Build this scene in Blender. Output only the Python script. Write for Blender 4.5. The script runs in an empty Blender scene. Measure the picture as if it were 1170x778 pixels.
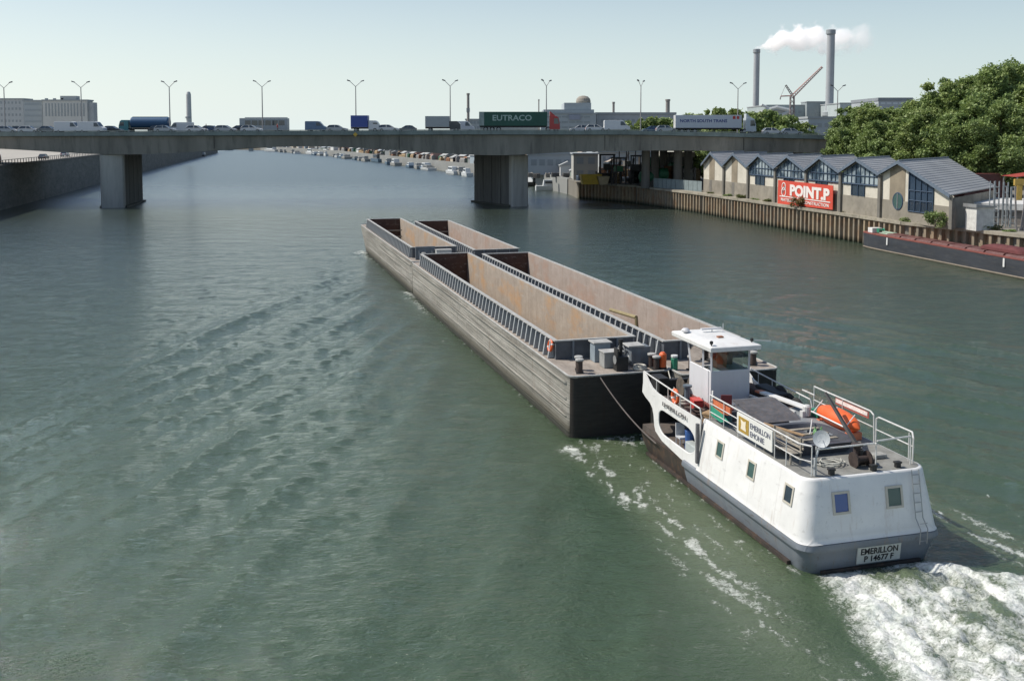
import bpy, bmesh, math, random
import numpy as np
from mathutils import Vector, Matrix, Euler
random.seed(7); np.random.seed(7)
scene = bpy.context.scene
COL = scene.collection
R = math.radians
# ------------------------------------------------------------------ survey helpers
F, HZ, H = 1100.0, 156.0, 14.0
P = math.atan((389-HZ)/F); cp, sp = math.cos(P), math.sin(P)
A = R(15.6); ca, sa = math.cos(A), math.sin(A)
def ray(x, y):
    a = (x-585)/F; b = (389-y)/F
    return (a, cp+b*sp, -sp+b*cp)
def at(x, y, z=0.0):
    r = ray(x, y); t = (z-H)/r[2]; return Vector((r[0]*t, r[1]*t, z))
def atY(x, y, Y):
    r = ray(x, y); t = Y/r[1]; return Vector((r[0]*t, Y, H+r[2]*t))
O = at(996, 648)
def W(u, v, z=0.0):
    return Vector((O.x-sa*u+ca*v, O.y+ca*u+sa*v, z))

# ------------------------------------------------------------------ materials
def new_mat(name):
    m = bpy.data.materials.new(name); m.use_nodes = True
    nt = m.node_tree; b = nt.nodes['Principled BSDF']
    return m, nt, b
def nd(nt, t, **kw):
    n = nt.nodes.new(t)
    for k, v in kw.items(): setattr(n, k, v)
    return n
def mixc(nt, fac, a, b, mode='MIX'):
    n = nd(nt, 'ShaderNodeMix', data_type='RGBA', blend_type=mode)
    for s, v in ((0, fac), (6, a), (7, b)):
        if hasattr(v, 'is_output'): nt.links.new(v, n.inputs[s])
        elif s == 0: n.inputs[s].default_value = v
        else: n.inputs[s].default_value = (*v[:3], 1)
    return n.outputs[2]
def noise(nt, scale, detail=4, rough=.6, stretch=None, coord='Object', dist=0):
    tc = nd(nt, 'ShaderNodeTexCoord'); mp = nd(nt, 'ShaderNodeMapping')
    nt.links.new(tc.outputs[coord], mp.inputs[0])
    if stretch: mp.inputs['Scale'].default_value = stretch
    n = nd(nt, 'ShaderNodeTexNoise'); nt.links.new(mp.outputs[0], n.inputs['Vector'])
    n.inputs['Scale'].default_value = scale; n.inputs['Detail'].default_value = detail
    n.inputs['Roughness'].default_value = rough; n.inputs['Distortion'].default_value = dist
    return n.outputs['Fac']
def ramp(nt, fac, lo, hi):
    n = nd(nt, 'ShaderNodeMapRange'); nt.links.new(fac, n.inputs[0])
    n.inputs[1].default_value = lo; n.inputs[2].default_value = hi; n.clamp = True
    return n.outputs[0]
MC = {}
def mat(name, col, rough=.7, var=.25, scale=2.0, metal=0.0, dark=None, dirt=0.0, dirtcol=(.05, .04, .03), stretch=None, bump=0.0, bscale=8.0):
    if name in MC: return MC[name]
    m, nt, b = new_mat(name)
    f = noise(nt, scale, 5, .6, stretch)
    c2 = dark or tuple(c*(1-var) for c in col)
    c = mixc(nt, ramp(nt, f, .3, .7), tuple(min(1, q*(1+var*.4)) for q in col), c2)
    if dirt > 0:
        f2 = noise(nt, scale*2.7, 6, .7, stretch)
        n = nd(nt, 'ShaderNodeMath', operation='MULTIPLY'); nt.links.new(ramp(nt, f2, .5, .72), n.inputs[0]); n.inputs[1].default_value = dirt
        c = mixc(nt, n.outputs[0], c, dirtcol)
    nt.links.new(c, b.inputs['Base Color'])
    b.inputs['Roughness'].default_value = rough; b.inputs['Metallic'].default_value = metal
    if bump > 0:
        bp = nd(nt, 'ShaderNodeBump'); bp.inputs['Strength'].default_value = bump; bp.inputs['Distance'].default_value = .03
        nt.links.new(noise(nt, bscale, 5, .6, stretch), bp.inputs['Height']); nt.links.new(bp.outputs[0], b.inputs['Normal'])
    MC[name] = m; return m
def painted(name, col, rust, seams, scuff=.5, rough=.42):
    # gloss paint on plate: rust runs under the edges, faint weld seams, scuffed low down
    m, nt, b = new_mat(name)
    f = noise(nt, .9, 5, .6); f1 = noise(nt, 3.2, 6, .75, (1, 1, .10)); f2 = noise(nt, 1.3, 6, .75, (1, 1, .6)); f3 = noise(nt, 6, 5, .7, (1, .25, 1))
    c = mixc(nt, ramp(nt, f, .3, .7), col, tuple(q*.88 for q in col))
    def k(x, v):
        n = nd(nt, 'ShaderNodeMath', operation='MULTIPLY'); nt.links.new(x, n.inputs[0]); n.inputs[1].default_value = v; return n.outputs[0]
    c = mixc(nt, k(ramp(nt, f1, .56, .74), rust), c, (.30, .19, .11)); c = mixc(nt, k(ramp(nt, f2, .55, .75), .35), c, tuple(q*.62 for q in col)); c = mixc(nt, k(ramp(nt, f3, .60, .70), scuff), c, (.10, .085, .075))
    tc = nd(nt, 'ShaderNodeTexCoord'); sx = nd(nt, 'ShaderNodeSeparateXYZ'); nt.links.new(tc.outputs['Object'], sx.inputs[0])
    fr = nd(nt, 'ShaderNodeMath', operation='PINGPONG'); nt.links.new(sx.outputs[1], fr.inputs[0]); fr.inputs[1].default_value = seams/2
    ln = ramp(nt, fr.outputs[0], .03, .0); c = mixc(nt, k(ln, .22), c, tuple(q*.5 for q in col))
    nt.links.new(c, b.inputs['Base Color']); b.inputs['Roughness'].default_value = rough
    ht = nd(nt, 'ShaderNodeMath', operation='ADD'); nt.links.new(noise(nt, .9, 2, .5), ht.inputs[0]); nt.links.new(k(ln, .12), ht.inputs[1])
    bp = nd(nt, 'ShaderNodeBump'); bp.inputs['Strength'].default_value = .8; bp.inputs['Distance'].default_value = .07; nt.links.new(ht.outputs[0], bp.inputs['Height']); nt.links.new(bp.outputs[0], b.inputs['Normal'])
    MC[name] = m; return m
white = painted('boat_white', (.74, .74, .72), .35, 1.83, .22)
white_d = mat('wheelhouse_white', (.60, .60, .62), .5, .06, 1, dirt=.2, dirtcol=(.4, .36, .33), stretch=(2, 2, .5))
railw = mat('rail_white', (.62, .62, .6), .45, .15, 4, dirt=.4, dirtcol=(.3, .2, .12))
hullgrey = painted('hull_grey', (.18, .205, .235), .5, 1.83, .75, .5)
hulldark = mat('hull_dark', (.045, .035, .03), .6, .5, 1.5, dirt=.7, dirtcol=(.14, .08, .045), stretch=(1, 1, .6))
deckgrey = mat('deck_grey', (.24, .24, .22), .75, .3, 1.6, dirt=.6, dirtcol=(.13, .12, .10))
deckdark = mat('deck_dark', (.10, .085, .075), .8, .4, 2, dirt=.6, dirtcol=(.16, .10, .06))
bluegrey = mat('blue_grey_paint', (.15, .175, .20), .6, .3, 1.5, dirt=.5, dirtcol=(.14, .11, .09), stretch=(1.5, 1.5, .6))
ribcol = mat('rib_grey', (.36, .38, .39), .6, .2, 2, dirt=.5, dirtcol=(.12, .10, .09))
coamtop = mat('coaming_top', (.42, .42, .40), .6, .25, 2, dirt=.5, dirtcol=(.2, .15, .11))
bargedeck = mat('barge_deck', (.33, .29, .25), .85, .3, 1.2, dirt=.6, dirtcol=(.18, .13, .10), stretch=(2, .7, 1))
black = mat('black_paint', (.02, .02, .02), .6, .3, 4)
rubber = mat('tyre_rubber', (.025, .025, .025), .85, .3, 4)
orange = mat('safety_orange', (.75, .13, .03), .45, .15, 2, dirt=.2, dirtcol=(.3, .07, .03))
orangef = mat('faded_orange', (.62, .20, .10), .6, .25, 4, dirt=.3, dirtcol=(.35, .15, .1))
green = mat('green_paint', (.03, .22, .13), .5, .2, 3)
bluep = mat('blue_paint', (.03, .09, .28), .5, .2, 3)
red = mat('red_paint', (.50, .05, .04), .5, .2, 2, dirt=.25, dirtcol=(.2, .05, .04))
glass = None
def mk_glass(name, col, rough=.06):
    m, nt, b = new_mat(name)
    b.inputs['Base Color'].default_value = (*col, 1); b.inputs['Roughness'].default_value = rough
    b.inputs['Specular IOR Level'].default_value = .8; MC[name] = m; return m
glass = mk_glass('dark_glass', (.03, .045, .06)); glassb = mk_glass('blue_glass', (.05, .10, .28)); glassg = mk_glass('green_glass', (.05, .10, .09))
beige = mat('window_frame_beige', (.50, .47, .40), .5, .1, 3)
concrete = mat('bridge_concrete', (.25, .24, .21), .9, .3, .35, dirt=.75, dirtcol=(.10, .098, .09), stretch=(1, 1, .12))
concrete_d = mat('pier_concrete', (.17, .165, .15), .9, .3, .4, dirt=.75, dirtcol=(.10, .10, .095), stretch=(1.5, 1.5, .15))  # darkened to carry the shade under the bridge deck
asphalt = mat('asphalt', (.05, .05, .05), .9, .2, .5)
steel = mat('galvanised_steel', (.33, .34, .34), .5, .2, 2, metal=.4)
lampm = mat('lamp_steel', (.38, .36, .34), .5, .2, 2)

def hull_material():
    m, nt, b = new_mat('barge_hull')
    f1 = noise(nt, .5, 6, .65, (1, .35, 3)); f2 = noise(nt, 1.0, 6, .7, (1, .12, 9)); f3 = noise(nt, 1.4, 6, .7, (1, 1.6, .35))
    c = mixc(nt, ramp(nt, f1, .35, .65), (.37, .355, .315), (.235, .225, .195))
    c = mixc(nt, ramp(nt, f2, .5, .62), c, (.17, .162, .14))
    g = nd(nt, 'ShaderNodeMath', operation='MULTIPLY'); nt.links.new(ramp(nt, f3, .52, .68), g.inputs[0]); g.inputs[1].default_value = .5
    c = mixc(nt, g.outputs[0], c, (.34, .31, .26))
    # wet band near the water
    tc = nd(nt, 'ShaderNodeTexCoord'); sx = nd(nt, 'ShaderNodeSeparateXYZ'); nt.links.new(tc.outputs['Object'], sx.inputs[0])
    c = mixc(nt, ramp(nt, sx.outputs[2], .45, .05), c, (.04, .04, .03))
    fr = nd(nt, 'ShaderNodeMath', operation='PINGPONG'); nt.links.new(sx.outputs[1], fr.inputs[0]); fr.inputs[1].default_value = 1.55
    ln = nd(nt, 'ShaderNodeMath', operation='MULTIPLY'); nt.links.new(ramp(nt, fr.outputs[0], .05, .0), ln.inputs[0]); ln.inputs[1].default_value = .5; c = mixc(nt, ln.outputs[0], c, (.06, .055, .045))
    rs = nd(nt, 'ShaderNodeMath', operation='MULTIPLY'); nt.links.new(ramp(nt, noise(nt, 2.2, 6, .75, (1, 1, .12)), .58, .74), rs.inputs[0]); rs.inputs[1].default_value = .55; c = mixc(nt, rs.outputs[0], c, (.20, .12, .07))
    c = mixc(nt, ramp(nt, sx.outputs[2], .95, .5), c, (.115, .105, .08)); c = mixc(nt, ramp(nt, sx.outputs[2], .45, .2), c, (.04, .04, .03))
    nt.links.new(c, b.inputs['Base Color']); b.inputs['Roughness'].default_value = .7
    bp = nd(nt, 'ShaderNodeBump'); bp.inputs['Strength'].default_value = .9; bp.inputs['Distance'].default_value = .10
    hh_ = nd(nt, 'ShaderNodeMath', operation='MULTIPLY_ADD'); nt.links.new(noise(nt, .8, 3, .5), hh_.inputs[0]); hh_.inputs[1].default_value = 1.2; nt.links.new(f2, hh_.inputs[2]); nt.links.new(hh_.outputs[0], bp.inputs['Height']); nt.links.new(bp.outputs[0], b.inputs['Normal'])
    return m
bargehull = hull_material()
def transom_mat():
    m, nt, b = new_mat('barge_transom')
    f2 = noise(nt, 1.0, 6, .7, (1, 1, 7)); f = noise(nt, 1.5, 6, .7, (2, 2, .3))
    c = mixc(nt, ramp(nt, f2, .4, .65), (.022, .020, .018), (.04, .035, .03)); c = mixc(nt, ramp(nt, f, .5, .75), c, (.03, .02, .015))
    nt.links.new(c, b.inputs['Base Color']); b.inputs['Roughness'].default_value = .75; return m
transom = transom_mat()
def rust_mat(name, a, c_, rst, amt):
    m, nt, b = new_mat(name)
    f1 = noise(nt, .9, 8, .75); f2 = noise(nt, .35, 6, .65, (1, 1, 2.0)); f3 = noise(nt, 3.0, 6, .8, (1, 1, .4))
    c = mixc(nt, ramp(nt, f1, .35, .65), a, c_)
    g = nd(nt, 'ShaderNodeMath', operation='MULTIPLY'); nt.links.new(ramp(nt, f2, .5, .68), g.inputs[0]); g.inputs[1].default_value = amt
    c = mixc(nt, g.outputs[0], c, rst)
    g = nd(nt, 'ShaderNodeMath', operation='MULTIPLY'); nt.links.new(ramp(nt, f3, .55, .7), g.inputs[0]); g.inputs[1].default_value = .45
    c = mixc(nt, g.outputs[0], c, (.16, .11, .08))
    tc = nd(nt, 'ShaderNodeTexCoord'); sx = nd(nt, 'ShaderNodeSeparateXYZ'); nt.links.new(tc.outputs['Object'], sx.inputs[0])
    fr = nd(nt, 'ShaderNodeMath', operation='PINGPONG'); nt.links.new(sx.outputs[1], fr.inputs[0]); fr.inputs[1].default_value = .93
    ln = nd(nt, 'ShaderNodeMath', operation='MULTIPLY'); nt.links.new(ramp(nt, fr.outputs[0], .06, .0), ln.inputs[0]); ln.inputs[1].default_value = .32; c = mixc(nt, ln.outputs[0], c, (.13, .09, .065))
    sc_ = nd(nt, 'ShaderNodeMath', operation='MULTIPLY'); nt.links.new(ramp(nt, noise(nt, 1.6, 7, .8, (1, .35, 2.2)), .56, .66), sc_.inputs[0]); sc_.inputs[1].default_value = .4; c = mixc(nt, sc_.outputs[0], c, (.46, .43, .38))
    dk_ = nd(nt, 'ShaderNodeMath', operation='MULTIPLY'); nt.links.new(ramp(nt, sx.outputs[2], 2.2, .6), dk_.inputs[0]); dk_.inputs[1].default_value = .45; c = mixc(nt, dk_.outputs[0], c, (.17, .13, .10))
    nt.links.new(c, b.inputs['Base Color']); b.inputs['Roughness'].default_value = .9
    bp = nd(nt, 'ShaderNodeBump'); bp.inputs['Strength'].default_value = .5; bp.inputs['Distance'].default_value = .04
    nt.links.new(f1, bp.inputs['Height']); nt.links.new(bp.outputs[0], b.inputs['Normal'])
    return m
holdrust = rust_mat('hold_sand_rust', (.38, .325, .265), (.28, .235, .19), (.42, .25, .12), .8)
holdpink = rust_mat('hold_pink_rust', (.38, .32, .28), (.29, .24, .205), (.34, .21, .15), .6)
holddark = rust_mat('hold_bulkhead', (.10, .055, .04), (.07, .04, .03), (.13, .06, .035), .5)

# ------------------------------------------------------------------ mesh helpers
class MB:
    def __init__(s): s.v = []; s.f = []
    def quad(s, *pts):
        n = len(s.v); s.v += [tuple(p) for p in pts]; s.f.append(tuple(range(n, n+len(pts)))); return s
    def box(s, x0, x1, y0, y1, z0, z1, M=None):
        n = len(s.v); vs = [(x, y, z) for z in (z0, z1) for x, y in ((x0, y0), (x1, y0), (x1, y1), (x0, y1))]
        if M is not None: vs = [tuple(M @ Vector(q)) for q in vs]
        s.v += vs
        s.f += [tuple(n+i for i in q) for q in ((3, 2, 1, 0), (4, 5, 6, 7), (0, 1, 5, 4), (1, 2, 6, 5), (2, 3, 7, 6), (3, 0, 4, 7))]; return s
    def tube(s, a, b, r, n=6, r2=None, cap=True):
        a, b = Vector(a), Vector(b); d = (b-a)
        if d.length < 1e-6: return s
        q = d.to_track_quat('Z', 'Y'); r2 = r if r2 is None else r2; k = len(s.v)
        for c, rr in ((a, r), (b, r2)):
            for i in range(n):
                t = 2*math.pi*i/n; s.v.append(tuple(c+q @ Vector((rr*math.cos(t), rr*math.sin(t), 0))))
        for i in range(n): j = (i+1) % n; s.f.append((k+i, k+j, k+n+j, k+n+i))
        if cap: s.f.append(tuple(k+i for i in reversed(range(n)))); s.f.append(tuple(k+n+i for i in range(n)))
        return s
    def path(s, pts, r, n=6):
        for i in range(len(pts)-1): s.tube(pts[i], pts[i+1], r, n)
        return s
    def loft(s, rings, cap0=True, cap1=True, closed=True):
        k = len(s.v); n = len(rings[0])
        for rg in rings: s.v += [tuple(q) for q in rg]
        for j in range(len(rings)-1):
            for i in range(n if closed else n-1):
                i2 = (i+1) % n; s.f.append((k+j*n+i, k+j*n+i2, k+(j+1)*n+i2, k+(j+1)*n+i))
        if cap0: s.f.append(tuple(k+i for i in reversed(range(n))))
        if cap1: s.f.append(tuple(k+(len(rings)-1)*n+i for i in range(n)))
        return s
    def lathe(s, prof, c=(0, 0, 0), n=16, q=None):
        rings = []
        for r, z in prof:
            rg = []
            for i in range(n):
                t = 2*math.pi*i/n; p_ = Vector((r*math.cos(t), r*math.sin(t), z))
                if q is not None: p_ = q @ p_
                rg.append(Vector(c)+p_)
            rings.append(rg)
        return s.loft(rings)
    def prism(s, prof, x0, x1, axis='x', M=None):
        # prof: list of (a,b); extruded along axis
        def mk(a, b, t):
            p_ = (t, a, b) if axis == 'x' else ((a, t, b) if axis == 'y' else (a, b, t))
            return tuple(M @ Vector(p_)) if M is not None else p_
        return s.loft([[mk(a, b, x0) for a, b in prof], [mk(a, b, x1) for a, b in prof]])
    def torus(s, c, R_, r, q=None, n=18, m=8):
        k = len(s.v); c = Vector(c)
        for i in range(n):
            t = 2*math.pi*i/n
            for j in range(m):
                g = 2*math.pi*j/m; p_ = Vector(((R_+r*math.cos(g))*math.cos(t), (R_+r*math.cos(g))*math.sin(t), r*math.sin(g)))
                if q is not None: p_ = q @ p_
                s.v.append(tuple(c+p_))
        for i in range(n):
            for j in range(m): s.f.append((k+i*m+j, k+((i+1) % n)*m+j, k+((i+1) % n)*m+(j+1) % m, k+i*m+(j+1) % m))
        return s
    def build(s, name, m, parent=None, bevel=0, smooth=False, loc=None):
        me = bpy.data.meshes.new(name); me.from_pydata(s.v, [], s.f)
        bm = bmesh.new(); bm.from_mesh(me); bmesh.ops.recalc_face_normals(bm, faces=bm.faces); bm.to_mesh(me); bm.free()
        if m is not None: me.materials.append(m)
        if smooth: me.shade_smooth()
        o = bpy.data.objects.new(name, me); COL.objects.link(o)
        if parent: o.parent = parent
        if loc is not None: o.location = loc
        if bevel:
            b = o.modifiers.new('b', 'BEVEL'); b.width = bevel; b.segments = 2; b.limit_method = 'ANGLE'
        return o
def smooth_by_angle(o, ang=35):
    me = o.data; me.shade_smooth()
    bm = bmesh.new(); bm.from_mesh(me)
    for e in bm.edges:
        if len(e.link_faces) == 2 and e.calc_face_angle(0) > R(ang): e.smooth = False
    bm.to_mesh(me); bm.free(); return o
def tag(o, label=None, cat=None, group=None, kind=None):
    if label: o['label'] = label
    if cat: o['category'] = cat
    if group: o['group'] = group
    if kind: o['kind'] = kind
    return o
def empty(name, loc=(0, 0, 0), rz=0, label=None, cat=None, group=None):
    o = bpy.data.objects.new(name, None); COL.objects.link(o); o.location = loc; o.rotation_euler = (0, 0, rz); o.empty_display_size = .3
    return tag(o, label, cat, group)
def struct(mb, name, m): return tag(mb.build(name, m), kind='structure')
def dup(root, loc, rz=None, label=None, group=None, scale=None):
    r = root.copy(); COL.objects.link(r); r.location = loc
    if rz is not None: r.rotation_euler = (0, 0, rz)
    if scale is not None: r.scale = scale if hasattr(scale, '__len__') else (scale,)*3
    if label: r['label'] = label
    if group: r['group'] = group
    for ch in list(root.children):
        c = ch.copy(); COL.objects.link(c); c.parent = r
        for g in list(ch.children):
            d = g.copy(); COL.objects.link(d); d.parent = c
    return r
def recolor(root, name, m):
    for ch in root.children:
        if ch.name.split('.')[0] == name: ch.data = ch.data.copy(); ch.data.materials.clear(); ch.data.materials.append(m)
def curve_mesh(name, loops, thick, M, m, parent=None):
    cu = bpy.data.curves.new(name, 'CURVE'); cu.dimensions = '2D'; cu.fill_mode = 'BOTH'; cu.extrude = thick/2
    for lp in loops:
        sp_ = cu.splines.new('POLY'); sp_.points.add(len(lp)-1); sp_.use_cyclic_u = True
        for i, q in enumerate(lp): sp_.points[i].co = (q[0], q[1], 0, 1)
    tmp = bpy.data.objects.new('tmp', cu); COL.objects.link(tmp); bpy.context.view_layer.update()
    me = bpy.data.meshes.new_from_object(tmp.evaluated_get(bpy.context.evaluated_depsgraph_get())); bpy.data.objects.remove(tmp); bpy.data.curves.remove(cu)
    me.name = name; me.transform(M); me.materials.clear(); me.materials.append(m)
    o = bpy.data.objects.new(name, me); COL.objects.link(o); o.parent = parent; return o
def frame(o, ex, ey):
    ex = Vector(ex).normalized(); ey = Vector(ey).normalized(); ez = ex.cross(ey).normalized()
    M = Matrix.Identity(4)
    for i in range(3): M[i][0] = ex[i]; M[i][1] = ey[i]; M[i][2] = ez[i]; M[i][3] = o[i]
    return M
def text(name, s, w, h, M, m, parent, bold=.0, thick=.01, shear=0):
    cu = bpy.data.curves.new(name, 'FONT'); cu.body = s; cu.extrude = thick; cu.offset = bold; cu.shear = shear; cu.resolution_u = 3; cu.align_x = 'CENTER'
    tmp = bpy.data.objects.new('tmp', cu); COL.objects.link(tmp); bpy.context.view_layer.update()
    me = bpy.data.meshes.new_from_object(tmp.evaluated_get(bpy.context.evaluated_depsgraph_get())); bpy.data.objects.remove(tmp); bpy.data.curves.remove(cu)
    xs = [v.co.x for v in me.vertices]; ys = [v.co.y for v in me.vertices]
    x0, x1, y0, y1 = min(xs), max(xs), min(ys), max(ys)
    for v in me.vertices:
        v.co.x = (v.co.x-(x0+x1)/2)/(x1-x0)*w; v.co.y = (v.co.y-(y0+y1)/2)/(y1-y0)*h
    me.name = name; me.transform(M); me.materials.clear(); me.materials.append(m)
    o = bpy.data.objects.new(name, me); COL.objects.link(o); o.parent = parent; return o
def plan(half, y0, y1, r0, r1, n=6):
    pts = []
    def arc(cx, cy, r, a0, a1):
        for i in range(n+1):
            t = R(a0+(a1-a0)*i/n); pts.append((cx+r*math.cos(t), cy+r*math.sin(t)))
    arc(-half+r0, y0+r0, r0, 180, 270); arc(half-r0, y0+r0, r0, 270, 360)
    arc(half-r1, y1-r1, r1, 0, 90); arc(-half+r1, y1-r1, r1, 90, 180)
    return pts
def ring(half, y0, y1, r0, r1, z): return [(x, y, z) for x, y in plan(half, y0, y1, r0, r1)]

# ------------------------------------------------------------------ camera
cam = bpy.data.cameras.new('camera'); co = bpy.data.objects.new('camera', cam); COL.objects.link(co)
co.location = (-.057, -2.345, 14.43); co.rotation_euler = (math.pi/2-R(4), 0, 0); cam.shift_y = -.1337
cam.sensor_width = 36; cam.lens = 36*1131.1/1170; cam.clip_end = 20000; cam.clip_start = .1
scene.camera = co
# ------------------------------------------------------------------ light
SAZ, SEL = 80, 50     # degrees left of the view axis, elevation
sd = Vector((-math.sin(R(SAZ))*math.cos(R(SEL)), math.cos(R(SAZ))*math.cos(R(SEL)), math.sin(R(SEL))))
su = bpy.data.lights.new('sun', 'SUN'); so = bpy.data.objects.new('sun', su); COL.objects.link(so)
su.energy = 4.8; su.angle = R(.6); su.color = (1, .94, .85); so.rotation_euler = sd.to_track_quat('Z', 'Y').to_euler()
w = bpy.data.worlds.new('World'); scene.world = w; w.use_nodes = True; wn = w.node_tree
bg = wn.nodes['Background']; bg.inputs[1].default_value = .113
sky = wn.nodes.new('ShaderNodeTexSky'); sky.sky_type = 'NISHITA'; sky.sun_disc = False
sky.sun_elevation = R(SEL); sky.sun_rotation = R(-SAZ); sky.air_density = 1.0; sky.dust_density = 1.2; sky.ozone_density = 1.0; sky.altitude = 50
hs = wn.nodes.new('ShaderNodeHueSaturation'); hs.inputs['Saturation'].default_value = 1.05
wn.links.new(sky.outputs[0], hs.inputs['Color'])
# low summer haze: the sky whitens towards the horizon
tc_ = nd(wn, 'ShaderNodeTexCoord'); sx_ = nd(wn, 'ShaderNodeSeparateXYZ'); wn.links.new(tc_.outputs['Generated'], sx_.inputs[0])
hz_ = nd(wn, 'ShaderNodeMapRange'); wn.links.new(sx_.outputs[2], hz_.inputs[0]); hz_.inputs[1].default_value = -.02; hz_.inputs[2].default_value = .24; hz_.inputs[3].default_value = .88; hz_.inputs[4].default_value = .0
hx_ = nd(wn, 'ShaderNodeMapRange'); wn.links.new(sx_.outputs[0], hx_.inputs[0]); hx_.inputs[1].default_value = -.6; hx_.inputs[2].default_value = .5
hc_ = mixc(wn, hx_.outputs[0], (8.8, 9.7, 9.5), (6.6, 7.8, 8.0))
gm = mixc(wn, hz_.outputs[0], hs.outputs[0], hc_)
wn.links.new(gm, bg.inputs[0])
scene.view_settings.view_transform = 'Standard'; scene.view_settings.look = 'None'; scene.view_settings.exposure = 0

# ------------------------------------------------------------------ water
def vnoise(x, y, seed):
    xi = np.floor(x).astype(np.int64); yi = np.floor(y).astype(np.int64); xf = x-xi; yf = y-yi
    def h(a, b):
        n = (a*374761393+b*668265263+seed*974634777) & 0x7fffffff
        n = ((n ^ (n >> 13))*1274126177) & 0x7fffffff
        return ((n ^ (n >> 16)) & 0xffff)/65535.0
    u_ = xf*xf*(3-2*xf); v_ = yf*yf*(3-2*yf)
    return (h(xi, yi)*(1-u_)+h(xi+1, yi)*u_)*(1-v_)+(h(xi, yi+1)*(1-u_)+h(xi+1, yi+1)*u_)*v_
def fbm(x, y, seed, oct=4):
    s = 0; a = .5; t = 0
    for i in range(oct): s = s+a*vnoise(x*2**i+i*17.3, y*2**i-i*9.1, seed+i); t += a; a *= .55
    return s/t
def sst(x, a, b):
    t = np.clip((x-a)/(b-a), 0, 1); return t*t*(3-2*t)
def axis(dense0, dense1, step, lo, hi, g=1.06, mid=None):
    pts = list(np.arange(dense0, dense1, step)); s_ = step; x = dense1
    cap = mid or 1e9
    while x < hi: pts.append(x); s_ = s_*g if not (mid and x < mid[0] and s_ >= mid[1]) else s_; x += s_
    x = dense0; s_ = step; left = []
    while x > lo: s_ = s_*g if not (mid and x > mid[2] and s_ >= mid[1]) else s_; x -= s_; left.append(x)
    return np.array(left[::-1]+pts)
xs = axis(4, 29, .11, -5000, 6000, 1.06, (40, .3, -55))
ys = axis(17.5, 33, .11, -60, 9000, 1.06, (125, .3, 5))
X, Y = np.meshgrid(xs, ys); nx, ny = len(xs), len(ys)
dx, dy = X-O.x, Y-O.y
U = -sa*dx+ca*dy; V = ca*dx+sa*dy
Z = np.zeros_like(X)
near = sst(-np.abs(X), -90, -50)*sst(-Y, -170, -110)
# divergent wake crests to port of the convoy
def train(th, lam, amp, ph, mask):
    th = R(th); d_ = U*math.sin(th)-V*math.cos(th)
    wob = fbm(U*.05, V*.05, int(ph*10)+3, 2)*lam*1.0
    return amp*mask*(2*((1+np.cos(2*math.pi*(d_+wob)/lam+ph))/2)**2.2-.7)*(.25+1.5*fbm(U*.045, V*.11, int(ph*7)+11, 2))
dv = -5-V      # distance to port of the hull line
wedge = sst(dv, .5, 5)*sst(-(dv-(95-U)*.40), -4, 3)
Z += near*train(24, 2.7, .036, .4, wedge)
Z += near*train(29, 1.7, .016, 2.1, wedge)
Z += near*train(20, 4.6, .042, 4.0, wedge)
dr = V-5; wr = sst(dr, .5, 5)*sst(-(dr-(95-U)*.38), -4, 3)
Z += near*train(-24, 3.2, .03, 1.3, wr)
Z += near*train(-33, 2.4, .02, 3.3, wr)
Z += near*.035*(fbm(X*.35+Y*.1, Y*.8, 21, 4)-.5)*2
Z += near*.014*(fbm(X*1.4+Y*.3, Y*2.4, 31, 3)-.5)*2
# --- stern wash
lw = 2.15+np.maximum(-U, 0)*.27+.5*(fbm(U*.6, V*0+3, 41, 3)-.5)
rw = 2.5+np.maximum(-U, 0)*.95+.8*(fbm(U*.5, V*0+9, 43, 3)-.5)
edge = np.minimum(V+lw, rw-V)+1.1*(fbm(U*.9, V*.9, 95, 4)-.5)*sst(-U, 0, 2)
inw = sst(edge, -.5, 1.0)*sst(-U, -.25, .15)
U0_, V0_ = U, V; U = U0_+.5*(fbm(U0_*1.2, V0_*1.2, 91, 3)-.5); V = V0_+.7*(fbm(U0_*1.1, V0_*1.1, 93, 3)-.5); n1 = fbm(U*.8, V*1.6, 51, 6); n2 = fbm(U*1.7, V*3.0, 57, 5); n3 = fbm(U*.5, V*.7, 59, 4)
U, V = U0_, V0_
ridge = 1-np.abs(n1-.5)*2
dens = sst(n3*.55+n2*.45, .34, .60)
rim = np.exp(-((edge-.75)/.7)**2)
foam = inw*np.clip(.55+.7*dens+.4*rim-.5*sst(n1, .53, .63), 0, 1)*(1-.25*sst(-U, 8, 25))
Z += inw*(.62*(n1-.5)+.34*(n2-.5)+.14*ridge+.08*rim+.10*(fbm(U*4.5, V*5.5, 71, 3)-.5))*sst(-U, -.2, .9)
# centre dark slick just behind the transom
foam *= 1-.65*np.exp(-((V-.2)/1.1)**2-((U+1.0)/.8)**2)
aer = inw*.9
# --- quarter streaks to port (turbulence shed from the barge transom)
c0 = -5.25+.25*np.sin(U*.35)
pw = np.exp(-((V-c0)/(.55+.04*np.maximum(15.5-U, 0)))**2)*sst(15.9-U, 0, 1.2)*sst(U, -14, 2)
st1 = fbm(U*.9, V*3.2, 61, 5); st2 = fbm(U*2.2, V*5, 63, 4)
foam = np.maximum(foam, pw*sst(st1*.6+st2*.4, .44, .62)*(1.05-.03*np.clip(15-U, 0, 20)))
band = sst(V, -6.2, -4.4)*sst(-V, 2.2, 3.2)*sst(15.8-U, 0, .8)*sst(U, -4, 4)
foam = np.maximum(foam, band*sst(st1*.5+st2*.5, .54, .68)*.4)
foam = np.maximum(foam, sst(15.9-U, 0, .25)*sst(U-13.6, 0, 1.2)*sst(V, -5.2, -4.6)*sst(-V, -5, -4)*sst(st2, .45, .6)*.6)
aer = np.maximum(aer, np.maximum(pw*.7, band*.75))
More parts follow.
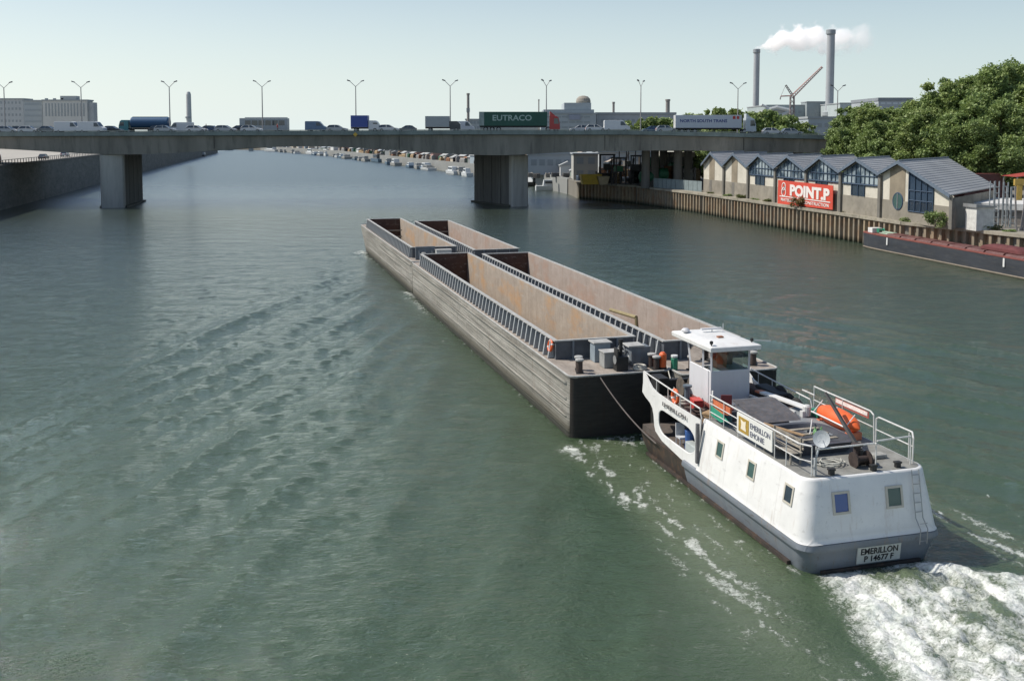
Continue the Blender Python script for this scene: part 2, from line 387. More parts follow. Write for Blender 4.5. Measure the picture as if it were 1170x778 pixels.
# streaks to starboard
c1 = 5.6+.02*(6-U); pr = np.exp(-((V-c1)/(.5+.04*np.maximum(9-U, 0)))**2)*sst(12-U, 0, 3)
foam = np.maximum(foam, pr*sst(st1*.6+st2*.4, .47, .62)*.85)
c2 = 8.2+.15*(6-U); pr2 = np.exp(-((V-c2)/.8)**2)*sst(8-U, 0, 4)
foam = np.maximum(foam, pr2*sst(st1*.6+st2*.4, .56, .68)*.5)
aer = np.maximum(aer, pr*.5)
# sparse patches drifting around the near wake
foam = np.maximum(foam, sst(V, -8.5, -6)*sst(-V, 2, 3)*sst(6-U, 0, 8)*sst(st1*.55+st2*.45, .63, .72)*.5)
# foam where the barges push the water (bow, joint)
for bu, bv, ru, rv, k in ((92.6, -5.5, 2.2, .9, 1.0), (59.2, -5.55, 2.6, .6, .9), (91, 2.8, 2, 3, .5), (88, -5.6, 5, .5, .5), (54, -5.6, 6, .35, .5)):
    g = np.exp(-((U-bu)/ru)**2-((V-bv)/rv)**2); foam = np.maximum(foam, k*g*sst(n2, .35, .55)); Z += .15*g
hullline = np.exp(-((V+5.2)/.16)**2)*sst(U-16, 0, 1)*sst(95-U, 0, 3)
foam = np.maximum(foam, hullline*sst(st2, .5, .65)*.35)
hl2 = np.exp(-((V+2.62)/.14)**2)*sst(U, -.2, .3)*sst(13-U, 0, 1)
foam = np.maximum(foam, hl2*sst(st2, .42, .6)*.5)
# no water inside the hulls
inside = (np.abs(V-.1) < 4.9) & (U > 16.6) & (U < 92)
Z[inside] = -.4; foam[inside] = 0
inp = (np.abs(V-.05) < 2.2) & (U > .5) & (U < 12.5); Z[inp] = -.3; foam[inp] = 0
me = bpy.data.meshes.new('river_water'); nv = nx*ny; nf = (nx-1)*(ny-1)
me.vertices.add(nv); me.vertices.foreach_set('co', np.stack([X, Y, Z], -1).reshape(-1).astype(np.float32))
I = (np.arange(ny-1)[:, None]*nx+np.arange(nx-1)[None, :]).reshape(-1)
q = np.stack([I, I+1, I+1+nx, I+nx], -1).reshape(-1).astype(np.int32)
me.loops.add(nf*4); me.loops.foreach_set('vertex_index', q)
me.polygons.add(nf); me.polygons.foreach_set('loop_start', np.arange(0, nf*4, 4, dtype=np.int32))
me.update(); me.validate(); me.shade_smooth()
for nm, arr in (('foam', foam), ('aer', aer)):
    at_ = me.attributes.new(nm, 'FLOAT', 'POINT'); at_.data.foreach_set('value', arr.reshape(-1).astype(np.float32))
m, nt, b = new_mat('river_water')
af = nd(nt, 'ShaderNodeAttribute', attribute_name='foam'); aa = nd(nt, 'ShaderNodeAttribute', attribute_name='aer')
big = noise(nt, .03, 3, .5, (1, 1, 1)); c = mixc(nt, ramp(nt, big, .35, .65), (.044, .076, .038), (.052, .084, .042))
tcy = nd(nt, 'ShaderNodeTexCoord'); sxy = nd(nt, 'ShaderNodeSeparateXYZ'); nt.links.new(tcy.outputs['Object'], sxy.inputs[0])
c = mixc(nt, ramp(nt, sxy.outputs[1], 45, 170), c, (.040, .056, .044))
c = mixc(nt, aa.outputs['Fac'], c, (.12, .155, .09))
fn = noise(nt, 5, 6, .75, dist=.6); fn2 = noise(nt, 14, 4, .7)
ad = nd(nt, 'ShaderNodeMath', operation='MULTIPLY_ADD'); nt.links.new(fn, ad.inputs[0]); ad.inputs[1].default_value = 2.2; ad.inputs[2].default_value = -1.1
ad2 = nd(nt, 'ShaderNodeMath', operation='MULTIPLY_ADD'); nt.links.new(fn2, ad2.inputs[0]); ad2.inputs[1].default_value = 1.3; nt.links.new(ad.outputs[0], ad2.inputs[2])
sm = nd(nt, 'ShaderNodeMath', operation='ADD'); nt.links.new(af.outputs['Fac'], sm.inputs[0]); nt.links.new(ad2.outputs[0], sm.inputs[1])
gate = ramp(nt, af.outputs['Fac'], .03, .25)
fm = nd(nt, 'ShaderNodeMath', operation='MULTIPLY'); nt.links.new(ramp(nt, sm.outputs[0], .88, 1.62), fm.inputs[0]); nt.links.new(gate, fm.inputs[1])
c = mixc(nt, fm.outputs[0], c, mixc(nt, ramp(nt, noise(nt, 2.2, 5, .7), .35, .62), (.62, .67, .60), (.80, .81, .78))); nt.links.new(c, b.inputs['Base Color'])
ro = nd(nt, 'ShaderNodeMapRange'); nt.links.new(fm.outputs[0], ro.inputs[0]); ro.inputs[3].default_value = 0; ro.inputs[4].default_value = .6
tcw = nd(nt, 'ShaderNodeTexCoord'); sxw = nd(nt, 'ShaderNodeSeparateXYZ'); nt.links.new(tcw.outputs['Object'], sxw.inputs[0])
rw_ = nd(nt, 'ShaderNodeMapRange'); nt.links.new(sxw.outputs[1], rw_.inputs[0]); rw_.inputs[1].default_value = 60; rw_.inputs[2].default_value = 300; rw_.inputs[3].default_value = .06; rw_.inputs[4].default_value = .30
ra_ = nd(nt, 'ShaderNodeMath', operation='ADD'); nt.links.new(ro.outputs[0], ra_.inputs[0]); nt.links.new(rw_.outputs[0], ra_.inputs[1]); nt.links.new(ra_.outputs[0], b.inputs['Roughness']); nt.links.new(ra_.outputs[0], b.inputs['Coat Roughness'])
b.inputs['IOR'].default_value = 1.333; b.inputs['Subsurface Weight'].default_value = .2; b.inputs['Subsurface Radius'].default_value = (1, 1, 1); b.inputs['Subsurface Scale'].default_value = 4.0; b.inputs['Coat Weight'].default_value = .7; b.inputs['Coat IOR'].default_value = 1.45
w1 = noise(nt, 1.9, 4, .62, (1, 1.8, 1)); w2 = noise(nt, 4.6, 4, .68, (1, 1.7, 1)); w3 = noise(nt, .22, 3, .5, (1, 1.6, 1))
b1 = nd(nt, 'ShaderNodeBump'); b1.inputs['Strength'].default_value = 1; b1.inputs['Distance'].default_value = .075; nt.links.new(w1, b1.inputs['Height'])
b2 = nd(nt, 'ShaderNodeBump'); b2.inputs['Strength'].default_value = 1; b2.inputs['Distance'].default_value = .065; nt.links.new(w2, b2.inputs['Height']); nt.links.new(b1.outputs[0], b2.inputs['Normal'])
b5 = nd(nt, 'ShaderNodeBump'); b5.inputs['Strength'].default_value = 1; b5.inputs['Distance'].default_value = .032; nt.links.new(noise(nt, 9, 3, .6, (1, 1.5, 1)), b5.inputs['Height']); nt.links.new(b2.outputs[0], b5.inputs['Normal']); b2 = b5
b3 = nd(nt, 'ShaderNodeBump'); b3.inputs['Strength'].default_value = 1; b3.inputs['Distance'].default_value = .35; nt.links.new(w3, b3.inputs['Height']); nt.links.new(b2.outputs[0], b3.inputs['Normal'])
b4 = nd(nt, 'ShaderNodeBump'); b4.inputs['Strength'].default_value = .7; b4.inputs['Distance'].default_value = .04; nt.links.new(fm.outputs[0], b4.inputs['Height']); nt.links.new(b3.outputs[0], b4.inputs['Normal'])
nt.links.new(b4.outputs[0], b.inputs['Normal']); nt.links.new(b4.outputs[0], b.inputs['Coat Normal'])
me.materials.append(m); wo = bpy.data.objects.new('river_water', me); COL.objects.link(wo); tag(wo, kind='structure')
# ================================================================== PUSHER BOAT (local x = starboard, y = ahead)
CG = 'barges lashed in the convoy'
def conv(u, v, z=0): return W(u, v, z)
pusher = empty('pusher_boat', O, A, 'white and grey pusher boat with its name plate on the stern, shoving the empty barges', 'pusher boat')
# lower hull
hb = MB(); hb.loft([ring(2.0, .9, 8.95, .5, .02, -.9), ring(2.42, .12, 8.95, .52, .02, 0), ring(2.56, .02, 8.95, .52, .02, .5), ring(2.64, -.04, 8.95, .50, .02, .95)])
smooth_by_angle(hb.build('hull', hullgrey, pusher))
hb = MB(); hb.loft([ring(2.0, 8.952, 12.4, .02, .5, -.9), ring(2.45, 8.952, 13.2, .02, .5, 0), ring(2.54, 8.952, 13.6, .02, .4, .5), ring(2.62, 8.952, 13.75, .02, .4, .95)])
smooth_by_angle(hb.build('bow_hull', hulldark, pusher))
rb = MB(); rb.loft([ring(2.70, -.10, 8.95, .5, .02, .80), ring(2.73, -.13, 8.95, .5, .02, .87), ring(2.70, -.10, 8.95, .5, .02, 1.03), ring(2.62, -.03, 8.95, .5, .02, 1.05)]); smooth_by_angle(rb.build('rubbing_strake', hullgrey, pusher))
bt = MB()
for s in (-1, 1):
    bt.box(min(s*2.46, s*2.60), max(s*2.46, s*2.60), 1.0, 12.9, .02, .14)
bt.box(-1.9, 1.9, .0, .12, .02, .12); bt.build('boot_rail', hulldark, pusher)
# white deckhouse with rounded stern corners leaning inward
ht = [(2.69, -.09, 1.055, .50), (2.665, -.04, 1.12, .50), (2.65, .0, 1.25, .5), (2.62, .05, 1.5, .5), (2.38, .33, 3.02, .48), (2.36, .36, 3.08, .48), (2.33, .40, 3.10, .46)]
dh = MB(); dh.loft([ring(hh, y0, 7.7, r, .02, z) for hh, y0, z, r in ht], cap0=True, cap1=True); dho = smooth_by_angle(dh.build('deckhouse', white, pusher), 40)
dk = MB(); dk.loft([ring(2.28, .46, 7.66, .44, .02, 3.102), ring(2.28, .46, 7.66, .44, .02, 3.112)]); dk.build('upper_deck', deckgrey, pusher)
def side_pt(s, y, z, off=.0):   # point on the slanting deckhouse side
    hh = 2.62-(z-1.5)*(.24/1.52); return Vector((s*(hh+off), y, z))
def stern_pt(x, z, off=.0):
    yy = .05+(z-1.5)*(.28/1.52); return Vector((x, yy-off, z))
def win_side(s, y, z, w_, h_, gm_):
    fr = MB()
    ex = Vector((0, -s, 0)) if s < 0 else Vector((0, s, 0)); ex = Vector((0, 1, 0)) if s > 0 else Vector((0, -1, 0))
    ey = (side_pt(s, y, z+.5)-side_pt(s, y, z-.5)).normalized(); Mx = frame(side_pt(s, y, z, .0), ex, ey)
    t = .07
    for x0, x1, y0, y1 in ((-w_/2, w_/2, h_/2-t, h_/2), (-w_/2, w_/2, -h_/2, -h_/2+t), (-w_/2, -w_/2+t, -h_/2+t, h_/2-t), (w_/2-t, w_/2, -h_/2+t, h_/2-t)): fr.box(x0, x1, y0, y1, -.02, .035, Mx)
    f = fr.build('window', beige, pusher); g = MB(); g.box(-w_/2+t, w_/2-t, -h_/2+t, h_/2-t, -.02, .012, Mx); g.build('pane', gm_, f)
def win_stern(x, z, w_, h_, gm_):
    fr = MB(); ey = (stern_pt(x, z+.5)-stern_pt(x, z-.5)).normalized(); Mx = frame(stern_pt(x, z), (1, 0, 0), ey); t = .08
    for x0, x1, y0, y1 in ((-w_/2, w_/2, h_/2-t, h_/2), (-w_/2, w_/2, -h_/2, -h_/2+t), (-w_/2, -w_/2+t, -h_/2+t, h_/2-t), (w_/2-t, w_/2, -h_/2+t, h_/2-t)): fr.box(x0, x1, y0, y1, -.02, .04, Mx)
    f = fr.build('window', beige, pusher); g = MB(); g.box(-w_/2+t, w_/2-t, -h_/2+t, h_/2-t, -.02, .012, Mx); g.build('pane', gm_, f)
for s in (-1, 1):
    for y in (6.05, 3.65, 1.15): win_side(s, y, 2.36, .56, .66, glassg if y > 3 else glass)
win_stern(-1.12, 2.28, .66, .74, glassb); win_stern(.92, 2.28, .66, .74, glassg)
# stern name plate
pl = MB(); Mx = frame(Vector((.22, .0, .52)), (1, 0, 0), (0, -.12, 1)); pl.box(-.83, .83, -.30, .30, .0, .05, Mx)
plo = pl.build('name_plate', mat('plate_white', (.55, .56, .52), .5, .1, 4), pusher)
ink = mat('lettering_black', (.015, .015, .02), .5, .1)
Mt = Mx @ Matrix.Translation((0, .125, .055)); text('lettering', 'EMERILLON', 1.42, .22, Mt, ink, plo, .012)
Mt = Mx @ Matrix.Translation((0, -.14, .055)); text('lettering', 'P 14677 F', 1.12, .21, Mt, ink, plo, .012)
# stern ladder
lad = MB()
def lp(x, z): 
    q_ = stern_pt(x, max(z, 1.3)); return (x, q_.y-.10-(.22 if z < 1.3 else 0), z)
for x in (1.62, 1.90): lad.path([lp(x, 3.12), lp(x, 1.55), (x, -.30, 1.25), (x, -.27, .75)], .018)
for i in range(8):
    z = .85+i*.3; a_ = lp(1.62, z); b_ = lp(1.90, z)
    if z < 1.5: a_ = (1.62, -.27, z); b_ = (1.90, -.27, z)
    lad.tube(a_, b_, .014)
lad.build('ladder', steel, pusher)
# forward bulwark plates with the long rounded opening
outer = [(7.66, .97), (7.66, 3.08), (8.5, 3.06), (10.5, 3.06), (11.8, 3.10), (12.4, 3.2), (12.75, 3.38), (13.15, 3.62), (13.42, 3.68), (13.40, 3.2), (13.46, 2.75), (13.1, 2.60), (12.6, 2.48), (12.3, 2.3), (12.14, 2.0), (12.05, 1.6), (11.9, 1.38), (11.2, 1.15), (9.3, .97)]
hole = []
for cx, cy, rx, ry, a0, a1 in ((8.75, 1.85, .72, .45, 180, 270), (10.9, 1.95, .75, .52, 270, 360), (11.1, 2.2, .55, .32, 0, 90), (8.9, 2.05, .87, .45, 90, 180)):
    for i in range(7):
        t = R(a0+(a1-a0)*i/6); hole.append((cx+rx*math.cos(t), cy+ry*math.sin(t)))
for s in (-1, 1):
    # plate plane: x-axis = ahead, leaning like the deckhouse wall
    Mx = frame(Vector((s*2.58, 0, 0)), (0, 1, 0), (-s*.02, 0, 1)); 
    bo = curve_mesh('bulwark', [outer, hole], .06, Mx, white, pusher)
    rl = MB(); rim = [Vector(Mx @ Vector((a_, b_, 0))) for a_, b_ in hole]
    for i in range(len(rim)): rl.tube(rim[i], rim[(i+1) % len(rim)], .035, 5)
    rl.build('opening_rim', white, bo)
    x_ = s*2.50
    rr = MB(); rr.path([(x_, 13.40, 3.70), (x_, 12.8, 3.66), (x_, 10, 3.56), (x_, 7.75, 3.50), (x_, 7.6, 3.12)], .033)
    for y in (12.0, 10.8, 9.6, 8.6): rr.tube((x_, y, 3.08), (x_, y, 3.60 if y > 10 else 3.53), .022)
    rr.build('handrail', railw, pusher)
Mt = frame(Vector((-2.625, 9.95, 2.83)), (0, -1, 0), (.02, 0, 1)); text('lettering', 'EMERILLON', 2.3, .17, Mt, mat('lettering_faded', (.14, .13, .13), .6, .3, 9), pusher, .0)
# raised strip for the dark paint/exhaust streak where deckhouse and bulwark meet
fs = MB(); fs.box(-2.80, -2.69, 7.52, 7.66, 1.35, 2.95, Matrix.Translation((.06, 0, 0))); fs.build('dark_streak', mat('streak_grey', (.12, .12, .13), .6, .3, 6), pusher)
# covered fore deck and its roof deck
fd = MB(); fd.box(-2.52, 2.52, 7.68, 12.5, 2.62, 2.76); fd.build('fore_deck', deckdark, pusher)
md = MB(); md.box(-2.5, 2.5, 7.71, 13.5, .955, 1.24); md.build('main_deck', deckdark, pusher)
cs = MB(); cs.box(-1.35, 1.35, 8.6, 12.0, 1.242, 2.618); cs.build('casing', mat('casing_dark', (.09, .10, .12), .7, .3), pusher)
kn = MB()
for x in (-1.5, 1.5): kn.box(x-.25, x+.25, 13.4, 14.35, -.4, 3.3)
kn.box(-1.6, 1.6, 13.45, 13.75, 1.2, 3.2); kn.build('pushing_knee', black, pusher, .03)
# wheelhouse
wh = MB(); wh.box(-.92, .92, 9.95, 12.05, 2.762, 4.28); who = wh.build('wheelhouse', white_d, pusher, .03)
sk = MB(); sk.box(-.98, .98, 9.89, 12.11, 2.765, 2.95); sk.build('skirting', mat('dull_red', (.22, .07, .06), .6, .3), who, .01)
for x, y in ((-.88, 9.99), (.88, 9.99), (-.88, 12.0), (.88, 12.0), (-.88, 10.75)): MB().tube((x, y, 4.27), (x*1.02, y+(.25 if y > 11 else 0), 5.12), .055, 4).build('corner_post', white_d, who)
gl = MB()
for a_, b_, c_, d_ in (((-.84, 9.985, 4.29), (.84, 9.985, 4.29), (.84, 9.985, 5.12), (-.84, 9.985, 5.12)),): gl.quad(a_, b_, c_, d_)
gl.quad((-.89, 10.03, 4.29), (-.89, 11.97, 4.29), (-.905, 12.2, 5.12), (-.905, 10.03, 5.12)); gl.quad((.89, 10.03, 4.29), (.89, 11.97, 4.29), (.905, 12.2, 5.12), (.905, 10.03, 5.12)); gl.quad((-.84, 12.02, 4.29), (.84, 12.02, 4.29), (.84, 12.25, 5.12), (-.84, 12.25, 5.12))
mg, ntg, bgx = new_mat('wheelhouse_glass')
trn = nd(ntg, 'ShaderNodeBsdfTransparent'); trn.inputs[0].default_value = (.45, .55, .55, 1); gls = nd(ntg, 'ShaderNodeBsdfGlossy'); gls.inputs['Roughness'].default_value = .03
fr_ = nd(ntg, 'ShaderNodeFresnel'); fr_.inputs[0].default_value = 1.5; ms = nd(ntg, 'ShaderNodeMixShader'); ntg.links.new(fr_.outputs[0], ms.inputs[0]); ntg.links.new(trn.outputs[0], ms.inputs[1]); ntg.links.new(gls.outputs[0], ms.inputs[2])
ntg.links.new(ms.outputs[0], ntg.nodes['Material Output'].inputs['Surface'])
gl.build('window', mg, who)
ins = MB(); ins.box(-.45, .05, 10.4, 10.8, 4.282, 4.62); ins.box(-.45, .05, 10.36, 10.44, 4.4, 4.95); ins.build('helm_seat', orangef, who, .03)
ins = MB(); ins.box(-.8, .8, 11.5, 11.95, 4.282, 4.5); ins.box(.35, .6, 10.9, 11.2, 4.282, 4.75); ins.build('console', mat('console', (.12, .10, .08), .6, .3), who, .02)
dr = MB(); dr.box(-.945, -.921, 10.15, 10.72, 2.96, 4.27); dr.build('door', white_d, who, .01)
rf = MB()
def roofring(z, d): return [(-1.14+d, 9.55+d, z), (1.20-d, 9.55+d, z), (1.12-d, 13.3-d, z), (-1.2+d, 13.3-d, z)]
rf.loft([roofring(5.12, .0), roofring(5.30, -.02), roofring(5.335, .06), roofring(5.40, .5)]); rf.build('roof', white, who, .02)
for x, y in ((-1.0, 9.8), (.95, 9.9)): rt = MB(); rt.tube((x, y, 5.33), (x, y, 5.42), .03); rt.lathe([(.03, -.07), (.075, -.05), (.075, .05), (.03, .07)], (x, y, 5.47), 10); rt.build('navigation_light', black, who)
rt = MB(); rt.tube((-.9, 12.5, 5.3), (-.9, 12.5, 5.42), .05); rt.lathe([(.16, 0), (.2, .06), (.12, .14), (.02, .16)], (-.9, 12.5, 5.42), 12); rt.build('radar', white_d, who)
rt = MB().tube((.9, 12.4, 5.3), (.9, 12.4, 5.7), .015); rt.tube((.3, 12.3, 5.37), (.3, 12.3, 5.52), .02); rt.build('whip_antenna', white_d, who); MB().tube((1.0, 9.85, 5.45), (1.75, 9.7, 5.42), .015).build('whip_antenna', white_d, who); rt = MB().box(-.25, .75, 12.2, 12.35, 5.5, 5.56).tube((.3, 12.3, 5.3), (.3, 12.3, 5.52), .02)
rt.build('antenna', white_d, who)
rt = MB(); rt.box(-.1, .15, 10.9, 11.1, 5.41, 5.46); rt.build('roof_hatch', mat('rust_small', (.3, .13, .07), .8), who)
who.scale.z = 1.07; who.location.z = -2.762*.07
# aft superstructure clutter built into the boat
en = MB(); en.prism([(5.55, 3.115), (8.35, 3.115), (8.35, 3.60), (7.9, 3.66), (6.3, 3.46), (5.75, 3.32)], -1.15, .95); en.build('engine_casing', mat('casing_grey', (.12, .135, .16), .6, .35, 2, dirt=.6, dirtcol=(.2, .13, .08)), pusher, .03)
en = MB(); en.prism([(5.72, 3.325), (6.28, 3.47), (7.88, 3.67), (7.86, 3.71), (6.26, 3.51), (5.70, 3.36)], -1.0, .8); en.build('casing_hatch', mat('hatch_brown', (.10, .10, .11), .8, .4, 3, dirt=.5, dirtcol=(.20, .14, .10)), pusher)
en = MB(); en.box(.25, 1.95, 3.7, 7.4, 3.114, 3.36); en.build('raised_deck', mat('raised_deck', (.23, .25, .27), .7, .3, 1.5, dirt=.4, dirtcol=(.36, .33, .28)), pusher, .03)
# companion skylight (dark, rounded forward)
en = MB(); en.loft([[(x*.9+(-.25), y, 3.114) for x, y in plan(1.35, 2.55, 4.95, .5, .9)], [(x-.25, y, 3.5) for x, y in plan(1.4, 2.4, 5.1, .5, 1.0)], [(x*.85-.25, y*.85+.55, 3.5) for x, y in plan(1.4, 2.4, 5.1, .5, 1.0)], [(x*.8-.25, y*.8+.7, 3.28) for x, y in plan(1.4, 2.4, 5.1, .5, 1.0)]])
dgy = empty('work_dinghy', pusher.matrix_basis @ Vector((0, 0, 0)), 0); bpy.data.objects.remove(dgy)
def on_boat(name, label, cat, group=None): return empty(name, O, A, label, cat, group)
dgy = on_boat('work_dinghy', 'dark grey open dinghy full of gear lying on the aft deck of the pusher boat', 'dinghy')
smooth_by_angle(en.build('hull', mat('dinghy_grey', (.07, .075, .09), .6, .3), dgy))
tw = MB()
for y in (3.1, 3.7, 4.3): tw.box(-1.2, .7, y, y+.18, 3.42, 3.46)
tw.build('thwart', mat('grey_wood', (.30, .27, .22), .8, .4, 5), dgy)
random.seed(3)
for i, (x, y) in enumerate(((-.1, 3.3), (.12, 3.35), (-.02, 3.5), (.25, 3.5))):
    o = MB().lathe([(.055, 0), (.06, .2), (.02, .28), (.02, .34)], (x, y, 3.44), 8).build('bottle', mat('bottle_green', (.25, .5, .2), .3), None)
    tag(o, 'pale green bottle standing upright in the grey dinghy on the aft deck', 'bottle', 'green bottles in the dinghy'); o.matrix_world = Matrix.Translation(O) @ Matrix.Rotation(A, 4, 'Z')
def boat_obj(mb, name, m, label, cat, group=None, bevel=0, smooth=False):
    o = mb.build(name, m, None, bevel, smooth); o.location = O; o.rotation_euler = (0, 0, A); return tag(o, label, cat, group)
# bundles of timber and tube lying about
for (x, y, yaw, L_, mm, nm, lb) in ((-.9, 4.2, 20, 1.9, mat('timber', (.36, .24, .13), .8, .4, 5), 'timber_plank', 'brown timber plank lying across the grey dinghy on the aft deck'), (.2, 4.1, -35, 1.6, railw, 'metal_tube', 'pale metal tube lying across the dinghy amidships'),
                            (-1.9, 2.6, 3, 1.8, mat('teak', (.33, .30, .25), .8, .4, 5), 'wooden_bench', 'slatted wooden bench by the port railing behind the name board')):
    mb = MB(); Mx = Matrix.Translation((x, y, 3.55 if nm != 'wooden_bench' else 3.114)) @ Matrix.Rotation(R(yaw), 4, 'Z')
    if nm == 'wooden_bench':
        for k in range(4): mb.box(-.2+k*.11, -.11+k*.11, -L_/2, L_/2, .40, .43, Mx)
        for k in range(3): mb.box(.24, .27, -L_/2, L_/2, .5+k*.13, .58+k*.13, Mx)
        for yy in (-.8, .8): mb.box(-.2, -.15, yy, yy+.05, 0, .40, Mx); mb.box(.2, .25, yy, yy+.05, 0, .9, Mx)
    elif nm == 'timber_plank': mb.box(-.08, .08, -L_/2, L_/2, 0, .04, Mx)
    else: mb.tube(Mx @ Vector((0, -L_/2, 0)), Mx @ Vector((0, L_/2, .1)), .025)
    boat_obj(mb, nm, mm, lb, nm.split('_')[1])
# railings
def rail(pts, z0, zt, mids, posts, name='railing', ptr=.022, rr_=.03):
    mb = MB(); top = [(x, y, zt) for x, y in pts]; mb.path(top, rr_)
    for mz in mids: mb.path([(x, y, mz) for x, y in pts], .02)
    for x, y in posts: mb.tube((x, y, z0), (x, y, zt), ptr)
    o = mb.build(name, railw, pusher); return o
z0, zt = 3.11, 4.12
rail([(-2.22, 7.45), (-2.22, 5.15)], z0, zt, (3.44, 3.78), ((-2.22, 7.45), (-2.22, 6.3), (-2.22, 5.15)))
rail([(-2.22, 2.55), (-2.22, 1.0), (-1.98, .62)], z0, zt, (3.6,), ((-2.22, 2.55), (-2.22, 1.8), (-1.98, .62), (-1.85, .58)))
rail([(-2.22, 5.15), (-2.22, 2.55)], z0, zt, (), ((-2.22, 3.85),))
rail([(-1.85, .58), (.15, .62), (.45, .62), (.45, .55)], z0, 4.02, (), ((-1.85, .58), (.45, .58)))
rail([(.5, .6), (1.95, .75)], z0, 4.1, (), ((1.95, .75), (2.15, 1.1)))
mb = MB(); mb.path([(2.2, 7.9, 3.9), (2.2, 7.0, 3.9)], .03); mb.path([(2.2, 7.05, 4.25), (2.2, 3.35, 4.25), (2.2, 3.15, 4.15), (2.2, 3.1, 3.11)], .03); mb.path([(2.2, 7.05, 3.7), (2.2, 3.2, 3.7)], .02)
for y in (7.05, 5.1): mb.tube((2.2, y, 3.11), (2.2, y, 4.25), .022)
mb.build('railing', railw, pusher)
mb = MB(); mb.path([(2.2, 3.0, 3.11), (2.2, 3.0, 4.05), (2.2, 2.85, 4.15), (2.2, 1.0, 4.15), (2.08, .78, 4.0), (2.08, .8, 3.12)], .03); mb.path([(2.2, 3.0, 3.66), (2.2, .9, 3.66)], .022); mb.build('railing', railw, pusher)
# short landing rails inside the break of the deck
mb = MB(); mb.path([(-1.6, 8.5, 2.77), (-1.6, 8.5, 3.95), (-1.65, 8.35, 4.0), (-2.1, 7.5, 4.0), (-2.22, 7.3, 3.9)], .03); mb.tube((-2.05, 7.6, 2.77), (-2.05, 7.6, 4.0), .02); mb.build('railing', railw, pusher)
# name board on the port railing
bd = MB(); bd.box(-2.30, -2.25, 2.6, 5.12, 3.32, 4.08); bdo = bd.build('name_board', mat('board_white', (.72, .72, .68), .45, .05), pusher)
emb = MB(); emb.box(-2.312, -2.301, 4.22, 4.98, 3.42, 3.98); emb.build('emblem', mat('emblem_gold', (.42, .27, .05), .5, .3, 6), bdo)
emb = MB(); emb.prism([(4.40, 3.52), (4.80, 3.54), (4.76, 3.72), (4.82, 3.90), (4.60, 3.84), (4.42, 3.90), (4.45, 3.7)], -2.318, -2.313); emb.build('emblem', mat('emblem_cream', (.78, .70, .55), .5, .1), bdo)
inkg = mat('lettering_grey', (.14, .15, .20), .6, .3, 9)
Mt = frame(Vector((-2.305, 3.42, 3.84)), (0, -1, 0), (0, 0, 1)); text('lettering', 'EMERILLON', 1.4, .20, Mt, inkg, bdo)
Mt = frame(Vector((-2.305, 3.62, 3.54)), (0, -1, 0), (0, 0, 1)); text('lettering', 'EMONIE', 1.0, .20, Mt, inkg, bdo)
# deck fittings that belong to the boat
for x, y in ((-1.25, .58), (.35, .55), (1.35, .62)):
    mb = MB().box(x-.09, x+.09, y-.07, y+.07, 3.112, 3.30); mb.box(x-.12, x+.12, y-.09, y+.09, 3.26, 3.32); mb.build('fairlead', black, pusher, .01)
mb = MB().box(.0, .9, 1.15, 1.25, 3.114, 3.24).lathe([(.12, 0), (.12, .6), (.2, .62), (.2, .68), (.1, .7)], (.25, 1.35, 3.114), 10); q_ = Vector((1, 0, 0)).to_track_quat('Z', 'Y')
mb.lathe([(.28, -.3), (.28, -.25), (.12, -.24), (.12, .24), (.28, .25), (.28, .3)], (.2, 1.05, 3.35), 14, q_); mb.build('stern_winch', mat('winch_dark', (.05, .035, .03), .7, .5, 6), pusher)
mb = MB().tube((.55, 1.6, 3.114), (.55, 1.6, 3.5), .12, 10); mb.tube((.55, 1.6, 3.45), (.95, 4.35, 4.75), .10, 6, .07); mb.tube((.55, 1.6, 3.2), (.75, 2.9, 4.1), .03); mb.build('derrick', mat('derrick_black', (.035, .035, .035), .6, .3), pusher)
mb = MB().tube((-1.82, .66, 3.6), (-1.6, .72, 4.22), .035); mb.tube((-1.82, .66, 3.11), (-1.82, .66, 3.7), .06)
qd = Vector((-.75, -.62, .25)).to_track_quat('Z', 'Y'); mb.lathe([(.02, -.05), (.2, -.02), (.29, .04), (.27, .03), (.16, -.01), (.01, -.03)], (-1.62, .62, 4.35), 20, qd); mb.tube(Vector((-1.62, .62, 4.35)), Vector((-1.62, .62, 4.35))+qd @ Vector((0, -.12, .35)), .012)
mb.build('satellite_dish', mat('dish_grey', (.42, .45, .47), .5, .15), pusher, smooth=False)
# stuff piled before the wheelhouse: fenders, ropes, winch
mb = MB(); 
mb.lathe([(.42, -.3), (.42, -.24), (.16, -.22), (.16, .22), (.42, .24), (.42, .3)], (-1.0, 12.15, 3.2), 16, q_); mb.box(-1.5, -.5, 11.9, 12.4, 2.77, 2.9); mb.build('bow_winch', mat('winch_brown', (.12, .10, .08), .7, .5, 6), pusher)
mb = MB(); mb.lathe([(.13, 0), (.13, .75), (.2, .77), (.2, .85)], (-1.55, 10.9, 2.765), 10); mb.build('bollard', mat('bollard_bluegrey', (.10, .13, .16), .6), pusher)
mb = MB().box(-.15, .15, 12.4, 12.7, 2.77, 3.9).tube((0, 12.5, 3.9), (0, 12.5, 4.4), .04); mb.build('mast_foot', bluegrey, pusher, .02)
random.seed(5)
cols = [(.04, .04, .045), (.10, .07, .05), (.03, .10, .08), (.16, .16, .16), (.14, .05, .04)]
for i in range(9):
    x = -1.4+i*.33; y = 8.75+.45*math.sin(i*2.1); hgt = .28+.3*random.random()
    mb = MB().lathe([(.10, 0), (.14, .05), (.13, hgt), (.06, hgt+.06)], (x, y, 2.765), 10)
    boat_obj(mb, 'canister', mat('canister_%d' % (i % 5), cols[i % 5], .6, .3, 5), ('black', 'brown', 'dark green', 'grey', 'dull red')[i % 5]+(' canister in the row close behind the wheelhouse' if True else ''), 'canister', 'canisters behind the wheelhouse' )
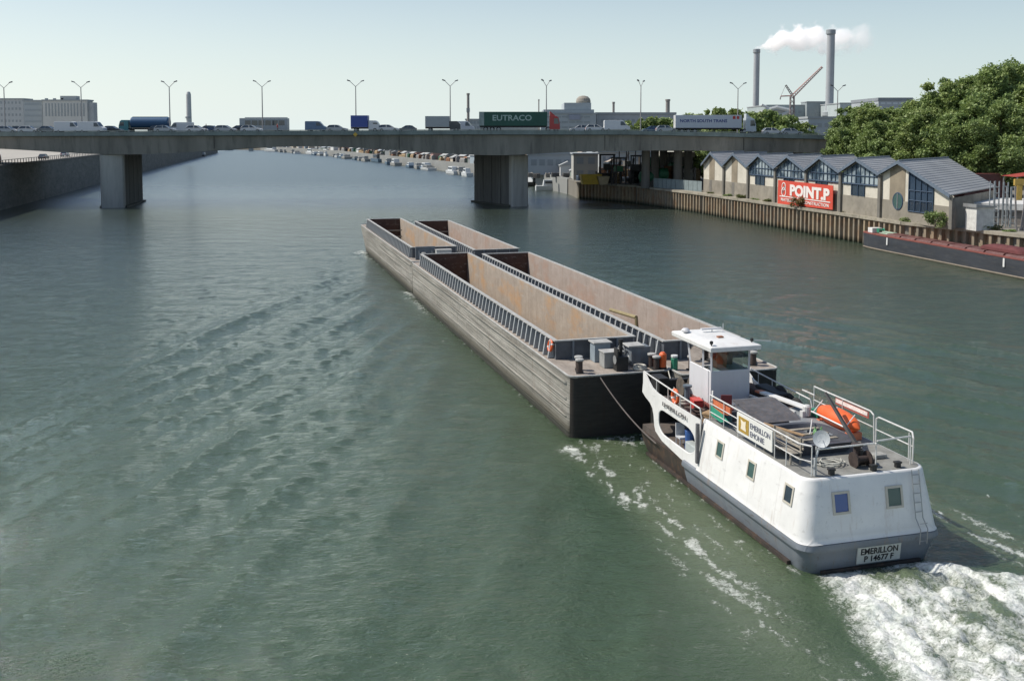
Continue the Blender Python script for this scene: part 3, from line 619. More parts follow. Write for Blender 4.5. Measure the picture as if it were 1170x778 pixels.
for k_, (nm, u_, v_, mb, m_, lb_) in enumerate((
    ('rope_coil', 11.0, -1.7, MB().torus((0, 0, .07), .26, .07).torus((0, 0, .19), .22, .06), mat('rope_pale', (.5, .48, .42), .9, .3, 8), 'pale coil of rope on the port fore deck beside the blue bollard'),
    ('rope_coil', 9.3, -1.8, MB().torus((0, 0, .07), .30, .07).torus((0, 0, .19), .25, .06), mat('rope_brown', (.09, .06, .05), .95, .6, 7), 'dark coil of rope on the port fore deck near the canisters'),
    ('tool_box', 10.2, -1.45, MB().box(-.3, .3, -.2, .2, 0, .35).box(-.31, .31, -.21, .21, .36, .42), red, 'red tool box on the port fore deck left of the wheelhouse'),
    ('wooden_crate', 8.2, -1.7, MB().box(-.35, .35, -.25, .25, 0, .4).box(-.37, .37, -.27, .27, .30, .38), mat('timber', (.36, .24, .13), .8, .4, 5), 'small wooden crate on the port side just aft of the canisters'),
    ('plastic_chair', 7.4, -1.5, MB().box(-.22, .22, -.22, .22, .4, .44).box(-.22, .22, -.24, -.2, .4, .9).tube((-.2, -.2, 0), (-.2, -.2, .4), .02).tube((.2, -.2, 0), (.2, -.2, .4), .02).tube((-.2, .2, 0), (-.2, .2, .4), .02).tube((.2, .2, 0), (.2, .2, .4), .02), mat('chair_maroon', (.20, .04, .04), .5), 'maroon plastic chair beside the wheelhouse canisters'),
    ('fuel_can', 7.9, 1.3, MB().box(-.2, .2, -.13, .13, 0, .45).tube((-.1, 0, .45), (.1, 0, .5), .03), bluep, 'blue fuel can right of the engine casing'))):
    o = mb.build(nm, m_, None, .01); o.location = W(u_, v_, 3.115 if u_ < 7.66 else 2.765); o.rotation_euler = (0, 0, A+k_*.7); tag(o, lb_, nm.split('_')[1] if nm != 'rope_coil' else 'rope')
# black fenders and tyre gear on the starboard side
for k, (y, z) in enumerate(((9.9, 3.15), (9.2, 3.0), (8.6, 2.95))):
    mb = MB(); mb.torus((2.45, y, z), .30, .14, Vector((1, 0, .3)).to_track_quat('Z', 'Y')); boat_obj(mb, 'tyre_fender', rubber, 'black tyre fender hung along the starboard side by the wheelhouse', 'tyre', 'tyre fenders on the starboard side')
mb = MB().box(1.9, 2.5, 10.2, 12.6, 2.765, 3.05).box(1.7, 2.3, 8.0, 9.8, 2.765, 3.0); boat_obj(mb, 'rope_heap', mat('rope_brown', (.09, .06, .05), .95, .6, 7), 'heap of dark ropes and nets on the starboard fore deck', 'rope', bevel=.08)
mb = MB().box(1.75, 2.35, 9.1, 11.0, 3.25, 3.42); boat_obj(mb, 'folded_tarpaulin', black, 'black folded tarpaulin roll beside the wheelhouse on the starboard rail', 'tarpaulin', bevel=.06)
# white plank-like gangway with red end
gw = on_boat('gangway', 'long white gangway lying aft of the wheelhouse on the starboard side', 'gangway')
Mx = Matrix.Translation((1.35, 7.9, 3.55)) @ Matrix.Rotation(R(-4), 4, 'X')
MB().box(-.16, .16, -1.7, 1.7, -.06, .03, Mx).build('plank', white, gw, .01)
MB().box(-.16, .16, 1.72, 2.1, -.06, .03, Mx).build('tip', orangef, gw, .01)
MB().box(-.5, -.42, -1.6, 2.0, -.2, -.12, Mx).box(-.62, -.56, -1.6, 2.0, -.35, -.28, Mx).build('side_rail', railw, gw)
mb = MB().lathe([(.1, 0), (.16, .05), (.16, .4), (.1, .46)], (1.25, 6.05, 3.37), 12).box(1.0, 1.18, 5.95, 6.15, 3.37, 3.6); boat_obj(mb, 'gas_bottle', mat('bottle_white', (.6, .6, .58), .5), 'white gas bottle under the aft end of the white gangway', 'gas bottle')
mb = MB().box(1.5, 1.9, 5.7, 6.3, 3.37, 3.62); boat_obj(mb, 'storage_box', green, 'small dark green box beside the white gas bottle', 'box', bevel=.02)
# cloth on the port railing
mb = MB().prism([(7.35, 3.98), (5.9, 4.0), (5.9, 3.70), (6.4, 3.62), (7.3, 3.55)], -2.17, -2.10); boat_obj(mb, 'orange_canvas', mat('canvas_orange', (.55, .15, .06), .8, .25, 5), 'orange canvas hung inside the port railing near the deck break', 'canvas')
mb = MB().prism([(7.5, 3.7), (6.5, 3.6), (6.0, 3.45), (6.6, 3.25), (7.4, 3.3)], -2.20, -2.175); boat_obj(mb, 'green_canvas', mat('canvas_green', (.03, .28, .18), .8, .25, 5), 'green canvas hung below the orange one on the port railing', 'canvas')
mb = MB().lathe([(.16, 0), (.2, .3), (.12, .4)], (-1.8, 6.8, 3.114), 10); boat_obj(mb, 'bucket', mat('bucket_teal', (.03, .12, .13), .5), 'dark teal bucket on deck below the green canvas', 'bucket')
# lifeboat on the starboard quarter
lb = on_boat('lifeboat', 'bright orange covered lifeboat lashed against the starboard railing', 'lifeboat')
rings = []
for i in range(9):
    t = i/8; y = 3.3+2.75*t; k = math.sin(math.pi*min(max(t, .0), 1))**.45 if 0 < t < 1 else .05
    rg = []
    for j in range(14):
        a_ = 2*math.pi*j/14; cx_ = math.cos(a_); cz = math.sin(a_); rg.append((1.72+.42*k*cx_*(1 if cz > 0 else .8), y, 3.62+(.42*k*cz if cz > 0 else .36*k*cz)))
    rings.append(rg)
smooth_by_angle(MB().loft(rings).build('hull', orange, lb), 60)
mb = MB()
for j in (3.6, 4.7, 5.7): mb.tube((1.30, j, 3.62), (1.72, j, 4.07), .02); 
mb.path([(1.29, 3.6, 3.64), (1.26, 4.7, 3.66), (1.29, 5.8, 3.64)], .03); mb.build('grab_line', white, lb)
MB().box(1.4, 2.0, 3.55, 3.75, 3.12, 3.4).build('cradle', orangef, lb); MB().box(1.4, 2.0, 5.4, 5.6, 3.12, 3.4).build('cradle', orangef, lb)
bn = MB().box(2.225, 2.25, 3.5, 5.6, 3.92, 4.16); bno = boat_obj(bn, 'railing_banner', mat('banner_red', (.45, .12, .09), .6, .2, 3), 'red banner with a white strip tied to the starboard railing behind the lifeboat', 'banner')
MB().box(2.20, 2.222, 3.55, 5.55, 4.0, 4.14).build('white_strip', mat('strip_white', (.75, .72, .68), .6, .3, 9), bno)
# hoses and cables on the aft deck
mb = MB(); pts = []
for i in range(60):
    t = i/59*math.pi*6; pts.append((-.7+.42*math.cos(t)+.1*math.sin(t*1.7), 1.5+.3*math.sin(t)+.1*math.cos(t*2.3), 3.135+.002*i))
mb.path(pts, .022, 5); boat_obj(mb, 'coiled_hose', mat('hose_grey', (.45, .45, .4), .6, .3), 'pale hose coiled loosely on the aft deck', 'hose')
mb = MB().box(1.1, 1.6, 1.5, 1.9, 3.114, 3.26).box(.9, 1.3, 2.1, 2.5, 3.114, 3.2); boat_obj(mb, 'canvas_sack', mat('sack_grey', (.32, .32, .30), .9, .4, 8), 'grey canvas sack lying by the foot of the derrick', 'sack', bevel=.06)
mb = MB().box(-1.6, -.9, 7.0, 7.5, 3.114, 3.5); boat_obj(mb, 'deck_locker', mat('locker_dark', (.07, .07, .08), .6, .3), 'dark deck locker at the forward end of the aft deck', 'locker', bevel=.03)
# things seen through the side opening
mb = MB().lathe([(.24, 0), (.27, .05), (.25, .4), (.27, .8), (.24, .85)], (-2.0, 9.55, 1.245), 14); boat_obj(mb, 'plastic_drum', bluep, 'blue plastic drum seen through the port side opening', 'drum', smooth=False)
mb = MB().box(-2.3, -1.9, 10.4, 10.45, 1.6, 2.15).box(-2.3, -1.9, 10.0, 10.45, 1.55, 1.62)
for x in (-2.28, -1.95):
    for y in (10.02, 10.4): mb.tube((x, y, 1.242), (x, y, 1.58), .02)
boat_obj(mb, 'deck_chair', mat('chair_white', (.6, .62, .65), .5), 'white deck chair seen through the port side opening', 'chair')
mb = MB().box(-2.45, -2.1, 8.2, 9.2, 1.242, 1.75); boat_obj(mb, 'fish_box', mat('box_pale', (.42, .46, .46), .6), 'pale grey box at the aft end of the port side opening', 'box', bevel=.03)
# lifebuoys
def buoy(c, nrm, label, base=None):
    e = empty('lifebuoy', c, 0, label, 'lifebuoy', 'orange lifebuoys'); q2 = Vector(nrm).to_track_quat('Z', 'Y')
    smooth_by_angle(MB().torus((0, 0, 0), .27, .075, q2, 20, 8).build('ring', orange, e), 60)
    mb = MB()
    for k in range(4):
        a_ = k*math.pi/2+.4; p_ = q2 @ Vector((.27*math.cos(a_), .27*math.sin(a_), 0)); tq = q2 @ Vector((-math.sin(a_), math.cos(a_), 0)); mb.tube(p_-tq*.04, p_+tq*.04, .08, 8)
    mb.build('band', white, e); return e
buoy(W(10.4, -2.35, 3.3), (math.cos(A)*-1, -math.sin(A), 0), 'orange lifebuoy hung inside the port bow rail of the pusher boat')

# ================================================================== BARGES
def bollard_pair(loc, rz, label, capm=None, group='twin bollards on the barges'):
    e = empty('twin_bollard', loc, rz, label, 'bollard', group)
    MB().box(-.5, .5, -.17, .17, 0, .05).build('base', black, e)
    for x in (-.3, .3):
        p_ = MB().lathe([(.15, .05), (.15, .55), (.17, .56), (.17, .60)], (x, 0, 0), 14).build('post', mat('bollard_brown', (.05, .035, .03), .6, .4, 6), e)
        MB().lathe([(.20, .60), (.21, .62), (.21, .68), (.17, .70)], (x, 0, 0), 14).build('cap', coamtop, p_)
    return e
def make_barge(x0, x1, u0, u1, ha, hf, label, rake=0, ribs=True, wall=holdrust):
    Bx = (x0+x1)/2; w2 = (x1-x0)/2; L_ = u1-u0; e = empty('barge', W(u0, Bx, 0), A, label, 'barge', CG)
    a, f = ha-u0, hf-u0; zd, zc = 2.95, 3.92; hi = w2-.56
    mb = MB(); mb.loft([ring(w2-.35, .9, L_-rake-.8, .5, .5, -1.2), ring(w2-.02, .05, L_-rake, .42, .45+rake*.08, 0), ring(w2, 0, L_-rake*.65, .42, .45+rake*.1, 1), ring(w2, -.02, L_-rake*.1, .40, .45+rake*.12, 2.4), ring(w2, -.02, L_, .38, .45+rake*.12, zd)], cap1=False)
    ho = mb.build('hull', bargehull, e); ho.data.materials.append(transom)
    for p_ in ho.data.polygons:
        if p_.normal.y < -.55: p_.material_index = 1
    smooth_by_angle(ho, 30)
    for z, t in ((2.62, .10), (1.85, .07), (1.0, .06)):
        mb = MB(); mb.loft([ring(w2+t, .35, L_-max(rake, .4)-.2, .3, .3, z-.07), ring(w2+t+.02, .35, L_-max(rake, .4)-.2, .3, .3, z), ring(w2+t, .35, L_-max(rake, .4)-.2, .3, .3, z+.07)], False, False); mb.build('rubbing_strake', bargehull, e)
    outer = plan(w2, -.02, L_, .38, .45+rake*.12)
    Mx = Matrix.Translation((0, 0, zd-.02)); curve_mesh('deck', [outer, [(-hi, a), (hi, a), (hi, f), (-hi, f)]], .06, Mx, bargedeck, e)
    # gunwale edge
    mb = MB(); pr = [(x, y, zd+.03) for x, y in outer]
    for i in range(len(pr)): mb.tube(pr[i], pr[(i+1) % len(pr)], .05, 5)
    mb.build('gunwale', coamtop, e)
    t = .07
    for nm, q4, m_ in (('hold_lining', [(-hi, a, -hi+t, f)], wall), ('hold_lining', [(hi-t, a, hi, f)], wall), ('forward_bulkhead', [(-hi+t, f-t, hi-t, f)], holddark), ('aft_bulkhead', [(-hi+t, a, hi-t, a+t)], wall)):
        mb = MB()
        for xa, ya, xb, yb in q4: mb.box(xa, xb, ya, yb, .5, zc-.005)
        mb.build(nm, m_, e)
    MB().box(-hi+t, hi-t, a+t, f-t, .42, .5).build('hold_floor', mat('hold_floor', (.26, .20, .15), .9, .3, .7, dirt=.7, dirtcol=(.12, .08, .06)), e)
    # coaming outside faces + top rail
    k = .06
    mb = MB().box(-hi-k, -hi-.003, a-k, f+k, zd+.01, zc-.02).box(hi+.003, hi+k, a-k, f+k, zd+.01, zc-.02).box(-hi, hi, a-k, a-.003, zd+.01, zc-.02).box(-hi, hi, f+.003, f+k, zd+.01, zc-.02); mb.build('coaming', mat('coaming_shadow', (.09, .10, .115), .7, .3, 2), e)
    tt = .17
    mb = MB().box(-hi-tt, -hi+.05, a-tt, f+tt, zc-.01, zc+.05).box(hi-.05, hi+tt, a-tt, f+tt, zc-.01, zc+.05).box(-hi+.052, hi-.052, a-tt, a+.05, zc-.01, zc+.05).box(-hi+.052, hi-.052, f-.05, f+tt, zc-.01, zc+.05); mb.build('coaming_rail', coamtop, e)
    if ribs:
        n = int((f-a)/.82); n = min(n, 47); st = (f-a-.8)/(n-1)
        proto = MB().prism([(-.34, zd+.03), (-.04, zd+.03), (-.04, zc-.02), (-.16, zc-.02)], -.055, .055, 'x')
        mesh = None
        for s in (-1, 1):
            for i in range(n):
                y = a+.4+i*st
                if mesh is None:
                    mb = MB().prism([(0, zd+.03), (.30, zd+.03), (.15, zc-.02), (0, zc-.02)], -.07, .07, 'y'); o = mb.build('coaming_rib', ribcol, e); mesh = o.data
                else: o = bpy.data.objects.new('coaming_rib', mesh); COL.objects.link(o); o.parent = e
                o.location = (s*(hi+k), y, 0); o.rotation_euler = (0, 0, 0 if s > 0 else math.pi)
    # stiffeners on the aft bulkhead's outside
    for x in (-1.2, 0, 1.2): MB().box(x-.05, x+.05, a-k-.10, a-k-.002, zd+.01, zc-.02).build('stiffener', bluegrey, e)
    return e
GL = 'rear left barge with sandy rust-stained hold, its black transom facing the camera'
b1 = make_barge(-5.15, .07, 16.0, 59.6, 19.75, 57.4, GL, 0)
b2 = make_barge(.12, 5.30, 14.9, 58.2, 18.2, 56.2, 'rear right barge with pinkish hold, half hidden behind the wheelhouse', 0, wall=holdpink)
b3 = make_barge(-5.05, .07, 59.95, 98.8, 62.9, 94.7, 'front left barge leading the convoy with orange rust on its hold wall', 5.5)
b4 = make_barge(.12, 5.20, 58.4, 94.6, 59.5, 90.2, 'front right barge with a brown hold, ahead of the pinkish one', 4.5, wall=holdpink)
ZD = 2.965
for (u, v, rz, lb_) in ((17.0, -4.35, 75, 'twin bollard at the port aft corner of the rear left barge'), (16.6, -.6, 90, 'dark twin bollard at the inner aft corner of the rear left barge'), (16.0, 1.35, 20, 'twin bollard on the rear right barge just left of the wheelhouse'), (16.2, 4.6, 60, 'twin bollard at the starboard aft corner of the rear right barge'),
                        (58.6, -4.2, 90, 'twin bollard at the forward end of the rear left barge'), (61.3, -3.8, 90, 'twin bollard at the aft end of the front left barge'), (96.6, -1.6, 20, 'dark twin bollard upright on the bow of the leading barge'), (92.6, 2.2, 20, 'twin bollard on the bow of the front right barge'), (97.0, -4.2, 80, 'twin bollard at the port bow of the leading barge'), (57.0, 2.5, 10, 'twin bollard at the forward end of the rear right barge')):
    bollard_pair(W(u, v, ZD), A+R(rz), lb_)
# deck lockers
def barge_item(name, u, v, mb_m_list, label, cat, group=None, rz=0):
    e = empty(name, W(u, v, ZD), A+R(rz), label, cat, group)
    for nm, mb, m_, bv in mb_m_list: mb.build(nm, m_, e, bv)
    return e
barge_item('deck_locker', 18.9, -2.55, [('body', MB().box(-.42, .42, -.35, .35, 0, .95), mat('locker_blue', (.25, .30, .34), .6, .2), .02), ('lid', MB().box(-.5, .5, -.42, .42, .95, 1.02), coamtop, .01)], 'pale blue locker with a flat lid against the aft bulkhead of the rear left barge', 'locker')
barge_item('deck_locker', 17.6, -2.45, [('body', MB().box(-.5, .5, -.35, .35, 0, .75), mat('locker_grey', (.30, .31, .30), .6, .25), .02), ('lid', MB().box(-.54, .54, -.4, .4, .75, .8), coamtop, .01)], 'squat grey locker beside the black capstan on the rear left barge', 'locker')
barge_item('capstan', 16.75, -2.3, [('frame', MB().box(-.3, .3, -.25, .25, 0, .7).box(-.26, -.18, -.25, .25, .7, 1.1), black, .02), ('post', MB().lathe([(.09, 0), (.09, 1.35), (.13, 1.36), (.13, 1.5)], (.05, .1, 0), 10), black, 0), ('drum', MB().lathe([(.22, -.35), (.14, -.3), (.14, .3), (.22, .35)], (0, -.1, .55), 14, Vector((1, 0, 0)).to_track_quat('Z', 'Y')), steel, 0)], 'black capstan with a tall post at the edge of the rear left transom', 'capstan')
barge_item('hand_winch', 18.0, -1.75, [('drum', MB().torus((0, 0, .65), .28, .035, Vector((1, .3, 0)).to_track_quat('Z', 'Y')).tube((-.3, 0, .65), (.3, 0, .65), .05), steel, 0), ('frame', MB().tube((-.3, -.2, 0), (-.3, 0, .65), .04).tube((-.3, .2, 0), (-.3, 0, .65), .04).tube((.3, -.2, 0), (.3, 0, .65), .04).tube((.3, .2, 0), (.3, 0, .65), .04), mat('winch_blue', (.2, .28, .36), .5), 0)], 'pale blue hand winch with a spoked wheel on the rear left barge', 'winch')
barge_item('deck_locker', 17.7, -1.0, [('body', MB().box(-.5, .5, -.4, .4, 0, .95), bluegrey, .02), ('lid', MB().box(-.66, .2, -.45, .45, .95, 1.03), coamtop, .01)], 'dark blue cabinet with a pale overhanging top on the rear left barge', 'cabinet')
barge_item('rope_coil', 16.6, -1.35, [('coil', MB().torus((0, 0, .07), .3, .07).torus((0, 0, .18), .26, .06), mat('rope_pale', (.5, .48, .42), .9, .3, 8), 0)], 'pale coil of rope by the edge of the rear left transom', 'rope')
barge_item('mooring_float', 16.35, -.25, [('body', MB().lathe([(.14, 0), (.18, .1), (.18, .75), (.1, .85)], (0, 0, 0), 12), orange, 0), ('base', MB().lathe([(.2, 0), (.2, .12)], (0, 0, 0), 12), black, 0)], 'bright orange float standing between the two rear barges', 'float')
barge_item('gas_bottle', 16.1, .25, [('body', MB().lathe([(.16, 0), (.17, .1), (.17, .55), (.08, .68)], (0, 0, 0), 12), green, 0), ('cap', MB().lathe([(.1, .6), (.17, .63), (.17, .72)], (0, 0, 0), 10), white, 0)], 'green bottle with a white cap beside the orange float', 'gas bottle')
buoy(W(20.2, -4.78, 3.6), (-math.cos(A), -math.sin(A), .2), 'orange lifebuoy on the port coaming at the aft end of the rear left barge')
barge_item('deck_locker', 60.9, -2.0, [('body', MB().box(-.7, .7, -.35, .35, 0, .9), mat('locker_white', (.5, .52, .5), .6, .2), .02), ('lid', MB().box(-.74, .74, -.39, .39, .9, .95), coamtop, .01)], 'whitish locker between the front and rear left barges', 'locker')
barge_item('hatch_cover', 61.4, -3.6, [('panel', MB().box(-.9, .9, -.1, .1, 0, 1.2), bluegrey, .02), ('brace', MB().tube((-.6, -.1, 1.0), (-.6, -.7, 0), .04).tube((.6, -.1, 1.0), (.6, -.7, 0), .04), bluegrey, 0)], 'blue grey panel standing across the aft deck of the front left barge', 'panel')
# bent steel pipe in the right hold
bp = MB().tube((0, 0, 2.7), (0, -3.2, 2.75), .12, 8).tube((0, -3.2, 2.75), (.1, -3.5, .1), .10, 8); o = bp.build('bent_pipe', mat('pipe_khaki', (.30, .25, .13), .7, .3)); o.location = W(31.2, 2.8, .5); o.rotation_euler = (0, 0, A+R(8)); tag(o, 'khaki bent pipe leaning inside the hold of the rear right barge', 'pipe')
# mooring wire from the barge transom down to the pusher
def rope(p, q, sag, name, m_, r, label, cat):
    mb = MB(); n = 14; pts = [p.lerp(q, i/n)-Vector((0, 0, sag*4*(i/n)*(1-i/n))) for i in range(n+1)]; mb.path(pts, r, 5); tag(mb.build(name, m_), label, cat)
rope(W(16.1, -3.7, 3.0), W(11.5, -2.72, .95), .25, 'mooring_wire', mat('wire', (.14, .12, .11), .6), .03, 'steel mooring wire from the barge transom down to the pusher boat', 'wire')
rope(W(15.8, -.2, 3.0), W(12.9, -1.2, 2.9), .1, 'mooring_rope', mat('rope_pale', (.5, .48, .42)), .03, 'short pale rope between barge and pusher bow', 'rope')
# ================================================================== BRIDGE
def lerpk(kn, x):
    for (a, va), (b_, vb) in zip(kn, kn[1:]):
        if x <= b_:
            t = max(0, (x-a)/(b_-a)); t = t*t*(3-2*t) if SM else t; return va+(vb-va)*t
    return kn[-1][1]
KT = [(-170, 14.6), (-99, 14.98), (-8, 15.33), (25, 15.28), (60, 14.45), (140, 12.6), (200, 11.5)]
KB = [(-170, 11.0), (-140, 10.5), (-106, 11.7), (-76, 10.45), (-40, 12.05), (-2.5, 10.3), (14, 11.0), (30, 11.25), (62, 10.75), (140, 9.2), (200, 8.5)]
def zt_(x):
    global SM; SM = False; return lerpk(KT, x)
def zb_(x):
    global SM; SM = True; return lerpk(KB, x)
bridge = empty('road_bridge', (0, 190, 0), 0, 'long grey concrete motorway bridge crossing the whole river on two wide piers', 'bridge')
Y0, Y1 = 0.0, 32.0
BX = [-170+3*i for i in range(118)]
def strip(prof):   # prof: function x -> ring of (y,z)
    mb = MB(); mb.loft([[(x, y, z) for y, z in prof(x)] for x in BX]); return mb
strip(lambda x: [(.55, zt_(x)-1.05), (.9, zb_(x)), (12.5, zb_(x)), (12.5, zt_(x)-.9), (19.5, zt_(x)-.9), (19.5, zb_(x)), (Y1-.9, zb_(x)), (Y1-.55, zt_(x)-1.05)]).build('girder', concrete, bridge)
strip(lambda x: [(0.02, zt_(x)-.95), (Y1-.02, zt_(x)-.95), (Y1-.02, zt_(x)-.42), (.02, zt_(x)-.42)]).build('road_slab', concrete, bridge)
fas = mat('parapet_green_grey', (.20, .24, .22), .7, .25, .4, dirt=.5, dirtcol=(.10, .11, .10), stretch=(1, 1, .3))
strip(lambda x: [(-.18, zt_(x)-.98), (0.02, zt_(x)-.98), (.06, zt_(x)-.18), (-.12, zt_(x)-.18)]).build('parapet', fas, bridge)
strip(lambda x: [(Y1-.04, zt_(x)-.98), (Y1+.18, zt_(x)-.98), (Y1+.14, zt_(x)-.18), (Y1-.04, zt_(x)-.18)]).build('parapet', fas, bridge)
strip(lambda x: [(.08, zt_(x)-.415), (Y1-.08, zt_(x)-.415), (Y1-.08, zt_(x)-.40), (.08, zt_(x)-.40)]).build('carriageway', asphalt, bridge)
for yy in (-.03, Y1+.03):
    mb = MB()
    for a, b_ in zip(BX, BX[1:]):
        mb.tube((a, yy, zt_(a)), (b_, yy, zt_(b_)), .05, 5)
        mb.tube((a, yy, zt_(a)-.2), (a, yy, zt_(a)), .03, 5)
    mb.build('guard_rail', fas, bridge)
# joint lines on the girder face
for x in (-130, -100, -58, -22, 18, 45, 75): MB().box(x-.05, x+.05, .52, .6, zb_(x)+.3, zt_(x)-1.1).build('expansion_joint', mat('joint_dark', (.06, .06, .055), .9), bridge)
def pier(cx, cy, dir_, L_, w_, zt0, name='pier'):
    d = Vector((dir_[0], dir_[1], 0)).normalized(); n = Vector((-d.y, d.x, 0))   # n points left of d
    c = Vector((cx, cy-190, 0)); mb = MB(); ring_ = []
    # footprint, w_ wide along x, with vertical grooves along the long faces
    hw = w_/2; pts = []
    k = 4; seg = L_/k; g = .35
    for i in range(k):
        a0, a1 = i*seg, (i+1)*seg
        pts += [c+d*a0-n*hw, c+d*(a1-g)-n*hw] + ([c+d*(a1-g)-n*(hw-.3), c+d*a1-n*(hw-.3)] if i < k-1 else [c+d*a1-n*hw])
    back = [c+d*L_+n*hw]
    for i in reversed(range(k)):
        a0, a1 = i*seg, (i+1)*seg
        if i < k-1: back += [c+d*a1+n*(hw-.3), c+d*(a1-g)+n*(hw-.3), c+d*(a1-g)+n*hw]
        back += [c+d*a0+n*hw]
    rg = pts+back
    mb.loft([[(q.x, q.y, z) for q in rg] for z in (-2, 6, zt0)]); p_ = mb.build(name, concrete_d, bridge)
    MB().loft([[(q.x+(q.x-cx)*0, q.y, z) for q in [c-d*.6-n*(hw+.5), c+d*(L_+.6)-n*(hw+.5), c+d*(L_+.6)+n*(hw+.5), c-d*.6+n*(hw+.5)]] for z in (-2, .35)]).build('footing', mat('wet_concrete', (.07, .07, .055), .7, .4, .6), p_)
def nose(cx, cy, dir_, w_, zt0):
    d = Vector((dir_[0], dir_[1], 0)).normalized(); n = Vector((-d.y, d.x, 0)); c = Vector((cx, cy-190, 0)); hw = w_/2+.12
    MB().loft([[(q.x, q.y, z) for q in (c-d*1.3-n*(hw-.25), c-d*1.3+n*(hw-.25), c-d*1.0+n*hw, c-d*.005+n*hw, c-d*.005-n*hw, c-d*1.0-n*hw)] for z in (-2, zt0)]).build('pier_nose', mat('nose_concrete_lit', (.42, .41, .375), .9, .2, .5, dirt=.5, dirtcol=(.2, .195, .17), stretch=(1.5, 1.5, .15)), bridge)  # added block: paler concrete plus open-sky light put into its colour
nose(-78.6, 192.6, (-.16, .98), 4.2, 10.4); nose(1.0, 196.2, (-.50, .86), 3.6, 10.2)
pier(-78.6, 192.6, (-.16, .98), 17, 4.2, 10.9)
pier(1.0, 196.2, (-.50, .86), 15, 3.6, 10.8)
for x, y in ((27, 198), (33.5, 198), (30, 206), (37, 206), (33, 214), (58, 200), (62, 212), (-128, 196), (-132, 212)):
    MB().lathe([(.9, 3.5), (.85, 6), (.85, zb_(x)+.2)], (x, y-190, 0), 16).build('column', concrete_d, bridge)
# small orange-yellow marker plate on the fascia
mb = MB(); mb.prism([(.0, -.45), (.45, 0), (0, .45), (-.45, 0)], -.05, 0, 'y', Matrix.Translation((-30.4, -.16, zt_(-30)-.9)) ); mb.build('navigation_marker', mat('marker_yellow', (.6, .38, .05), .5), bridge)

# lamps
lamp = empty('street_lamp', (0, 0, 0), 0, 'x', 'street lamp', 'double-armed street lamps along the bridge')
MB().tube((0, 0, -.4), (0, 0, 9.6), .14, 8, .09).build('pole', lampm, lamp)
for s in (-1, 1):
    a_ = MB().tube((0, 0, 9.5), (s*1.25, 0, 10.6), .06, 6).build('arm', lampm, lamp)
    MB().loft([[(s*1.15, -.12, 10.52), (s*1.15, .12, 10.52), (s*1.15, .12, 10.70), (s*1.15, -.12, 10.70)], [(s*1.8, -.17, 10.68), (s*1.8, .17, 10.68), (s*1.8, .12, 10.92), (s*1.8, -.12, 10.92)]]).build('lamp_head', mat('lamp_head', (.10, .10, .11), .5), a_)
LP = [(4, 'farthest left, at the picture edge above the distant flats'), (92, 'above the pale long building at the left'), (193, 'just right of the blue tanker lorry'), (299, 'standing before the long pale bus'), (406, 'directly above the blue box lorry'), (514, 'at the right end of the grey container lorry'), (624, 'above the red cab of the green curtain lorry'), (732, 'above the low green trees in mid bridge'), (843, 'above the white articulated lorry, left of the near smokestack'), (957, 'showing at the right of the taller smokestack'), (1070, 'rising out of the tall trees at the right')]
for i, (px, lb) in enumerate(LP):
    x = atY(px, 100, 206).x*1.010; L_ = (x, 206, zt_(x)-.4)
    o = lamp if i == 0 else dup(lamp, L_); o.location = L_; o.rotation_euler = (0, 0, R((0, 10, -12, 18, 25, 30, 55, 60, 10, 15, 0)[i])); o['label'] = 'double-armed street lamp on the bridge, '+lb

# ------------------------------------------------------------------ vehicles
paint = {}
def vp(n, c):
    k = 'paint_'+n
    return mat(k, c, .35, .05, 1)
tyre = rubber
def wheel(parent, x, y, r=.33, w_=.22):
    q2 = Vector((0, 1, 0)).to_track_quat('Z', 'Y')
    a = MB().lathe([(r*.6, -w_/2), (r, -w_/2+.03), (r, w_/2-.03), (r*.6, w_/2)], (x, y, r), 14, q2).build('wheel', tyre, parent)
    MB().lathe([(r*.58, -w_/2-.005), (r*.2, -w_/2-.015), (r*.2, w_/2+.015), (r*.58, w_/2+.005)], (x, y, r), 10, q2).build('rim', steel, a)
def car(label, pc, hatch=True):
    e = empty('car', (0, 0, 0), 0, label, 'car')
    prof = [(-2.1, .32), (-2.12, .75), (-1.98, .93), (-1.2, .97), (.75, .95), (1.75, .80), (2.08, .62), (2.12, .34)]
    mb = MB(); mb.loft([[(x, -.80, z) for x, z in prof], [(x, -.86, z*.98) for x, z in prof], [(x, .86, z*.98) for x, z in prof], [(x, .80, z) for x, z in prof]]); b_ = mb.build('body', pc, e, .03)
    r0 = -2.0 if hatch else -1.75; top = [(-1.5 if hatch else -1.1, 1.40), (-.7, 1.46), (.1, 1.43)]
    gp = [(r0, .92)]+top+[(.95, .93)]
    def y_(z): return .80-(z-.92)*.36
    mb = MB(); mb.loft([[(x, s*(y_(z)), z) for x, z in gp] for s in (-1, 1)]); mb.build('window', glass, e)
    mb = MB(); mb.loft([[(x, s*(y_(z)+.01), z+.015) for x, z in top] + [(x, s*(y_(z)), z-.06) for x, z in reversed(top)] for s in (-1, 1)])
    for s in (-1, 1):
        for (xa, za), (xb, zb) in (((r0, .93), top[0]), ((-.35, .93), (-.4, 1.44)), ((.97, .93), top[2])):
            mb.tube((xa, s*y_(.93), za), (xb, s*y_(zb), zb), .045, 5)
    mb.build('roof', pc, e)
    for x in (-1.3, 1.32):
        for y in (-.74, .74): wheel(e, x, y)
    for y in (-.6, .6): MB().box(2.03, 2.11, y-.16, y+.16, .58, .70).build('headlight', mat('lamp_clear', (.6, .6, .6), .2), e); MB().box(-2.14, -2.08, y-.14, y+.14, .65, .85).build('tail_light', red, e)
    return e
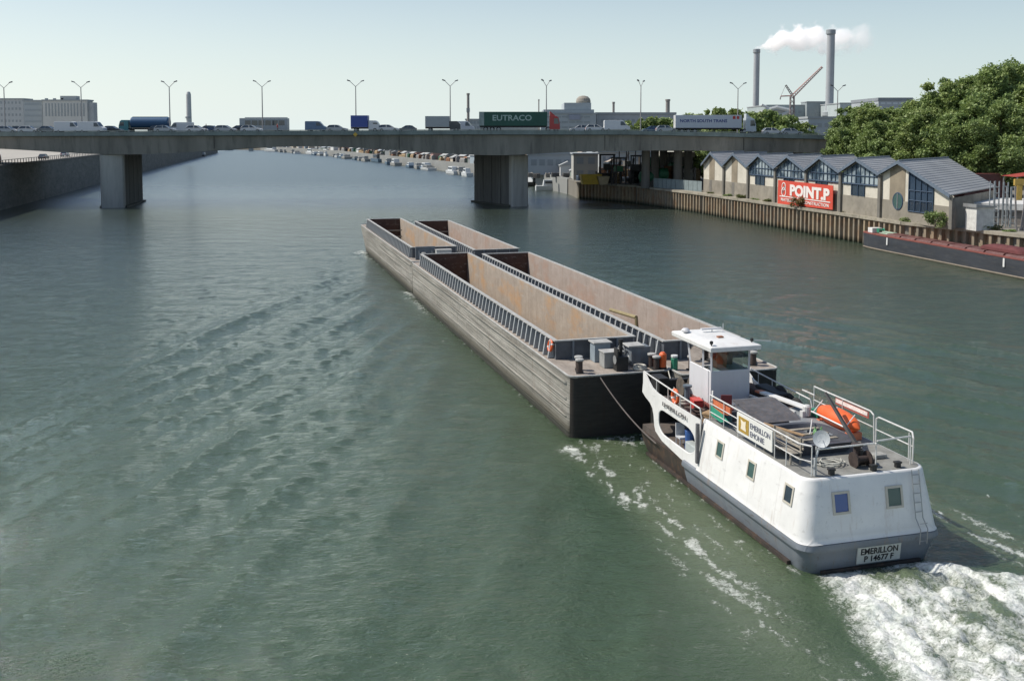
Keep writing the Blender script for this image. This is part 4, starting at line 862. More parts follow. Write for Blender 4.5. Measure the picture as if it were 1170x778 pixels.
def van(label, pc, L_=5.2, hgt=2.3):
    e = empty('van', (0, 0, 0), 0, label, 'van'); h = L_/2
    prof = [(-h, .35), (-h, hgt-.12), (-h+.12, hgt), (h-1.75, hgt), (h-1.35, hgt-.08), (h-.75, 1.35), (h-.08, 1.05), (h, .75), (h, .35)]
    mb = MB(); mb.loft([[(x, s*(.95-max(0, z-1.2)*.08), z) for x, z in prof] for s in (-1, 1)]); mb.build('body', pc, e, .03)
    mb = MB()
    for s in (-1, 1): mb.quad(*[(x, s*(.965-max(0, z-1.2)*.08), z) for x, z in ((h-1.95, 1.3), (h-.85, 1.3), (h-1.4, hgt-.25), (h-1.95, hgt-.25))])
    mb.build('side_window', glass, e)
    mb = MB(); mb.quad(*[(x+.02, s*.78, z) for x, z, s in ((h-.72, 1.4, -1), (h-.72, 1.4, 1), (h-1.27, hgt-.18, 1), (h-1.27, hgt-.18, -1))]); mb.build('windscreen', glass, e)
    for x in (-h+.9, h-.9):
        for y in (-.85, .85): wheel(e, x, y, .34)
    return e
def cab(e, x, pc, hgt=2.9, name='cab', w_=1.22, deflector=False):
    prof = [(x, .55), (x, hgt), (x+1.4, hgt), (x+1.75, hgt-.25), (x+2.05, 1.5), (x+2.1, .45), (x+.1, .45)]
    mb = MB(); mb.loft([[(a, s*w_, z) for a, z in prof] for s in (-1, 1)]); c = mb.build(name, pc, e, .04)
    mb = MB()
    for s in (-1, 1): mb.quad(*[(a, s*(w_+.012), z) for a, z in ((x+.9, 1.55), (x+1.9, 1.55), (x+1.68, hgt-.45), (x+.9, hgt-.45))])
    mb.build('side_window', glass, c)
    MB().quad(*[(a, s*w_*.92, z) for a, z, s in ((x+2.075, 1.55, -1), (x+2.075, 1.55, 1), (x+1.80, hgt-.3, 1), (x+1.80, hgt-.3, -1))]).build('windscreen', glass, c)
    if deflector: MB().prism([(x+.1, hgt), (x+1.2, hgt), (x+.3, hgt+.85), (x+.1, hgt+.9)], -1.0, 1.0, 'y').build('air_deflector', pc, c)
def artic(label, trailer, cabp, L_=13.6, hgt=3.95, defl=True, name='articulated_lorry'):
    e = empty(name, (0, 0, 0), 0, label, 'lorry')
    t = MB().box(-8.2, -8.2+L_, -1.27, 1.27, 1.15, hgt).build('trailer', trailer, e, .03)
    MB().box(-8.1, -8.3+L_, -1.1, 1.1, .85, 1.14).build('chassis', black, e)
    MB().box(-8.205, -8.17, -1.15, 1.15, 1.25, hgt-.1).build('rear_door', mat('door_pale', (.5, .5, .48)), t)
    cab(e, 5.85, cabp, 3.1, deflector=defl)
    for x in (-6.9, -5.6, -4.3, 5.6, 7.2):
        for y in (-1.05, 1.05): wheel(e, x, y, .5, .3)
    return e, t
def box_lorry(label, bp_, cp_, L_=4.6, hgt=3.1, cabh=2.2):
    e = empty('box_lorry', (0, 0, 0), 0, label, 'lorry')
    MB().box(-L_, 0, -1.15, 1.15, .95, hgt).build('cargo_box', bp_, e, .03)
    MB().box(-L_, .1, -.9, .9, .6, .93).build('chassis', black, e)
    cab(e, .12, cp_, cabh, w_=1.0)
    for x in (-L_+1, 1.4):
        for y in (-.9, .9): wheel(e, x, y, .4, .25)
    return e
def put(o, px, Y, flip=False):
    x = atY(px, 148, Y).x; o.location = (x, Y, zt_(x)-.4); o.rotation_euler = (0, 0, math.pi if flip else 0); return o
G1 = 'cars crossing the bridge'; 
cw = vp('white', (.65, .66, .66)); csv = vp('silver', (.42, .45, .47)); cdk = vp('dark', (.05, .06, .07)); cbl = vp('blue', (.06, .12, .22)); crd = vp('red', (.35, .04, .03)); cgr = vp('grey', (.2, .22, .23))
proto = {n: car('x', m_, hh) for n, m_, hh in (('white', cw, True), ('silver', csv, True), ('dark', cdk, False), ('blue', cbl, True), ('grey', cgr, False))}
used = set()
def pc_(n, px, Y, flip, where):
    if n in used: o = dup(proto[n], (0, 0, 0))
    else: o = proto[n]; used.add(n)
    put(o, px, Y, flip); o['label'] = '%s car on the bridge, %s' % (n, where); o['group'] = G1
pc_('silver', 6, 197, False, 'at the far left edge of the picture'); pc_('dark', 20, 200, False, 'second from the left edge'); pc_('white', 31, 197, False, 'ahead of the dark one near the left edge'); pc_('grey', 53, 197, False, 'close behind the first white van')
pc_('dark', 126, 200, False, 'between the second white van and the blue tanker lorry'); pc_('dark', 180, 199, False, 'in front of the blue tanker lorry'); pc_('silver', 187, 196, False, 'at the foot of the lamp right of the tanker'); pc_('white', 223, 197, False, 'beside the thin white tower'); pc_('blue', 234, 200, True, 'passing the figure with a dark helmet'); pc_('silver', 256, 196, False, 'in the gap left of the pale bus'); pc_('dark', 270, 200, True, 'just behind the pale bus')
pc_('white', 286, 197, False, 'low in front of the rear half of the pale bus'); pc_('silver', 384, 197, False, 'following between the small blue van and the blue box lorry'); pc_('white', 443, 197, False, 'ahead of the blue box lorry'); pc_('dark', 432, 213, True, 'half hidden ahead of the blue box lorry'); pc_('grey', 464, 213, True, 'alone in the open gap left of the grey container lorry')
pc_('white', 662, 213, True, 'right behind the red lorry cab in the far lanes'); pc_('white', 681, 197, False, 'just left of the plain white van'); pc_('blue', 745, 213, True, 'before the low green trees'); pc_('silver', 762, 197, False, 'tailing the white articulated lorry'); pc_('white', 884, 197, False, 'leading the white articulated lorry, before dark trees'); pc_('silver', 906, 197, False, 'farthest right before the tall trees')
GV = 'vans crossing the bridge'
v1 = van('left one of the two white panel vans before the pale building', cw, 5.2); put(v1, 76, 197); v1['group'] = GV
for px, Y, fl, lb in ((103, 197, False, 'right one of the two white panel vans before the pale building'), (205, 213, True, 'white van on the bridge just left of the thin white tower'), (705, 197, False, 'plain white panel van alone in mid bridge, right of the green curtain lorry'), (528, 213, False, 'white van between the grey container lorry and the green curtain lorry')):
    put(dup(v1, (0, 0, 0), None, lb, GV), px, Y, fl)
v2 = van('small blue grey van between the pale bus and the blue box lorry', vp('bluegrey', (.10, .17, .27)), 4.2, 2.2); put(v2, 360, 197); v2['group'] = GV
lo = box_lorry('lorry with a plain deep blue box and white cab on the bridge', vp('box_blue', (.03, .07, .30)), cw, 3.4, 3.3, 2.3); put(lo, 420, 197)
lo = box_lorry('lorry with a grey container and low dark cab on the bridge', vp('box_grey', (.34, .37, .38)), cdk, 4.8, 3.1, 2.1); put(lo, 513, 197)
gc = mat('curtain_green', (.015, .085, .06), .5, .15, .5)
e, t = artic('dark green curtain-sided lorry with a red cab and pale lettering', gc, vp('cab_red', (.42, .04, .04)), 13.6, 3.95); put(e, 594, 197)
Mt = frame(Vector((-1.6, -1.285, 2.75)), (1, 0, 0), (0, 0, 1)); text('lettering', 'EUTRACO', 7.8, 1.15, Mt, mat('letter_pale', (.38, .50, .45), .6, .2), t, .02)
MB().box(-8.2, -7.2+.0, -1.275, -1.271, 1.2, 3.9).build('front_panel', mat('panel_grey', (.3, .36, .34)), t)
e, t = artic('white articulated lorry with blue lettering along its trailer', vp('trailer_white', (.50, .53, .58)), vp('cab_white', (.48, .53, .56)), 13.2, 3.7); put(e, 818, 197)
Mt = frame(Vector((-2.6, -1.285, 2.55)), (1, 0, 0), (0, 0, 1)); text('lettering', 'NORTH SOUTH TRANS', 9.4, .62, Mt, mat('letter_navy', (.03, .05, .22), .6), t, .02)
MB().box(3.2, 3.75, -1.283, -1.273, 2.9, 3.5).build('red_square', red, t); MB().box(4.0, 4.5, -1.283, -1.273, 2.9, 3.5).build('red_square', red, t)
# tanker heading left
e = empty('tanker_lorry', (0, 0, 0), 0, 'blue tanker lorry with a teal cab heading left over the bridge', 'lorry'); q2 = Vector((1, 0, 0)).to_track_quat('Z', 'Y')
MB().lathe([(.2, -6.1), (1.1, -6.0), (1.2, -5.8), (1.2, 1.9), (1.1, 2.1), (.2, 2.2)], (0, 0, 2.25), 18, q2).build('tank', vp('tank_blue', (.03, .09, .18)), e)
MB().box(-6, 4.2, -.9, .9, .7, 1.05).build('chassis', black, e); MB().box(-5.6, 1.8, -.35, .35, 3.4, 3.52).build('walkway', steel, e); cab(e, 2.45, vp('cab_teal', (.06, .22, .24)), 2.8)
for x in (-5.2, -4, -2.8, 2.4, 3.9):
    for y in (-1, 1): wheel(e, x, y, .5, .3)
put(e, 160, 212, True)
# bus heading left
e = empty('bus', (0, 0, 0), 0, 'long pale grey bus with a dark window band on the bridge', 'bus')
MB().box(-5.1, 5.1, -1.25, 1.25, .4, 3.1).build('body', vp('bus_grey', (.36, .39, .40)), e, .08)
for i in range(6):
    for s in (-1, 1): MB().box(-4.6+i*1.45, -3.35+i*1.45, min(s*1.252, s*1.27), max(s*1.252, s*1.27), 1.55, 2.6).build('window', glass, e)
MB().box(5.09, 5.12, -1.1, 1.1, 1.3, 2.8).build('windscreen', glass, e); MB().box(-4.8, 4.0, -1.0, 1.0, 3.11, 3.28).build('roof_unit', vp('bus_grey', (.3, .3, .3)), e, .04)
for x in (-3, 3.2):
    for y in (-1.1, 1.1): wheel(e, x, y, .48, .28)
put(e, 301, 212, True)

# ------------------------------------------------------------------ people on the bridge
def person(loc, rz, pose, shirt, trousers, hair, label, group=None, scale=1.0):
    J = pose; names = list(J); idx = {n: i for i, n in enumerate(names)}
    E_ = [('pelvis', 'spine'), ('spine', 'chest'), ('chest', 'neck'), ('neck', 'head'), ('head', 'crown'), ('chest', 'shl'), ('chest', 'shr'), ('shl', 'ell'), ('ell', 'wrl'), ('wrl', 'hal'), ('shr', 'elr'), ('elr', 'wrr'), ('wrr', 'har'), ('pelvis', 'hil'), ('pelvis', 'hir'), ('hil', 'knl'), ('knl', 'anl'), ('anl', 'tol'), ('hir', 'knr'), ('knr', 'anr'), ('anr', 'tor')]
    rad = dict(pelvis=.15, spine=.135, chest=.16, neck=.06, head=.095, crown=.075, shl=.07, shr=.07, ell=.045, elr=.045, wrl=.032, wrr=.032, hal=.035, har=.035, hil=.095, hir=.095, knl=.06, knr=.06, anl=.042, anr=.042, tol=.035, tor=.035)
    me = bpy.data.meshes.new('person_body'); me.from_pydata([J[n] for n in names], [(idx[a], idx[b_]) for a, b_ in E_], [])
    o = bpy.data.objects.new('tmp', me); COL.objects.link(o); sk_ = o.modifiers.new('s', 'SKIN')
    me_sv = me.skin_vertices[0] if me.skin_vertices else None
    if me_sv is None:
        bm = bmesh.new(); bm.from_mesh(me); bm.verts.layers.skin.verify(); bm.to_mesh(me); bm.free()
    for n in names: me.skin_vertices[0].data[idx[n]].radius = (rad[n], rad[n]); me.skin_vertices[0].data[idx[n]].use_root = (n == 'pelvis')
    sb = o.modifiers.new('u', 'SUBSURF'); sb.levels = 1; sb.render_levels = 1
    bpy.context.view_layer.update(); m2 = bpy.data.meshes.new_from_object(o.evaluated_get(bpy.context.evaluated_depsgraph_get())); bpy.data.objects.remove(o)
    skin = mat('skin', (.45, .28, .2), .6); m2.materials.clear()
    for q3 in (skin, shirt, trousers, hair, black): m2.materials.append(q3)
    zc, zp = J['neck'][2]-.03, J['pelvis'][2]
    for p_ in m2.polygons:
        c = p_.center; p_.material_index = 0
        if c.z > zc+.24 or (c.z > zc+.10 and c.y > .03): p_.material_index = 3
        elif c.z > zc: p_.material_index = 0
        elif c.z > zp+.02: p_.material_index = 1 if (c-Vector(J['hal'])).length > .1 and (c-Vector(J['har'])).length > .1 else 0
        elif c.z > .10: p_.material_index = 2 if (c-Vector(J['hal'])).length > .12 and (c-Vector(J['har'])).length > .12 else 0
        else: p_.material_index = 4
    m2.shade_smooth(); m2.name = 'person'
    o = bpy.data.objects.new('person', m2); COL.objects.link(o); o.location = loc; o.rotation_euler = (0, 0, rz); return tag(o, label, 'person', group)
walk = dict(pelvis=(0, 0, .95), spine=(0, 0, 1.1), chest=(0, 0, 1.32), neck=(0, 0, 1.5), head=(0, -.02, 1.62), crown=(0, 0, 1.72), shl=(-.17, 0, 1.40), shr=(.17, 0, 1.40), ell=(-.23, .08, 1.15), wrl=(-.22, -.04, .93), hal=(-.21, -.09, .84), elr=(.23, -.02, 1.14), wrr=(.22, -.18, .95), har=(.21, -.24, .88), hil=(-.09, 0, .90), hir=(.09, 0, .90), knl=(-.10, -.16, .50), anl=(-.10, -.22, .09), tol=(-.10, -.38, .04), knr=(.10, .03, .50), anr=(.10, .26, .12), tor=(.10, .14, .04))
x = atY(315, 140, 191.2).x; person((x, 191.2, zt_(x)-.4), R(90), walk, red, cdk, mat('hair_dark', (.03, .02, .015)), 'person in a red top walking along the near edge of the bridge')
x = atY(233, 140, 191.3).x; person((x, 191.3, zt_(x)-.4), R(-90), walk, cdk, cdk, mat('hair_dark', (.03, .02, .015)), 'person in dark clothes on the bridge footway, left of the pale bus')
# ================================================================== LAND
def land(name, pts, z, m, zb=-3, label=None):
    # top sheet plus skirt
    mb = MB(); n = len(pts); mb.v = [(p[0], p[1], z) for p in pts]; mb.f = [tuple(range(n))]
    me = bpy.data.meshes.new(name); bm = bmesh.new(); vs = [bm.verts.new((p[0], p[1], z)) for p in pts]; f = bm.faces.new(vs); bmesh.ops.triangulate(bm, faces=[f])
    b2_ = [bm.verts.new((p[0], p[1], zb)) for p in pts]
    for i in range(n):
        j = (i+1) % n; bm.faces.new((vs[i], vs[j], b2_[j], b2_[i]))
    bmesh.ops.recalc_face_normals(bm, faces=bm.faces); bm.to_mesh(me); bm.free(); me.materials.append(m)
    o = bpy.data.objects.new(name, me); COL.objects.link(o); return tag(o, kind='structure')
ground = mat('yard_ground', (.22, .205, .175), .95, .3, .08, dirt=.6, dirtcol=(.14, .13, .10))
RS = [(46.4, 128.2), (34.7, 178.0), (26.0, 205.0), (14.6, 221.5), (13.5, 236), (3, 292), (-9, 341), (-28, 392), (-66, 502), (-114, 642), (-185, 800), (-227, 893), (-330, 1010), (-600, 1060)]
RS2 = [(100, 8), (73, 64), (54.6, 105.0), (48.3, 119.0), (46.42, 128.1)]
land('right_bank', RS2+RS+[(-600, 9000), (6000, 9000), (6000, 8)], 3.6, ground)
LS = [(-68, 60), (-97.5, 184), (-105.5, 220), (-131.5, 330), (-160.5, 456), (-192, 600), (-230, 770), (-600, 1058)]
quayroad = mat('quay_road', (.38, .36, .32), .95, .15, .1)
land('left_bank', LS+[(-6000, 1058), (-6000, 60)], 8.1, quayroad)
# right: steel sheet piling
spm = None
def pile_mat():
    m, nt, b = new_mat('sheet_pile_rust')
    f1 = noise(nt, .35, 4, .6, (1, 1, .2)); f2 = noise(nt, 2.5, 6, .7, (1, 1, .35)); f3 = noise(nt, .9, 4, .7, (1, 1, .4))
    c = mixc(nt, ramp(nt, f1, .35, .65), (.31, .245, .16), (.20, .18, .145)); c = mixc(nt, ramp(nt, f3, .48, .62), c, (.23, .15, .09)); c = mixc(nt, ramp(nt, f2, .55, .75), c, (.10, .07, .05))
    tc = nd(nt, 'ShaderNodeTexCoord'); sx = nd(nt, 'ShaderNodeSeparateXYZ'); nt.links.new(tc.outputs['Object'], sx.inputs[0]); c = mixc(nt, ramp(nt, sx.outputs[2], .8, .1), c, (.03, .035, .02))
    nt.links.new(c, b.inputs['Base Color']); b.inputs['Roughness'].default_value = .85; return m
spm = pile_mat()
def piling(name, a, b_, z1, label, per=1.15, dep=.42):
    a, b_ = Vector((a[0], a[1], 0)), Vector((b_[0], b_[1], 0)); d = (b_-a); L_ = d.length; d.normalize(); n = Vector((-d.y, d.x, 0))
    if n.x > 0: n = -n    # towards the river
    mb = MB(); k = int(L_/per); pts = []
    for i in range(k):
        s = i*per
        for t, o_ in ((0, 0), (.12, 1), (.42, 1), (.54, 0)): pts.append(a+d*(s+t*per/ .98)+n*(dep*o_+.03))
    lo = len(mb.v)
    for p_ in pts: mb.v.append((p_.x, p_.y, -2)); mb.v.append((p_.x, p_.y, z1-.35))
    for i in range(len(pts)-1): mb.f.append((2*i, 2*i+2, 2*i+3, 2*i+1))
    e = mb.build(name, spm, None); tag(e, label, 'quay wall')
    cp_ = MB(); q_ = [a-n*1.4, a+n*.62, b_+n*.62, b_-n*1.4]; cp_.loft([[(p_.x, p_.y, z) for p_ in q_] for z in (z1-.36, z1+.02)]); cp_.build('coping', mat('coping_stone', (.33, .30, .24), .95, .35, .5, dirt=.7, dirtcol=(.13, .13, .07)), e)
    return e
piling('sheet_pile_wall', RS[0], RS[1], 3.7, 'rusty corrugated sheet pile quay wall below the building with the red sign')
piling('sheet_pile_wall', RS[1], RS[2], 3.7, 'dark shaded sheet pile quay wall running under the right end of the bridge')
piling('sheet_pile_wall', RS[2], RS[3], 3.7, 'short red-brown sheet piling at the moorings beside the right bridge pier')
piling('sheet_pile_wall', RS2[1], RS2[2], 3.7, 'sheet piling at the far right edge, behind the stern of the black moored barge')
piling('sheet_pile_wall', RS2[2], RS2[3], 3.7, 'sheet piling with long tan ribs behind the middle of the black moored barge')
piling('sheet_pile_wall', RS2[3], RS2[4], 3.7, 'short end of sheet piling at the bow of the black moored barge')
# left stone quay wall
wallm = mat('left_quay_stone', (.22, .21, .185), .95, .3, .3, dirt=.7, dirtcol=(.07, .07, .06), stretch=(1, 1, 2.5))
lw_ = empty('quay_wall', (0, 0, 0), 0, 'tall grey stone quay wall along the left bank under the bridge', 'quay wall')
mb = MB()
for (a, b_) in zip(LS[:6], LS[1:7]): mb.loft([[(a[0]-1.2, a[1], z), (a[0]+.25+(0 if z > 5 else .5), a[1], z), (b_[0]+.25+(0 if z > 5 else .5), b_[1], z), (b_[0]-1.2, b_[1], z)] for z in (-2, 8.15)])
mb.build('wall', wallm, lw_)
mb = MB()
for (a, b_) in zip(LS[:6], LS[1:7]): mb.loft([[(a[0]-1.0, a[1], z), (a[0]+.4, a[1], z), (b_[0]+.4, b_[1], z), (b_[0]-1.0, b_[1], z)] for z in (8.152, 8.5)])
mb.build('coping', mat('coping_dark', (.2, .19, .17), .9, .3, 1), lw_)
def along(pts, step, start=0):
    out = []; acc = -start
    for a, b_ in zip(pts, pts[1:]):
        a, b_ = Vector((a[0], a[1], 0)), Vector((b_[0], b_[1], 0)); L_ = (b_-a).length; s = step-acc if acc > 0 else -acc if acc < 0 else 0
        while s < L_: out.append((a.lerp(b_, s/L_), (b_-a).normalized())); s += step
        acc = (L_-(s-step)) if s > 0 else acc
    return out
# railing with small posts along the left quay
q_ = empty('quay_railing', (0, 0, 0), 0, 'low dark railing with closely set posts along the top of the left quay', 'railing')
mb = MB()
for (a, b_) in zip(LS[1:5], LS[2:6]): mb.tube((a[0]-.3, a[1], 9.35), (b_[0]-.3, b_[1], 9.35), .06, 5)
mb.build('handrail', steel, q_)
po = None
for i, (p_, d) in enumerate(along(LS[1:4], 2.2)[:70]):
    if po is None: po = MB().tube((0, 0, 8.5), (0, 0, 9.35), .08, 5).build('post', cdk, q_); po.location = (p_.x-.3, p_.y, 0)
    else:
        o = po.copy(); COL.objects.link(o); o.location = (p_.x-.3, p_.y, 0)
# vehicles on the left quay road
def near_left(u, off):
    t = along(LS[1:6], 5); p_, d = t[min(int(u/5), len(t)-1)]; return Vector((p_.x-off, p_.y, 8.1)), math.atan2(d.y, d.x)
for u, off, n_, lb in ((62, 5, 'dark', 'dark car on the left quay road seen below the bridge'), (95, 7, 'silver', 'silver car on the left quay road, farther along'), (190, 6, 'white', 'white car far along the left quay, just right of the left pier'), (215, 6, 'white', 'white car farthest along the left quay')):
    l_, r_ = near_left(u, off); o = dup(proto[n_], l_, r_, lb, 'cars on the left quay')
l_, r_ = near_left(15, 4.6); o = box_lorry('red lorry on the left quay road at the picture edge under the bridge', crd, crd); o.location = l_; o.rotation_euler = (0, 0, r_)

# ------------------------------------------------------------------ distant buildings
far = {}
def haze_mat(n, c, r=.9):
    c = tuple(q*.72+h_*.28 for q, h_ in zip(c, (.50, .54, .55)))  # distance haze mixed into the base colour
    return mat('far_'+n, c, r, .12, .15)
def building(name, px0, px1, ytop, Y, depth, m, label, rows=0, cols=0, wm=None, ybot=None, roofh=.6, roofm=None, cat='building', win=(.6, .5), zb=3.6, margin=.04):
    a, b_ = atY(px0, ytop, Y), atY(px1, ytop, Y); zt = (a.z+b_.z)/2; w_ = b_.x-a.x; cx = (a.x+b_.x)/2
    e = empty(name, (cx, Y, zb), 0, label, cat); h = zt-zb
    MB().box(-w_/2, w_/2, 0, depth, 0, h-roofh).build('wall', m, e)
    MB().box(-w_/2-.3, w_/2+.3, -.3, depth+.3, h-roofh+.003, h).build('roof', roofm or haze_mat('roof', (.24, .26, .27)), e)
    if rows:
        hb_ = 0 if ybot is None else atY(px0, ybot, Y).z-zb; hh = (h-roofh-hb_)/rows; ww = w_*(1-2*margin)/cols; me = None
        for i in range(cols):
            for j in range(rows):
                if me is None:
                    o = MB().box(-ww*win[0]/2, ww*win[0]/2, -.06, .05, -hh*win[1]/2, hh*win[1]/2).build('window', wm or haze_mat('pane', (.16, .19, .21), .3), e); me = o.data
                else: o = bpy.data.objects.new('window', me); COL.objects.link(o); o.parent = e
                o.location = (-w_/2+w_*margin+ww*(i+.5), 0, hb_+hh*(j+.5))
    return e
b_ = building('apartment_block', -30, 25, 113, 430, 8, haze_mat('paleblock', (.40, .42, .43)), 'pale grey block of flats at the far left edge behind the bridge', 5, 12, ybot=150, zb=8.1, win=(.45, .4))
building('office_block', 25.3, 46.5, 115, 428, 8, haze_mat('bandblock', (.30, .34, .36)), 'darker office block with horizontal bands left of the pale arched building', 5, 1, ybot=150, zb=8.1, win=(.96, .35), wm=haze_mat('band', (.18, .22, .25), .4))
b_ = building('pale_office', 47, 98, 114.5, 425, 6, haze_mat('cream', (.50, .50, .47)), 'pale long building with tall bays and a rooftop box, left of the blue tanker', 1, 13, ybot=137, zb=8.1, win=(.45, .72))
x0_, x1_ = atY(66, 112, 425).x-b_.location.x, atY(84, 112, 425).x-b_.location.x; zz = atY(60, 114.5, 425).z-8.1
MB().box(x0_, x1_, 1, 5, zz+.01, zz+1.6).build('roof_box', haze_mat('grey', (.36, .38, .38)), b_)
MB().box(atY(98, 114, 425).x-b_.location.x+.01, atY(104, 114, 425).x-b_.location.x, 1, 5, 0, zz-1.2).build('side_wing', haze_mat('wing', (.3, .33, .35)), b_)
for i in range(3): MB().box(-9+i*3.5, -8+i*3.5, 1, 2, zz+.01, zz+.6).build('parapet_block', haze_mat('grey', (.36, .38, .38)), b_)
t_ = empty('white_tower', (atY(215, 120, 470).x, 470, 8.1), 0, 'thin white round tower standing alone behind the bridge left of the bus', 'tower')
zz = atY(215, 105, 470).z-8.1
MB().lathe([(1.35, 0), (1.15, zz-1.5), (.8, zz-.3), (.2, zz)], (0, 0, 0), 18).build('shaft', haze_mat('white', (.58, .58, .56)), t_); MB().lathe([(1.5, 0), (1.5, .8)], (-.3, 0, zz*.52), 12).build('collar', haze_mat('grey', (.36, .38, .38)), t_)
# shopping centre and neighbours behind mid bridge
b_ = building('shopping_centre', 618, 681, 130, 420, 40, haze_mat('mall', (.33, .37, .39)), 'grey stepped shopping centre with a brown dome behind the bridge', 3, 6, ybot=150, win=(.85, .28), margin=.1)
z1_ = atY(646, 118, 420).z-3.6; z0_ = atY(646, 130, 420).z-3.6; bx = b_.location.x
MB().box(atY(621, 126, 420).x-bx, atY(679, 126, 420).x-bx, 1, 30, z0_+.01, z0_+1.4).build('upper_storey', haze_mat('mall2', (.26, .30, .33)), b_)
MB().box(atY(645, 126, 420).x-bx, atY(676, 126, 420).x-bx, 3, 26, z0_+1.42, z1_).build('penthouse', haze_mat('mall', (.33, .37, .39)), b_)
MB().lathe([(3.1, 0), (3.2, .8), (2.9, 1.9), (2.0, 2.8), (.6, 3.2)], (atY(668, 118, 420).x-bx, 8, z1_+.01), 20).build('dome', haze_mat('dome', (.22, .17, .11)), b_)
MB().box(atY(650, 133, 420).x-bx, atY(663, 133, 420).x-bx, -.5, -.1, z0_-3, z0_-.8).build('sign_panel', haze_mat('sign', (.22, .24, .33)), b_)
building('warehouse', 681.5, 772, 129.5, 430, 40, haze_mat('ware', (.33, .35, .37)), 'long low grey warehouse with flat roof right of the domed shopping centre', 1, 14, ybot=146, roofh=1.0, win=(.5, .25))
building('warehouse', 549, 617, 132, 440, 35, haze_mat('ware2', (.40, .41, .40)), 'pale low building behind the green curtain lorry', 2, 12, ybot=150, win=(.6, .35))
building('warehouse', 532, 548.5, 137, 430, 25, haze_mat('ware3', (.33, .36, .37)), 'small blue grey building left of the green curtain lorry', 2, 4, ybot=150)
for px, y0, Y, r, nm, lb in ((535.5, 108, 420, .55, 'mast', 'dark slim mast with a bulge left of the green curtain lorry'), (699, 118, 440, .5, 'chimney', 'thin dark chimney behind the warehouse roof'), (760, 115, 440, .9, 'chimney', 'brown square chimney at the right end of the warehouse'), (615, 115, 440, .25, 'mast', 'thin reddish leaning mast over the green lorry')):
    p_ = atY(px, y0, Y); e = empty(nm, (p_.x, Y-8, 3.6), 0, lb, nm); hh = p_.z-3.6
    MB().lathe([(r*1.1, 0), (r, hh-.8), (r*1.25, hh-.7), (r*1.25, hh)], (0, 0, 0), 10).build('shaft', haze_mat('brown', (.20, .16, .13)), e)
    if nm == 'mast': MB().box(-.7, .7, -.5, .5, hh*.72, hh*.78).build('platform', haze_mat('grey', (.36, .38, .38)), e)
# incinerator: two smokestacks with collars
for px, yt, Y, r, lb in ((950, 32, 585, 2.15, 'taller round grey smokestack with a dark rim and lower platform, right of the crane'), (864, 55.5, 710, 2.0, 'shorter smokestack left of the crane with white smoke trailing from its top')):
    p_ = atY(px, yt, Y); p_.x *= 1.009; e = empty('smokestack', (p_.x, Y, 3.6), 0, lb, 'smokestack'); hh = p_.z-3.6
    MB().lathe([(r*1.15, 0), (r*1.05, hh*.4), (r, hh-3.2)], (0, 0, 0), 24).build('shaft', haze_mat('stack', (.34, .35, .37)), e)
    MB().lathe([(r*1.02, hh-3.1), (r*1.28, hh-2.6), (r*1.28, hh-.3), (r*.9, hh)], (0, 0, 0), 24).build('rim', haze_mat('stackrim', (.22, .24, .26)), e)
    MB().lathe([(r*1.1, hh*.28), (r*1.9, hh*.30), (r*1.9, hh*.33), (r*1.1, hh*.34)], (0, 0, 0), 20).build('platform', haze_mat('stackpl', (.28, .31, .32)), e)
    for k in range(2): MB().tube((r*1.02, -.6+k*.8, 2), (r*.97+.12, -.6+k*.8, hh-3), .12, 5).build('ladder', haze_mat('stackrim', (.22, .24, .26)), e)
def tubes(name, pts, m, parent=None): 
    mb = MB()
    for a, b_, r in pts: mb.tube(a, b_, r, 6)
    return mb.build(name, m, parent)
building('incinerator_hall', 876, 928, 121, 600, 50, haze_mat('inc1', (.25, .31, .31)), 'grey green incinerator hall left of the taller smokestack', 2, 6, ybot=150, win=(.5, .25))
building('incinerator_tower', 922, 943, 117, 596, 12, haze_mat('inc2', (.20, .24, .25)), 'dark block with a tank-like top joined to the incinerator', 1, 3, ybot=140, win=(.5, .4))
building('storage_shed', 924, 966, 134, 330, 25, haze_mat('inc3', (.30, .35, .38)), 'blue grey shed with a pale roof just above the bridge, left of the tall trees', 1, 5, ybot=152, roofh=.7, win=(.6, .3))
building('industrial_hall', 960, 988, 118.5, 560, 35, haze_mat('inc4', (.36, .42, .42)), 'pale green hall right of the taller smokestack', 2, 5, ybot=150, win=(.6, .25))
building('industrial_hall', 988.5, 1004, 120, 540, 30, haze_mat('inc5', (.46, .47, .44)), 'cream small hall between the green hall and the dark-roofed office', 2, 3, ybot=150)
building('office_building', 1004.5, 1043, 112.5, 500, 40, haze_mat('inc6', (.30, .33, .36)), 'office with an overhanging dark roof showing above the tree line', 2, 5, ybot=128, roofh=1.6, roofm=haze_mat('inc7', (.12, .14, .17)), win=(.75, .4), wm=haze_mat('pane2', (.45, .5, .55), .3))
ps = empty('pipe_duct', (atY(885, 130, 590).x, 590, 3.6), 0, 'pale sloping ducts at the foot of the shorter smokestack', 'duct')
k_ = lambda px, y: Vector((atY(px, y, 590).x-ps.location.x, 0, atY(px, y, 590).z-3.6))
tubes('duct', [(k_(872, 128), k_(887, 124), 1.1)], haze_mat('duct', (.52, .54, .54)), ps); tubes('duct', [(k_(887, 124), k_(905, 128), 1.2)], haze_mat('duct', (.52, .54, .54)), ps); tubes('duct', [(k_(890, 134), k_(905, 127), .9)], haze_mat('duct', (.52, .54, .54)), ps); tubes('duct', [(k_(870, 121), k_(882, 127), .8)], haze_mat('duct', (.52, .54, .54)), ps)
MB().box(k_(872, 130).x, k_(908, 130).x, 2, 12, 0, k_(880, 127).z).build('base', haze_mat('grey', (.30, .34, .34)), ps)
